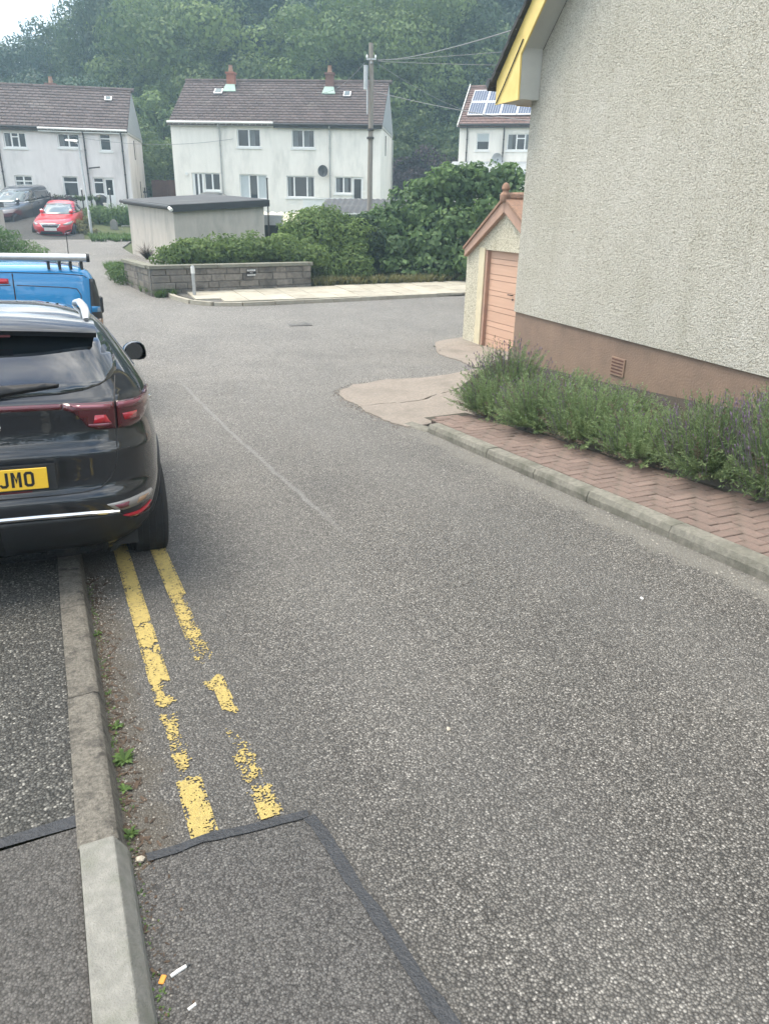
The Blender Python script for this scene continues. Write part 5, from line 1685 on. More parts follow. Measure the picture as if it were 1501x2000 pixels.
# ---- lavender in the bed: thin grey green leaves and dark dried heads on stalks
def lavender_mesh(seed, r, h, stems, heads, hh):
    """stems fanning out of a woody base, each set with narrow leaves in whorls; a few have died back"""
    g = np.random.default_rng(seed)
    n = stems
    a = g.uniform(0, 2 * np.pi, n)
    el = np.arcsin(g.uniform(-.12, 1, n))
    d = np.stack([np.cos(a) * np.cos(el), np.sin(a) * np.cos(el), np.sin(el)], 1)
    ln = g.uniform(.62, 1.12, n) * (1 + .20 * np.sin(a * 3 + seed) * np.cos(el) + .12 * np.sin(a * 7 + el * 5 + seed))
    base = np.stack([d[:, 0] * r * .25, d[:, 1] * r * .25, np.full(n, .02)], 1)
    tip = d * np.array([r, r, h]) * ln[:, None] + np.array([0, 0, .06]) + g.normal(0, .02, (n, 3))
    tint = np.clip(g.normal(.5, .2, n) + .15 * np.sin(a * 2 + seed), .1, 1)
    dead = g.uniform(0, 1, n) < .07
    per = 44
    k = np.repeat(np.arange(n), per)
    u = g.uniform(.30, 1.0, n * per)
    bend = np.array([0, 0, 1.0]) * (.10 * u * u)[:, None]
    pts = base[k] + (tip - base)[k] * u[:, None] + bend
    sd = (tip - base)[k]
    sd /= np.linalg.norm(sd, axis=1)[:, None]
    rd = unit(n * per)
    dirn = sd * .75 + rd * .75 + np.array([0, 0, .25])
    dirn /= np.linalg.norm(dirn, axis=1)[:, None]
    side = np.cross(dirn, unit(n * per))
    side /= np.linalg.norm(side, axis=1)[:, None]
    L_ = (g.uniform(.028, .06, n * per) * (1.15 - .45 * u))[:, None]
    w = .0042
    V = np.stack([pts - side * w * .6, pts + dirn * L_ * .5 - side * w, pts + dirn * L_, pts + dirn * L_ * .5 + side * w], 1).reshape(-1, 3)
    Qd = np.arange(n * per * 4).reshape(-1, 4)
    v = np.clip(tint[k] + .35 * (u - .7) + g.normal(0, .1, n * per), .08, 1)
    v[dead[k]] = .03
    # bare woody stems
    sv = np.cross(tip - base, unit(n))
    sv /= np.linalg.norm(sv, axis=1)[:, None]
    S_ = np.stack([base - sv * .002, base + sv * .002, tip + sv * .001 + [0, 0, .10], tip - sv * .001 + [0, 0, .10]], 1).reshape(-1, 3)
    Q2 = np.arange(n * 4).reshape(-1, 4) + len(V)
    fol = np_mesh('foliage', np.concatenate([V, S_]), np.concatenate([Qd, Q2]), np.concatenate([v, np.where(dead, .03, .2)]), M['lavender_leaf'])
    # flower stalks and heads
    mb = MB()
    for i in range(heads):
        a_ = g.uniform(0, 2 * np.pi)
        e_ = math.asin(g.uniform(.15, 1))
        dd = Vector((math.cos(a_) * math.cos(e_), math.sin(a_) * math.cos(e_), math.sin(e_)))
        p0 = Vector((dd.x * r * .8, dd.y * r * .8, dd.z * h * .8))
        dirv = (dd * .6 + Vector((g.uniform(-.2, .2), g.uniform(-.2, .2), 1.0))).normalized()
        l = hh * g.uniform(.5, 1.15)
        p1 = p0 + dirv * l
        sd = dirv.cross(Vector((1, .3, 0))).normalized() * .0016
        mb.quad(p0 - sd, p0 + sd, p1 + sd, p1 - sd, a=.3)
        s2 = dirv.cross(Vector((.2, 1, 0))).normalized()
        s1 = dirv.cross(s2)
        hl, hw_ = g.uniform(.022, .04), g.uniform(.0045, .0075)
        b0, b1, b2 = p1 - dirv * .004, p1 + dirv * hl * .45, p1 + dirv * hl
        mb.add([b0, b1 + s1 * hw_, b1 + s2 * hw_, b1 - s1 * hw_, b1 - s2 * hw_, b2],
               [(0, 1, 2), (0, 2, 3), (0, 3, 4), (0, 4, 1), (5, 2, 1), (5, 3, 2), (5, 4, 3), (5, 1, 4)], g.uniform(0, 1))
    return fol, mb.mesh('flower_heads', M['lavender_flower'], fix=False)
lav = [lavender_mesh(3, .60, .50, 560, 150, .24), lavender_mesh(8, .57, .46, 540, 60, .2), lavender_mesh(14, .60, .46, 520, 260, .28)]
LV = [  # s, t beyond the bed edge, mesh, scale, height factor, label
    (7.45, .55, 2, .95, 1.12, 'lavender clump at the garage end of the bed, thick with purple heads'),
    (7.05, .02, 1, .80, .85, 'lavender clump at the brick edge, nearest the apron corner'),
    (6.28, .06, 0, .92, .98, 'lavender clump spilling over the edging, second along the brick edge'),
    (6.72, .85, 0, .85, .78, 'lavender clump against the plinth, left of the air brick'),
    (5.50, .02, 1, .95, 1.02, 'big lavender clump at the brick edge below the air brick'),
    (5.90, .85, 2, .72, .70, 'lavender clump against the plinth under the air brick'),
    (4.78, -.06, 1, .76, .9, 'pale green lavender clump spilling onto the bricks in the middle'),
    (5.10, .75, 1, .62, .55, 'low lavender clump against the plinth right of the air brick'),
    (4.12, .08, 0, .95, 1.1, 'lavender clump at the brick edge, second from the right edge of view'),
    (4.20, .85, 2, .85, 1.0, 'lavender clump with many dried heads against the plinth at the right'),
    (3.38, .08, 2, 1.05, 1.2, 'lavender clump at the right edge of view with grey dried heads'),
    (3.40, .95, 0, .95, 1.2, 'lavender clump against the plinth at the right edge of view'),
]
for s, dt, k, sc_, hf, lab in LV:
    t = bed_edge(s) + .15 + dt
    o = thing('lavender_plant', lab, 'lavender', Q(s, t, gz(s, t) + .13), rnd.uniform(0, 6.28), 'lavender along the wall bed')
    q_ = rnd.uniform(.94, 1.04)
    o.scale = (sc_ * q_, sc_ * q_, sc_ * hf * q_ * rnd.uniform(.92, 1.08))
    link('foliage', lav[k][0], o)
    tag(link('flower_heads', lav[k][1], o), kind='stuff')
# ================================================================== VEHICLES
class Body:
    """car shell from outlines at rising heights; x right, y forward, z up, origin on the ground under the rear axle"""
    def __init__(s, tab, nr=5.0, nf=4.0, nx=5.0):
        s.tab = np.array(tab, float)
        s.nr, s.nf = nr, nf
        z = s.tab[:, 0]
        s.z0, s.z1 = z[0], z[-1]
        zz = np.linspace(s.z0, s.z1, 600)
        k = np.exp(-.5 * (np.arange(-14, 15) / 5.0) ** 2); k /= k.sum()
        s.lut = []
        for c in (1, 2, 3):
            v = np.interp(zz, z, s.tab[:, c])
            s.lut.append(np.convolve(np.pad(v, 14, mode='reflect', reflect_type='odd'), k, 'valid'))
        s.zz = zz
    def at(s, z):
        return [float(np.interp(z, s.zz, l)) for l in s.lut]
    def rear(s, x, z):
        yr, yf, w = s.at(z)
        ym = (yr + yf) / 2
        q = max(0.0, 1 - min(1, abs(x) / w) ** s.nr)
        return Vector((x, ym + (yr - ym) * q ** (1 / s.nr), z))
    def front(s, x, z):
        yr, yf, w = s.at(z)
        ym = (yr + yf) / 2
        q = max(0.0, 1 - min(1, abs(x) / w) ** s.nf)
        return Vector((x, ym + (yf - ym) * q ** (1 / s.nf), z))
    def side(s, y, z, sg=1):
        yr, yf, w = s.at(z)
        ym = (yr + yf) / 2
        n, l = (s.nf, yf - ym) if y > ym else (s.nr, ym - yr)
        q = max(0.0, 1 - min(1, abs(y - ym) / l) ** n)
        return Vector((sg * w * q ** (1 / n), y, z))
    def shell(s, name, m, parent, wheels, rw, levels=58, N=128):
        zs = np.linspace(s.z0, s.z1, levels)
        V, Fs = [], []
        for z in zs:
            yr, yf, w = s.at(z)
            ym = (yr + yf) / 2
            for k in range(N):
                a = 2 * math.pi * k / N
                ca, sa = math.cos(a), math.sin(a)
                n = s.nf if sa > 0 else s.nr
                # even spacing along the outline
                x = w * math.copysign(abs(ca) ** (2 / n), ca)
                y = ym + (yf - ym if sa > 0 else ym - yr) * math.copysign(abs(sa) ** (2 / n), sa)
                V.append((x, y, z))
        for i in range(levels - 1):
            for k in range(N):
                q = (i * N + k, i * N + (k + 1) % N, (i + 1) * N + (k + 1) % N, (i + 1) * N + k)
                c = sum((Vector(V[j]) for j in q), Vector()) / 4
                if any((c.y - wy) ** 2 + (c.z - wz) ** 2 < rw * rw for wy, wz in wheels) and abs(c.x) > .5:
                    continue
                Fs.append(q)
        Fs.append(tuple((levels - 1) * N + k for k in range(N)))
        mb = MB().add(V, Fs)
        return mb.build(name, m, parent, smooth=True)
    def patch(s, name, m, parent, poly, f, off=.004, thick=.02, step=.05, smooth=True):
        """a piece of the skin cut to an outline and set proud of the body"""
        bm = bmesh.new()
        bm.faces.new([bm.verts.new((a, b, 0)) for a, b in poly])
        for ax in (0, 1):
            lo, hi = min(v.co[ax] for v in bm.verts), max(v.co[ax] for v in bm.verts)
            k = lo + step
            while k < hi - 1e-4:
                nrm = Vector((1, 0, 0)) if ax == 0 else Vector((0, 1, 0))
                bmesh.ops.bisect_plane(bm, geom=bm.verts[:] + bm.edges[:] + bm.faces[:], plane_co=nrm * k, plane_no=nrm)
                k += step
        bm.verts.ensure_lookup_table()
        bm.verts.index_update()
        V, inner = [], []
        cen = Vector((0, (s.tab[3, 1] + s.tab[3, 2]) / 2, s.z0 + .4))
        e = .004
        for v in bm.verts:
            a, b = v.co.x, v.co.y
            p = f(a, b)
            n = (f(a + e, b) - f(a - e, b)).cross(f(a, b + e) - f(a, b - e))
            n.normalize()
            if n.dot(p - cen) < 0:
                n = -n
            V.append(p + n * off)
            inner.append(p - n * thick)
        nv = len(V)
        Fs = [tuple(v.index for v in fc.verts) for fc in bm.faces]
        for ed in bm.edges:
            if len(ed.link_faces) == 1:
                i, j = ed.verts[0].index, ed.verts[1].index
                Fs.append((i, j, nv + j, nv + i))
        bm.free()
        mb = MB().add(V + inner, Fs)
        me = mb.mesh(name, m)
        o = link(name, me, parent)
        if smooth:
            for p in me.polygons[:len(Fs)]:
                p.use_smooth = False
            np_ = len([1 for q in Fs if max(q) < nv])
            for i, p in enumerate(me.polygons):
                p.use_smooth = i < np_
        return o
    def line(s, name, m, parent, pts, f, w=.006, off=.002):
        """a thin line lying on the skin (shut lines, trim)"""
        pp = []
        for a, b in zip(pts, pts[1:]):
            k = max(1, int(math.dist(a, b) / .03))
            pp += [(a[0] + (b[0] - a[0]) * i / k, a[1] + (b[1] - a[1]) * i / k) for i in range(k)]
        pp.append(pts[-1])
        path = [f(*q) for q in pp]
        return MB().tube(path, w / 2 + off, 6).build(name, m, parent)
def wheel(parent, x, y, r, w, rim_m, tread=True, label=None):
    sg = 1 if x > 0 else -1
    prof = [(r * .64, -w / 2 + .01), (r * .80, -w / 2 - .006), (r * .93, -w / 2 + .002), (r * .985, -w / 2 + .018)]
    if tread:
        hs = np.linspace(-w / 2 + .028, w / 2 - .028, 5)
        for i, h in enumerate(hs):
            prof += [(r, h - .010 if i else h), (r, h + (w - .056) / 4 - .012 if i < 4 else h)]
            if i < 4:
                prof += [(r - .008, h + (w - .056) / 4 - .0105), (r - .008, h + (w - .056) / 4 - .0115 + .001)]
        prof = sorted(set([(round(a, 4), round(b, 4)) for a, b in prof]), key=lambda q: q[1])
    else:
        prof += [(r, -w / 2 + .03), (r, w / 2 - .03)]
    prof += [(r * .985, w / 2 - .018), (r * .93, w / 2 - .002), (r * .80, w / 2 + .006), (r * .64, w / 2 - .01)]
    wh = MB().lathe(prof, 40, (x, y, r), axis='x').build('wheel', M['rubber'], parent, smooth=False)
    wh['label'] = label or 'black tyre'
    rm = MB()
    xo = x + sg * w * .42
    rm.lathe([(r * .66, 0), (r * .66, .03), (r * .60, .03), (r * .58, .0)], 28, (xo - (.03 if sg > 0 else 0), y, r), axis='x')
    for k in range(5):
        a = 2 * math.pi * k / 5
        c, s_ = math.cos(a), math.sin(a)
        q = [Vector((xo, y + c * r * u - s_ * v, r + s_ * r * u + c * v)) for u, v in ((.08, -.05), (.6, -.035), (.6, .035), (.08, .05))]
        rm.prism(q, (-sg * .03, 0, 0))
    rm.lathe([(r * .16, -.015), (r * .16, .015)], 16, (xo, y, r), axis='x')
    rm.build('rim', rim_m, wh)
    MB().lathe([(r * .6, -.01), (r * .6, .01)], 24, (xo - sg * .06, y, r), axis='x').build('brake_shade', M['black'], wh)
    return wh
def arches(body, parent, wheels, r0, r1, m, sides=(-1, 1)):
    for sg in sides:
        for wy, wz in wheels:
            V, Fs = [], []
            n = 30
            for k in range(n + 1):
                a = math.pi * (-.12 + 1.24 * k / n)
                for rr, o in ((r0, .0), (r0 + .008, .014), (r1 - .01, .012), (r1, -.006)):
                    y, z = wy + rr * math.cos(a), wz + rr * math.sin(a)
                    p = body.side(y, max(body.z0 + .01, z), sg)
                    V.append((p.x + sg * o, y, z))
                V.append((sg * .55, wy + r0 * math.cos(a), wz + r0 * math.sin(a)))
            for k in range(n):
                for j in (0, 1, 2):
                    Fs.append((k * 5 + j, k * 5 + j + 1, (k + 1) * 5 + j + 1, (k + 1) * 5 + j))
                Fs.append((k * 5, (k + 1) * 5, (k + 1) * 5 + 4, k * 5 + 4))
            MB().add(V, Fs).build('wheel_arch', m, parent, smooth=True)
def pose(s, t, z, yaw, pit, rol):
    f = Vector((math.sin(yaw) * math.cos(pit), math.cos(yaw) * math.cos(pit), math.sin(pit)))
    r_ = Vector((math.cos(yaw), -math.sin(yaw), rol)).normalized()
    r_ = (r_ - f * r_.dot(f)).normalized()
    u = r_.cross(f)
    o = s if isinstance(s, Vector) else Q(s, t, z)
    return Matrix(((r_.x, f.x, u.x, o.x), (r_.y, f.y, u.y, o.y), (r_.z, f.z, u.z, o.z), (0, 0, 0, 1)))

# ---- the dark estate car in front
suv = thing('parked_car', 'black car seen from behind, parked half on the left kerb', 'car', mat=pose(Vector((-2.374, 4.29, -.350)), 0, 0, -.422, -.067, -.033))
SB = Body([(.20, -.50, 3.30, .74), (.30, -.62, 3.44, .83), (.40, -.775, 3.52, .88), (.50, -.845, 3.56, .905), (.57, -.875, 3.57, .915), (.62, -.888, 3.57, .92), (.672, -.885, 3.57, .926), (.70, -.858, 3.57, .928), (.76, -.855, 3.57, .93),
           (.86, -.868, 3.55, .927), (.905, -.878, 3.50, .922), (.94, -.852, 3.45, .917), (1.02, -.836, 3.3, .905), (1.08, -.842, 3.12, .898), (1.15, -.852, 2.6, .885), (1.18, -.835, 2.1, .873), (1.22, -.79, 1.88, .85), (1.30, -.725, 1.66, .80),
           (1.40, -.63, 1.40, .735), (1.50, -.52, 1.12, .668), (1.56, -.43, .9, .615), (1.60, -.33, .68, .54), (1.63, -.14, .48, .42), (1.645, .05, .30, .28)], nr=5.5, nf=4)
sw = [(0, .345), (2.67, .345)]
SB.shell('body', M['car_black'], suv, sw, .405, levels=72, N=160)
MB().box(-.72, .72, -.45, 3.2, .22, .5).build('underbody', M['black'], suv)
arches(SB, suv, sw, .385, .47, M['trim_black'])
for x in (.815, -.815):
    for wy in (0, 2.67):
        wheel(suv, x, wy, .345, .225, M['alu'])
Rr, Sd = SB.rear, (lambda y, z: SB.side(y, z, 1))
SdL = lambda y, z: SB.side(y, z, -1)
half = [(0, 1.207), (.20, 1.209), (.36, 1.214), (.48, 1.228), (.57, 1.25), (.63, 1.278), (.664, 1.312), (.672, 1.36), (.650, 1.43), (.612, 1.495), (.40, 1.515), (.2, 1.518), (0, 1.52)]
SB.patch('rear_window', M['car_glass'], suv, half + [(-a, b) for a, b in half[::-1][1:-1]], Rr, .004, .02, .06)
# spoiler over the window
sp_ = []
for i in range(25):
    x = -.585 + 1.17 * i / 24
    k = abs(x) / .585
    sp_.append((x, k))
V, Fs = [], []
for x, k in sp_:
    yb = -.655 + .10 * k ** 3
    zb = 1.536 - .026 * k ** 2
    for p in ((x, -.22, 1.612 - .045 * k ** 2), (x, -.40, 1.602 - .045 * k ** 2), (x, yb + .015, zb + .010), (x, yb, zb - .004), (x, yb + .02, zb - .030), (x, -.44, 1.52 - .02 * k)):
        V.append(p)
for i in range(24):
    for j in range(5):
        Fs.append((i * 6 + j, i * 6 + j + 1, (i + 1) * 6 + j + 1, (i + 1) * 6 + j))
Fs += [tuple(range(6)), tuple(24 * 6 + j for j in range(6))]
MB().add(V, Fs).build('spoiler', M['car_black'], suv, smooth=True)
MB().box(-.16, .16, -.640, -.60, 1.497, 1.509).build('brake_light', M['lamp_red'], suv)
lampw = {}
for sg in (1, -1):
    mir = lambda pts: [(sg * a, b) for a, b in (pts if sg > 0 else pts[::-1])]
    li = SB.patch('tail_lamp', M['lamp_red'], suv, mir([(.372, 1.168), (.622, 1.164), (.622, 1.020), (.53, 1.024), (.48, 1.045), (.455, 1.085), (.42, 1.125), (.372, 1.143)]), Rr, .012, .02, .04)
    SB.patch('lens_strip', M['lamp_pink'], li, mir([(.41, 1.158), (.605, 1.154), (.60, 1.132), (.44, 1.140)]), Rr, .0145, .0, .05)
    SB.patch('bulb_glow', M['lamp_bright'], li, mir([(.520, 1.105), (.575, 1.104), (.59, 1.070), (.60, 1.058), (.51, 1.062), (.515, 1.08)]), Rr, .0145, .0, .05)
    SB.patch('lens_foot', M['lamp_pink'], li, mir([(.485, 1.058), (.60, 1.056), (.60, 1.048), (.58, 1.040), (.50, 1.043), (.485, 1.05)]), Rr, .0148, .0, .05)
    lo_ = SB.patch('tail_lamp', M['lamp_red'], suv, mir([(.634, 1.164), (.74, 1.166), (.80, 1.176), (.835, 1.195), (.85, 1.185), (.825, 1.12), (.79, 1.06), (.745, 1.028), (.69, 1.016), (.634, 1.018)]), Rr, .012, .02, .03)
    SB.patch('lens_strip', M['lamp_pink'], lo_, mir([(.64, 1.158), (.74, 1.159), (.80, 1.168), (.79, 1.145), (.74, 1.132), (.64, 1.132)]), Rr, .0145, .0, .04)
    SB.patch('bulb_glow', M['lamp_bright'], lo_, mir([(.66, 1.100), (.74, 1.100), (.735, 1.062), (.67, 1.060)]), Rr, .0143, .0, .04)
    fo = SB.patch('fog_lamp', M['lamp_clear'], suv, mir([(.538, .612), (.575, .578), (.62, .562), (.70, .566), (.788, .578), (.806, .606), (.795, .628), (.74, .630), (.63, .618)]), Rr, .008, .02, .04)
    SB.patch('lens', M['lamp_pink'], fo, mir([(.575, .602), (.605, .575), (.65, .578), (.655, .608)]), Rr, .0105, .0, .05)
    SB.patch('lens', M['lamp_amber'], fo, mir([(.70, .582), (.76, .588), (.775, .612), (.715, .612)]), Rr, .0105, .0, .05)
    SB.patch('reflector', M['lamp_bright'], suv, mir([(.618, .524), (.655, .504), (.715, .490), (.775, .498), (.795, .542), (.72, .520)]), Rr, .008, .02, .04)
    SB.line('shut_line', M['black'], suv, mir([(.655, 1.285), (.64, 1.22), (.628, 1.16), (.628, 1.02), (.620, .90), (.608, .82), (.575, .755), (.52, .705), (.45, .694), (.3, .690), (0, .690)]), Rr, .005, .0015)
    SB.line('bumper_line', M['black'], suv, mir([(.628, .905), (.66, .907), (.69, .908)]), Rr, .003, .001)
    SB.patch('lower_bumper', M['trim_black'], suv, mir([(.0, .29), (.0, .560), (.30, .556), (.52, .545), (.60, .545), (.68, .48), (.84, .465), (.84, .36), (.6, .30)]), Rr, .005, .02, .06)
    f_ = Sd if sg > 0 else SdL
    SB.patch('side_window', M['car_glass'], suv, [(-.22, 1.29), (.35, 1.255), (1.60, 1.235), (1.05, 1.49), (.5, 1.515), (.0, 1.49), (-.15, 1.42)][::sg], f_, .004, .02, .08)
    SB.line('window_trim', M['chrome'], suv, [(-.24, 1.285), (.35, 1.248), (1.64, 1.228)], f_, .008, .002)
    SB.line('door_line', M['black'], suv, [(.28, 1.25), (.34, .9), (.42, .75), (.35, .42)], f_, .005, .0015)
    SB.line('door_line', M['black'], suv, [(.98, 1.24), (1.0, .9), (.98, .42), (.35, .40)], f_, .005, .0015)
    SB.line('door_line', M['black'], suv, [(1.85, 1.2), (2.0, .9), (1.95, .42)], f_, .005, .0015)
    SB.patch('side_cladding', M['trim_black'], suv, [(.40, .24), (2.25, .24), (2.25, .40), (.40, .40)][::sg], f_, .008, .02, .1)
    for hy in (.50, 1.38):
        p = f_(hy, .985)
        MB().tube([(p.x + sg * .012, hy - .10, p.z), (p.x + sg * .042, hy - .07, p.z), (p.x + sg * .042, hy + .07, p.z), (p.x + sg * .012, hy + .10, p.z)], [.010, .014, .014, .010], 8).build('door_handle', M['chrome'], suv, smooth=True)
    # roof rail
    MB().tube([(sg * .548, -.37, 1.565), (sg * .553, -.31, 1.597), (sg * .556, -.1, 1.615), (sg * .556, .5, 1.622), (sg * .548, 1.1, 1.59), (sg * .54, 1.22, 1.55)], [.016, .023, .024, .024, .022, .014], 8).build('roof_rail', M['alu'], suv, smooth=True)
    # door mirror
    mo = MB()
    V = []
    ringn = 14
    for i, (yy, sc_) in enumerate(((1.70, .92), (1.72, 1.0), (1.80, 1.0), (1.88, .82), (1.93, .45))):
        for k in range(ringn):
            a = 2 * math.pi * k / ringn
            ca, sa = math.cos(a), math.sin(a)
            V.append((sg * (1.0 + (.095 - .02 * sa) * sc_ * math.copysign(abs(ca) ** .8, ca)), yy, 1.165 + (.078 + .012 * ca) * sc_ * math.copysign(abs(sa) ** .8, sa)))
    Fs = [(i * ringn + k, i * ringn + (k + 1) % ringn, (i + 1) * ringn + (k + 1) % ringn, (i + 1) * ringn + k) for i in range(4) for k in range(ringn)] + [tuple(4 * ringn + k for k in range(ringn))]
    mm = mo.add(V, Fs).build('door_mirror', M['car_black'], suv, smooth=True)
    MB().lathe([(.068, -.003), (.068, .003)], 18, (sg * .995, 1.700, 1.165), axis='y').build('mirror_glass', M['car_glass'], mm)
    MB().prism([(sg * .86, 1.74, 1.10), (sg * .95, 1.74, 1.11), (sg * .95, 1.74, 1.15), (sg * .86, 1.74, 1.16)], (0, .10, 0)).build('mirror_arm', M['trim_black'], mm)
SB.patch('lamp_bar', M['lamp_red'], suv, [(-.368, 1.144), (.368, 1.144), (.368, 1.168), (-.368, 1.168)], Rr, .011, .02, .06)
SB.line('bumper_trim', M['chrome'], suv, [(-.60, .556), (-.45, .572), (-.2, .580), (0, .582), (.2, .580), (.45, .572), (.60, .556)], Rr, .020, .003)
SB.patch('rear_wiper', M['black'], suv, [(-.10, 1.205), (.06, 1.205), (.36, 1.243), (.365, 1.25), (.30, 1.256), (.10, 1.250), (-.02, 1.262), (-.08, 1.25)], Rr, .03, .0, .05)
yb = Rr(0, 1.06).y
MB().tube([(.066 * math.cos(a), yb - .006 + .004 * abs(math.cos(a)), 1.062 + .034 * math.sin(a)) for a in np.linspace(0, 2 * math.pi, 33)], .006, 8).build('badge', M['chrome'], suv, smooth=True)
pl = link('number_plate', MB().box(-.26, .26, -.006, .0, -.0555, .0555).mesh('number_plate', M['plate_yellow'], bevel=.003), suv)
pl.location = (0, -.905, .802)
pl.rotation_euler = (R(-4), 0, 0)
def plate_letters():
    mb = MB()
    hgt, st_ = .079, .014
    def bar(x0, z0, x1, z1):
        mb.box(x0, x1, -.0072, -.0058, z0, z1)
    # O
    x = .148
    b_ = -hgt / 2
    t_ = hgt / 2
    w_ = .048
    def poly(p):
        mb.prism([(a, -.0058, b) for a, b in p], (0, -.0014, 0))
    c = .012
    def ring(x):
        o = [(x + c, b_), (x + w_ - c, b_), (x + w_, b_ + c), (x + w_, t_ - c), (x + w_ - c, t_), (x + c, t_), (x, t_ - c), (x, b_ + c)]
        i = [(x + st_ + .004, b_ + st_), (x + w_ - st_ - .004, b_ + st_), (x + w_ - st_, b_ + st_ + .004), (x + w_ - st_, t_ - st_ - .004), (x + w_ - st_ - .004, t_ - st_), (x + st_ + .004, t_ - st_), (x + st_, t_ - st_ - .004), (x + st_, b_ + st_ + .004)]
        for k in range(8):
            poly([o[k], o[(k + 1) % 8], i[(k + 1) % 8], i[k]])
    ring(x)
    # M
    x -= .060
    poly([(x, b_), (x + st_, b_), (x + st_, t_), (x, t_)])
    poly([(x + w_ - st_, b_), (x + w_, b_), (x + w_, t_), (x + w_ - st_, t_)])
    poly([(x + st_, t_), (x + st_, t_ - .022), (x + w_ / 2, b_ + .018), (x + w_ / 2, b_ + .040)])
    poly([(x + w_ - st_, t_), (x + w_ / 2, b_ + .040), (x + w_ / 2, b_ + .018), (x + w_ - st_, t_ - .022)])
    # J
    x -= .057
    w_ = .044
    poly([(x + w_ - st_, b_ + c), (x + w_, b_ + c), (x + w_, t_), (x + w_ - st_, t_)])
    poly([(x + c, b_), (x + w_ - c, b_), (x + w_, b_ + c), (x + w_ - st_, b_ + st_ + .002), (x + w_ - st_ - .004, b_ + st_), (x + st_ + .002, b_ + st_), (x + st_ - .002, b_ + st_ + .006), (x, b_ + c + .006)])
    return mb.build('lettering', M['ink'], pl)
plate_letters()
MB().lathe([(.005, -.009), (.005, -.006)], 8, (.235, 0, 0), axis='y').build('screw_cap', M['plate_yellow'], pl)
MB().box(-.26, .18, -.904, -.898, .728, .737).build('plate_strip', M['lamp_red'], suv)
MB().box(-.30, .30, -.90, -.84, .735, .87).build('plate_recess', M['trim_black'], suv)

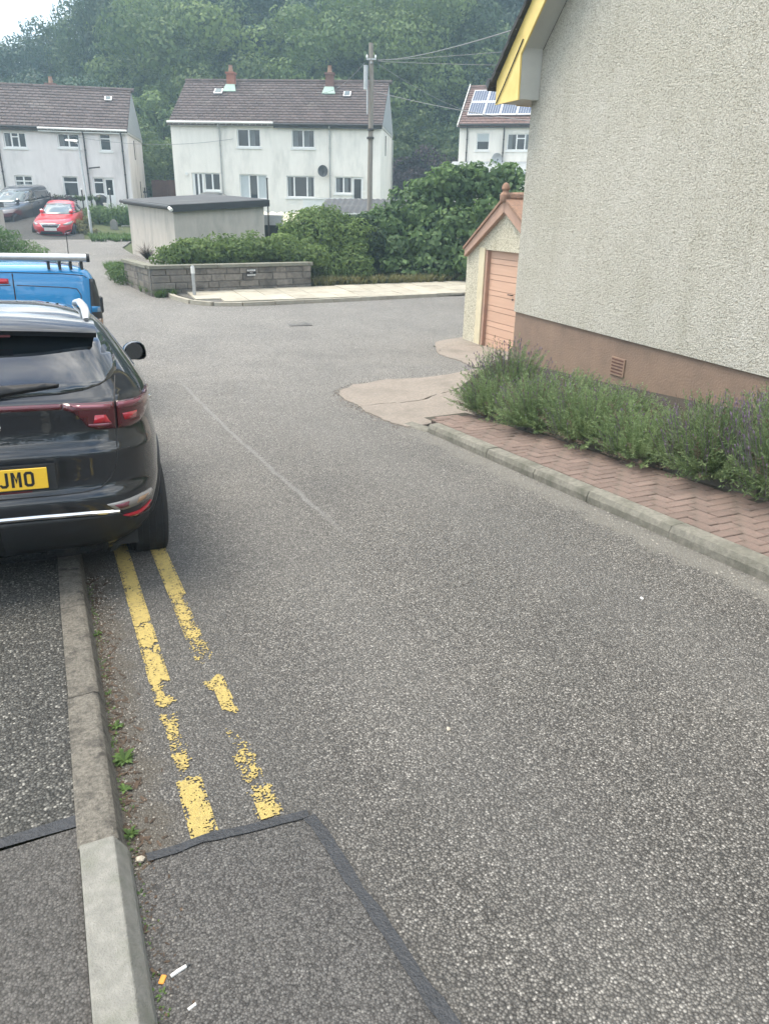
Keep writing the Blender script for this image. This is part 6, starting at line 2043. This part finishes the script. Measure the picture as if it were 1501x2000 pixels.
# ---- small cars further off share one builder
def small_car(name, label, m, tab, mtx, wb, r, front=True, kind='saloon', wr=.33, glass='wind_glass'):
    B = Body(tab, nr=4.5, nf=3.4)
    c = thing(name, label, 'pickup' if kind == 'pickup' else 'car', mat=mtx)
    ws = [(0, r), (wb, r)]
    B.shell('body', m, c, ws, r + .05, levels=44, N=96)
    arches(B, c, ws, r + .03, r + .08, M['trim_black'] if kind == 'pickup' else m)
    wd_ = float(max(B.tab[:, 3]))
    for x in (wd_ - .11, -wd_ + .11):
        for wy in (0, wb):
            wheel(c, x, wy, r, .21, M['alu'], tread=False)
    MB().box(-.65, .65, -.4, wb + .4, .2, .5).build('underbody', M['black'], c)
    F_ = B.front
    if kind == 'saloon':
        z0, z1, wx0, wx1 = 1.0, 1.37, .73, .52
        B.patch('windscreen', M[glass], c, [(-wx0, z0), (0, z0 - .012), (wx0, z0), (wx1, z1), (0, z1 + .03), (-wx1, z1)], F_, .006, .02, .08)
        B.patch('grille', M['black'], c, [(-.40, .66), (-.30, .56), (.30, .56), (.40, .66), (.42, .70), (-.42, .70)], F_, .012, .02, .06)
        B.line('grille_trim', M['chrome'], c, [(-.42, .70), (-.30, .555), (.30, .555), (.42, .70)], F_, .02, .004)
        B.line('grille_bar', M['chrome'], c, [(-.40, .665), (.40, .665)], F_, .022, .004)
        yb = F_(0, .64).y
        MB().tube([(.05 * math.cos(a), yb + .02, .65 + .05 * math.sin(a)) for a in np.linspace(0, 2 * math.pi, 21)], .007, 6).build('badge', M['chrome'], c)
        B.patch('lower_grille', M['black'], c, [(-.50, .27), (.50, .27), (.42, .40), (-.42, .40)], F_, .008, .02, .07)
        yp = F_(.2, .47).y
        MB().box(-.26, .26, yp - .01, yp + .02, .425, .535).build('number_plate', M['plate_white'], c)
        for sg in (1, -1):
            mir = lambda pts: [(sg * a, b) for a, b in (pts if sg > 0 else pts[::-1])]
            B.patch('headlight', M['lamp_clear'], c, mir([(.50, .69), (.60, .645), (.78, .66), (.84, .74), (.82, .78), (.68, .745)]), F_, .01, .02, .05)
            B.patch('fog_intake', M['black'], c, mir([(.56, .36), (.80, .40), (.82, .47), (.60, .42)]), F_, .008, .02, .06)
            B.line('fog_trim', M['chrome'], c, mir([(.52, .30), (.78, .33), (.85, .44)]), F_, .018, .004)
    else:
        B.patch('windscreen', M[glass], c, [(-.84, 1.22), (0, 1.21), (.84, 1.22), (.70, 1.66), (0, 1.70), (-.70, 1.66)], F_, .006, .02, .08)
        B.patch('grille', M['black'], c, [(-.42, .74), (.42, .74), (.48, 1.0), (-.48, 1.0)], F_, .012, .02, .06)
        for z in (.80, .87, .94):
            B.line('grille_bar', M['alu'], c, [(-.44, z), (.44, z)], F_, .025, .004)
        B.patch('lower_grille', M['trim_black'], c, [(-.8, .42), (.8, .42), (.8, .62), (-.8, .62)], F_, .01, .02, .08)
        yp = F_(.2, .60).y
        MB().box(-.26, .26, yp - .01, yp + .025, .56, .67).build('number_plate', M['plate_white'], c)
        for sg in (1, -1):
            mir = lambda pts: [(sg * a, b) for a, b in (pts if sg > 0 else pts[::-1])]
            B.patch('headlight', M['lamp_clear'], c, mir([(.54, .82), (.84, .84), (.90, .98), (.60, 1.0)]), F_, .01, .02, .05)
    for sg in (1, -1):
        f_ = lambda y, z: B.side(y, z, sg)
        if kind == 'saloon':
            B.patch('side_window', M['car_glass'], c, [(-.45, 1.12), (.2, 1.03), (1.75, 1.02), (1.05, 1.34), (.4, 1.41), (.0, 1.36)][::sg], f_, .005, .02, .1)
            my, mz = 1.72, 1.06
        else:
            B.patch('side_window', M['car_glass'], c, [(.95, 1.24), (2.3, 1.23), (1.85, 1.60), (.95, 1.64)][::sg], f_, .005, .02, .1)
            B.patch('canopy_window', M['car_glass'], c, [(-.95, 1.27), (.85, 1.25), (.80, 1.62), (-.80, 1.62)][::sg], f_, .005, .02, .1)
            B.line('window_trim', M['chrome'], c, [(-1.0, 1.22), (2.4, 1.20)], f_, .03, .004)
            B.line('side_step', M['alu'], c, [(.45, .42), (2.7, .42)], f_, .06, .02)
            my, mz = 2.30, 1.26
        px_ = B.side(my, mz, sg).x
        MB().lathe([(.02, -.09), (.08, -.07), (.095, 0), (.08, .07), (.02, .09)], 10, (px_ + sg * .12, my, mz + .04), axis='x').tube([(px_, my, mz), (px_ + sg * .08, my, mz + .02)], .025, 6).build('door_mirror', m, c, smooth=True)
        for q in (.30, 1.05):
            B.line('door_line', M['black'], c, [(q + .55 * (kind == 'pickup'), mz - .05), (q + .55 * (kind == 'pickup'), .38)], f_, .01, .002)
        for q in (.45, 1.15):
            p = f_(q + .4 * (kind == 'pickup'), mz - .16)
            MB().box(*sorted((p.x - sg * .01, p.x + sg * .03)), p.y - .09, p.y + .09, p.z - .015, p.z + .015).build('door_handle', M['chrome'] if kind == 'pickup' else m, c)
    return c
SAL = [(.20, -1.0, 3.5, .78), (.30, -1.1, 3.62, .86), (.45, -1.14, 3.68, .91), (.6, -1.15, 3.67, .925), (.72, -1.13, 3.58, .92), (.80, -1.12, 3.40, .90), (.88, -1.10, 3.0, .88), (.95, -1.05, 2.4, .86), (.99, -1.0, 2.0, .84), (1.1, -.85, 1.72, .78),
       (1.2, -.7, 1.45, .72), (1.35, -.35, .98, .64), (1.44, 0, .6, .57), (1.48, .15, .4, .45), (1.50, .2, .35, .3)]
def facing(front, az, ov, pit=0.0, z=None):
    """matrix for a car whose front bumper is at the point, pointing along the azimuth az"""
    d = Vector((math.sin(az), math.cos(az), 0))
    o = Vector((front[0], front[1], 0)) - d * ov
    o.z = front[2] - math.sin(pit) * ov
    return pose(o, 0, 0, az, pit, 0.0)
small_car('parked_car', 'red saloon car facing the camera on the driveway below the left house', M['car_red'], SAL, facing((-15.15, 35.2, .10), R(168), 3.69, -.06), 2.74, .33)
small_car('parked_car', 'dark car behind the flat roofed garage, only its roof showing', M['car_black'], SAL, facing((-9.6, 37.2, .75), R(190), 3.69, -.02), 2.74, .33)
small_car('parked_car', 'white car far back between the pale houses, only its top showing', M['car_white'], SAL, facing((-15.2, 52.2, 1.9), R(215), 3.69, 0), 2.74, .33)
PICK = [(.35, -1.0, 3.8, .85), (.5, -1.15, 4.0, .93), (.7, -1.2, 4.08, .95), (.9, -1.2, 4.06, .95), (1.0, -1.2, 3.95, .94), (1.08, -1.2, 3.5, .92), (1.14, -1.2, 2.75, .90), (1.2, -1.18, 2.5, .88), (1.4, -1.12, 2.15, .80), (1.6, -1.05, 1.75, .74), (1.75, -.95, 1.4, .70),
        (1.82, -.8, 1.1, .6), (1.85, -.6, .8, .4)]
small_car('pickup_truck', 'dark blue grey pickup with a canopy, parked left of the red car', M['car_grey'], PICK, facing((-18.75, 37.0, .30), R(183), 4.08, -.08), 3.2, .38, kind='pickup')
# dark car nose hidden behind the cream garage
small_car('parked_car', 'dark car in the side street, only a sliver showing past the cream garage wall', M['car_black'], SAL, facing((2.28, 19.55, gxy(2.6, 20)), R(-121), 3.69, 0), 2.74, .33)

# ---- blue van
van = thing('parked_van', 'bright blue van with a roof rack, parked in front of the black car', 'van', mat=pose(10.05, -.29, gz(10.05, -.29) - .07, R(-24.6), -.045, -.02))
VB = Body([(.25, -.6, 3.4, .85), (.4, -.72, 3.55, .90), (.9, -.75, 3.6, .925), (1.1, -.74, 3.3, .92), (1.2, -.735, 2.6, .915), (1.5, -.71, 2.0, .885), (1.66, -.69, 1.7, .855), (1.74, -.66, 1.55, .82), (1.79, -.58, 1.3, .74), (1.82, -.4, 1.1, .55), (1.83, -.2, .9, .35)], nr=11, nf=4)
vw = [(0, .32), (2.8, .32)]
VB.shell('body', M['van_blue'], van, vw, .37, levels=60, N=160)
arches(VB, van, vw, .35, .41, M['trim_black'])
for x in (.81, -.81):
    for wy in (0, 2.8):
        wheel(van, x, wy, .32, .2, M['alu'], tread=False)
MB().box(-.7, .7, -.5, 3.2, .25, .6).build('underbody', M['black'], van)
Vr = VB.rear
VB.line('door_gap', M['black'], van, [(0.0, .45), (0, 1.72)], Vr, .008, .003)
for sg in (1, -1):
    mir = lambda pts: [(sg * a, b) for a, b in (pts if sg > 0 else pts[::-1])]
    VB.line('door_pressing', M['pipe_dark'], van, mir([(.03, 1.60), (.55, 1.575), (.645, 1.56), (.68, 1.50), (.69, 1.0), (.69, .6)]), Vr, .008, .001)
    VB.line('roof_gap', M['black'], van, mir([(0, 1.732), (.5, 1.722), (.72, 1.705), (.765, 1.68)]), Vr, .006, .002)
    cl = VB.patch('tail_cluster', M['trim_black'], van, mir([(.775, .62), (.905, .62), (.895, 1.2), (.872, 1.52), (.845, 1.66), (.79, 1.665), (.772, 1.3)]), Vr, .012, .02, .05)
    VB.patch('lens', M['lamp_red'], cl, mir([(.785, .66), (.895, .66), (.89, 1.12), (.783, 1.12)]), Vr, .016, .0, .05)
    VB.patch('lens', M['lamp_amber'], cl, mir([(.785, 1.14), (.888, 1.14), (.884, 1.22), (.783, 1.22)]), Vr, .016, .0, .05)
    VB.patch('paint_band', M['van_blue'], cl, mir([(.775, 1.30), (.868, 1.297), (.862, 1.36), (.775, 1.365)]), Vr, .017, .0, .05)
    fs = lambda y, z: VB.side(y, z, sg)
    VB.patch('side_window', M['car_glass'], van, [(1.15, 1.12), (2.2, 1.10), (1.75, 1.55), (1.15, 1.58)][::sg], fs, .005, .02, .1)
    for q in (1.1, 2.3, .35):
        VB.line('door_line', M['black'], van, [(q, 1.5 if q < 2 else 1.05), (q, .45)], fs, .008, .002)
    p = fs(2.1, 1.1)
    MB().box(*sorted((p.x + sg * .02, p.x + sg * .2)), 2.08, 2.18, 1.06, 1.3).build('door_mirror', M['trim_black'], van, bevel=.02)
VB.patch('brake_light', M['lamp_bright'], van, [(-.20, 1.615), (-.045, 1.615), (-.045, 1.665), (-.20, 1.672)], Vr, .012, .01, .06)
VB.patch('windscreen', M['wind_glass'], van, [(-.84, 1.18), (.84, 1.18), (.76, 1.62), (-.76, 1.62)], VB.front, .006, .02, .1)
VB.patch('rear_bumper', M['trim_black'], van, [(-.88, .32), (.88, .32), (.88, .55), (-.88, .55)], Vr, .03, .03, .1)
VB.patch('number_plate', M['plate_yellow'], van, [(-.26, .75), (.26, .75), (.26, .86), (-.26, .86)], Vr, .015, .01, .1)
rk_ = MB().tube([(-.80, -.66, 1.895), (.78, -.66, 1.895)], .042, 14).build('rack_roller', M['alu'], van, smooth=True)
MB().tube([(.78, -.66, 1.895), (.815, -.66, 1.895)], .046, 12).build('end_cap', M['black'], rk_)
for k in range(4):
    y = -.58 + k * .36
    for sg in (1, -1):
        x = sg * (.74 - k * .115)
        MB().prism([(x, -.655, 1.765), (x, -.62, 1.775), (x, -.60, 1.86), (x, -.655, 1.87)], (-sg * .03, 0, 0)).build('rack_foot', M['trim_black'], van)
        MB().prism([(x - sg * .03, -.60, 1.85), (x - sg * .03, -.57, 1.79), (x - sg * .03, -.30, 1.80), (x - sg * .03, -.30, 1.825)], (sg * .02, 0, 0)).build('rack_strut', M['trim_black'], van)
    if k: MB().tube([(-.70, y + .03, 1.885), (.70, y + .03, 1.885)], .018, 8).build('rack_bar', M['alu'], van)
MB().tube([(.66, .9, 1.80), (.66, .84, 2.18)], .006, 6).build('aerial', M['black'], van)
# ================================================================== POLES, WIRES, LAMP
tp = thing('telegraph_pole', 'tall weathered wooden telegraph pole in front of the white rendered house', 'telegraph pole', (-.86, 32.4, .2), 0)
MB().tube([(0, 0, -.4), (.0, 0, 3.0), (.02, .05, 6.0), (-.02, .1, 7.3)], [.11, .10, .09, .078], 12).build('shaft', M['wood_pole'], tp, smooth=True)
MB().lathe([(.14, 4.05), (.14, 4.13)], 12).lathe([(.13, 4.35), (.13, 4.42)], 12).build('band', M['pipe_dark'], tp)
MB().tube([(-.20, -.05, 5.75), (-.20, -.05, 6.55)], .085, 10).build('terminal_box', M['galv'], tp)
MB().tube([(-.13, -.1, 4.9), (-.14, -.1, 5.75)], .03, 6).build('cable_guard', M['galv'], tp)
MB().box(-.19, .19, .0, .07, 6.74, 6.80).box(-.03, .03, -.2, .2, 6.60, 6.66).build('cross_bracket', M['galv'], tp)
for k, x in enumerate((-.16, .16)):
    MB().lathe([(.03, 6.80), (.045, 6.84), (.03, 6.90), (.0, 6.92)], 8, (x, .035, 0)).build('insulator', M['white_paint'], tp)
def cable(label, a, b, sag, r=.011, n=24):
    r *= .8
    a, b = Vector(a), Vector(b)
    pts = []
    for i in range(n + 1):
        u = i / n
        p = a.lerp(b, u)
        p.z -= sag * 4 * u * (1 - u)
        pts.append(p)
    o = MB().tube(pts, r, 5).build('overhead_cable', M['wire'], None)
    return tag(o, label, 'cable', 'cables from the telegraph pole')
top = Vector((-.86, 32.45, 6.95))
ew = hw.matrix_basis @ Vector((-.40, -.10, 4.16))
cable('cable rising from the pole top to the edge of the yellow gabled roof', top + Vector((.25, 0, 0)), ew, .10)
cable('level cable from the pole top running behind the yellow gable, upper of two', top + Vector((.25, 0, -.02)), (14, 25, 7.3), .15, .010)
cable('level cable from the pole top running behind the yellow gable, lower of two', top + Vector((.25, 0, -.05)), (16, 27, 6.5), .2, .010)
cable('thin cable dropping from the pole top towards the solar panel house', top + Vector((.25, 0, -.12)), (6.0, 50.5, 6.9), .3, .012)
cable('cable crossing the solar panel roof, lowest on the right of the pole', top + Vector((.12, -.05, -1.05)), (5.9, 21.0, 3.7), .15, .012)
cable('cable from the pole top down left to the middle house chimney', top + Vector((-.25, 0, -.1)), (-4.5, 47.5, 7.7), .4, .012)
cable('thin cable strung left from the wall of the middle house', h2.matrix_basis @ Vector((3.4, -.05, 5.0)), (-18.5, 44.0, 5.2), .45, .012)
lp_ = thing('street_lamp', 'slim grey street lamp post beside the parked red car', 'street lamp', (-13.72, 36.2, .15), 0)
MB().tube([(0, 0, -.2), (0, 0, 1.2), (-.02, .02, 1.25), (-.10, .05, 3.98)], [.068, .062, .044, .036], 12).build('post', M['galv'], lp_, smooth=True)
MB().tube([(-.10, .05, 3.95), (-.30, 0, 4.05)], .03, 8).build('arm', M['galv'], lp_)
MB().prism([(-.12, -.06, 4.02), (-.62, -.07, 4.06), (-.68, -.04, 4.10), (-.62, 0, 4.14), (-.12, .0, 4.12)], (0, .14, 0)).build('lantern', M['white_paint'], lp_, bevel=.02)
MB().tube([(.0, 0, 1.2), (.05, 0, .3)], .012, 6).build('label_strip', M['white_paint'], lp_)
lb = thing('wall_bracket', 'short dark arm sticking out of the left house wall, beside the lamp post', 'bracket', h1.matrix_basis @ Vector((4.28, 0, 3.42)), rz1)
MB().tube([(0, 0, 0), (.05, -.35, .0), (.62, -.40, .07)], .035, 8).build('arm', M['pipe_dark'], lb)

# ================================================================== SMALL THINGS ON THE GROUND
def rosette(label, s, t, r, n, m='weed', seed=0, zoff=0.0):
    o = thing('kerb_weed', label, 'weed', P(s, t, zoff), rnd.uniform(0, 6), 'weeds along the left kerb')
    g = random.Random(seed)
    mb = MB()
    r *= .68
    n = int(n * 1.6)
    for i in range(n):
        a = g.uniform(0, 6.28)
        l = r * g.uniform(.5, 1.1)
        w = l * g.uniform(.12, .2)
        el = g.uniform(.25, 1.0)
        d = Vector((math.cos(a), math.sin(a), 0))
        sd = Vector((-d.y, d.x, 0))
        up = Vector((0, 0, 1))
        p0, p1, p2 = Vector((0, 0, 0)), d * l * .55 + up * l * el * .55, d * l + up * l * el * .5
        mb.add([p0 - sd * w * .3, p0 + sd * w * .3, p1 + sd * w, p1 - sd * w, p2], [(0, 1, 2, 3), (3, 2, 4)], g.random())
    mb.build('leaves', M[m], o, fix=False)
    return o
for i, (s, t, r, n, lab) in enumerate([(3.60, .02, .045, 14, 'small bright green weed against the kerb, nearest the car'), (3.0, .03, .03, 9, 'tiny weed by the kerb between two taller ones'), (2.72, .035, .05, 16, 'small green weed by the kerb beside the gap in the yellow line'),
                                (2.48, .045, .075, 26, 'largest weed along the left kerb, dark green with long leaves'), (2.30, .03, .045, 14, 'yellowish weed by the kerb just behind the joint of the old and new stones'), (2.06, .02, .05, 20, 'weed at the joint where the new kerb stone starts'),
                                (1.79, .025, .03, 7, 'broad leaved seedling by the pale new kerb stone'), (1.43, .035, .03, 10, 'small weed by the kerb under the cigarette end')]):
    rosette(lab, s, t, r, n, seed=i)
# litter along the kerb
mb = MB()
g = random.Random(14)
for i in range(420):
    c = (i * 7) % 11
    s = 1.05 + c * .31 + g.gauss(0, .07)
    t = .012 + abs(g.gauss(0, .016))
    p = Vector((t, s, gz(s, t) + .002))
    l = g.uniform(.004, .012)
    a = g.uniform(0, 6.28)
    d = Vector((math.cos(a), math.sin(a), g.uniform(.2, .9))) * l
    sd = Vector((-math.sin(a), math.cos(a), 0)) * l * .4
    mb.quad(p, p + d * .5 + sd, p + d, p + d * .5 - sd, a=g.random())
o = mb.build('moss', M['weed'], fix=False)
o.rotation_euler = (0, 0, RZ)
tag(o, kind='stuff')
mb = MB()
g = random.Random(4)
for i in range(600):
    s = g.uniform(1.0, 4.4)
    t = .012 + abs(g.gauss(0, .045))
    p = Vector((t, s, gz(s, t) + .003))
    l, w = g.uniform(.004, .022), g.uniform(.002, .007)
    a = g.uniform(0, 6.28)
    d, sd = Vector((math.cos(a), math.sin(a), g.uniform(-.1, .35))), Vector((-math.sin(a), math.cos(a), g.uniform(-.3, .3)))
    mb.quad(p - d * l - sd * w, p + d * l - sd * w * .6, p + d * l * .9 + sd * w * .6, p - d * l * .8 + sd * w, a=g.random())
o = mb.build('leaf_litter', M['dead_leaf'], fix=False)
o.rotation_euler = (0, 0, RZ)
tag(o, kind='stuff')
def pebble_mesh(seed, m):
    g = random.Random(seed)
    bm = bmesh.new()
    bmesh.ops.create_icosphere(bm, subdivisions=1, radius=1)
    for v in bm.verts:
        v.co *= g.uniform(.7, 1.15)
        v.co.z *= .65
    me = bpy.data.meshes.new('pebble')
    bm.to_mesh(me)
    bm.free()
    me.materials.append(m)
    return me
pebs = [pebble_mesh(i, M[m]) for i, m in enumerate(['pale_stone', 'dark_stone', 'paper', 'kerb_new', 'pink_stone'])]
def loose(name, mesh, s, t, r, label=None, cat=None, group=None):
    o = link(name, mesh)
    o.location = P(s, t, r * .4)
    o.scale = (r, r * .8, r)
    o.rotation_euler = (rnd.uniform(-.3, .3), rnd.uniform(-.3, .3), rnd.uniform(0, 6))
    return tag(o, label, cat, group)
loose('stone', pebs[0], 1.93, .04, .019, 'largest pale stone lying by the joint of the kerb stones', 'stone')
loose('stone', pebs[1], 1.32, .56, .0075, 'dark loose pebble on the dark patch near its right seam', 'stone')
loose('stone', pebs[1], 1.48, .32, .0075, 'grey loose pebble in the middle of the dark road patch', 'stone')
loose('stone', pebs[0], 2.13, 1.28, .012, 'pale loose stone on the open road beyond the patch', 'stone')
loose('stone', pebs[2], 2.75, 2.86, .013, 'white scrap of stone on the right half of the road', 'stone')
loose('stone', pebs[2], 1.50, -.145, .011, 'white scrap against the pavement side of the new kerb stone', 'stone')
# loose grit gathered in the gutter
gm = MB()
g = random.Random(8)
for i in range(1500):
    s = g.uniform(.9, 4.4)
    t = .015 + abs(g.gauss(0, .085))
    r = g.uniform(.0015, .005) * (1.5 if g.random() < .06 else 1)
    q = Vector((t, s, gz(s, t) + r * .3))
    vs_ = [q + Vector((r * g.uniform(.6, 1.2), 0, 0)), q + Vector((0, r * g.uniform(.6, 1.2), 0)), q - Vector((r * g.uniform(.6, 1.2), 0, 0)), q - Vector((0, r * g.uniform(.6, 1.2), 0)), q + Vector((0, 0, r)), q - Vector((0, 0, r))]
    gm.add(vs_, [(0, 1, 4), (1, 2, 4), (2, 3, 4), (3, 0, 4)], g.random())
o = gm.build('grit', pm('mixed grit', (0.40, 0.37, 0.32), (0.12, 0.11, 0.10), 40, 0.9, vary=0.7), fix=False)
o.rotation_euler = (0, 0, RZ)
tag(o, kind='stuff')
gm = MB()
g = random.Random(18)
for i in range(420):
    s = g.uniform(2.4, 7.6)
    t = 3.69 - abs(g.gauss(0, .14)) - .012
    r = g.uniform(.003, .011)
    q = Vector((t, s, gz(s, t) + r * .2))
    vs_ = [q + Vector((r * g.uniform(.6, 1.6), 0, 0)), q + Vector((0, r * g.uniform(.6, 1.6), 0)), q - Vector((r * g.uniform(.6, 1.2), 0, 0)), q - Vector((0, r * g.uniform(.6, 1.2), 0)), q + Vector((0, 0, r * .7))]
    gm.add(vs_, [(0, 1, 4), (1, 2, 4), (2, 3, 4), (3, 0, 4)], g.random())
o = gm.build('crumbled_edge', pm('crumbled mortar', (0.34, 0.32, 0.28), (0.14, 0.13, 0.115), 30, 0.9, vary=0.6), fix=False)
o.rotation_euler = (0, 0, RZ)
tag(o, kind='stuff')
gm = MB()
g = random.Random(28)
edge_ = [(7.30, 3.56), (7.98, 3.51), (8.6, 3.50), (9.0, 3.54), (9.29, 3.57), (9.65, 3.66), (10.02, 4.0), (10.19, 4.66)]
for i in range(420):
    k = g.randrange(len(edge_) - 1)
    u = g.random()
    s = edge_[k][0] + (edge_[k + 1][0] - edge_[k][0]) * u + g.gauss(0, .05)
    t = edge_[k][1] + (edge_[k + 1][1] - edge_[k][1]) * u + g.gauss(0, .06)
    r = g.uniform(.005, .02)
    q = Vector((t, s, gz(s, t) + .004))
    vs_ = [q + Vector((r * g.uniform(.6, 1.6), 0, 0)), q + Vector((0, r * g.uniform(.6, 1.6), 0)), q - Vector((r * g.uniform(.6, 1.2), 0, 0)), q - Vector((0, r * g.uniform(.6, 1.2), 0)), q + Vector((0, 0, r * .5))]
    gm.add(vs_, [(0, 1, 4), (1, 2, 4), (2, 3, 4), (3, 0, 4)], g.random())
o = gm.build('rubble', pm('broken concrete crumbs', (0.33, 0.29, 0.25), (0.15, 0.135, 0.12), 30, 0.9, vary=0.6), fix=False)
o.rotation_euler = (0, 0, RZ)
tag(o, kind='stuff')
cg = thing('cigarette_end', 'crumpled white cigarette end lying by the new kerb stone', 'cigarette end', P(1.475, .085, .006), RZ + R(12))
MB().tube([(-.022, 0, 0), (.0, .002, .001), (.024, .004, .0)], [.0052, .0056, .005], 10).build('paper_tube', M['paper'], cg)
MB().tube([(.024, .004, 0), (.034, .005, .001)], [.006, .004], 8).build('burnt_tip', M['dark_stone'], cg)
og = thing('paper_scrap', 'orange scrap of filter paper next to the cigarette end', 'scrap', P(1.47, .042, .004), RZ + R(60))
MB().box(-.013, .013, -.0075, .0075, 0, .005).build('scrap', M['orange'], og, bevel=.002)
cg2 = thing('cigarette_end', 'short white stub at the bottom edge of the view near the kerb', 'cigarette end', P(1.36, .10, .005), RZ + R(20))
MB().tube([(-.011, 0, 0), (.012, .0, .0)], .0042, 8).build('paper_tube', M['paper'], cg2)

# trees added unseen behind the viewpoint, to darken reflections in glass and paint
bl = []
g_ = random.Random(31)
for i in range(60):
    s, t = g_.uniform(-34, -22), g_.uniform(-28, 24)
    r = g_.uniform(2.2, 3.6)
    p = Q(s, t, .4 + g_.uniform(.5, 7.5))
    bl.append((p.x, p.y, p.z, r, r, r))
tag(foliage('added_treeline', bl, 16000, .6, M['leaf_dark'], inner=.5), kind='stuff')

# ================================================================== HAZE
hm = bpy.data.materials.new('thin haze')
hm.use_nodes = True
hn = hm.node_tree
hn.nodes.clear()
ho = hn.nodes.new('ShaderNodeOutputMaterial')
hv = hn.nodes.new('ShaderNodeVolumePrincipled')
hv.inputs['Color'].default_value = (0.60, 0.83, 1.0, 1)
hv.inputs['Density'].default_value = HAZE
hv.inputs['Anisotropy'].default_value = 0.35
hn.links.new(hv.outputs['Volume'], ho.inputs['Volume'])
if HAZE > 0:
    hb = MB().box(-240, 240, -100, 230, -3.0, 58).build('haze', hm)
    hb['kind'] = 'stuff'
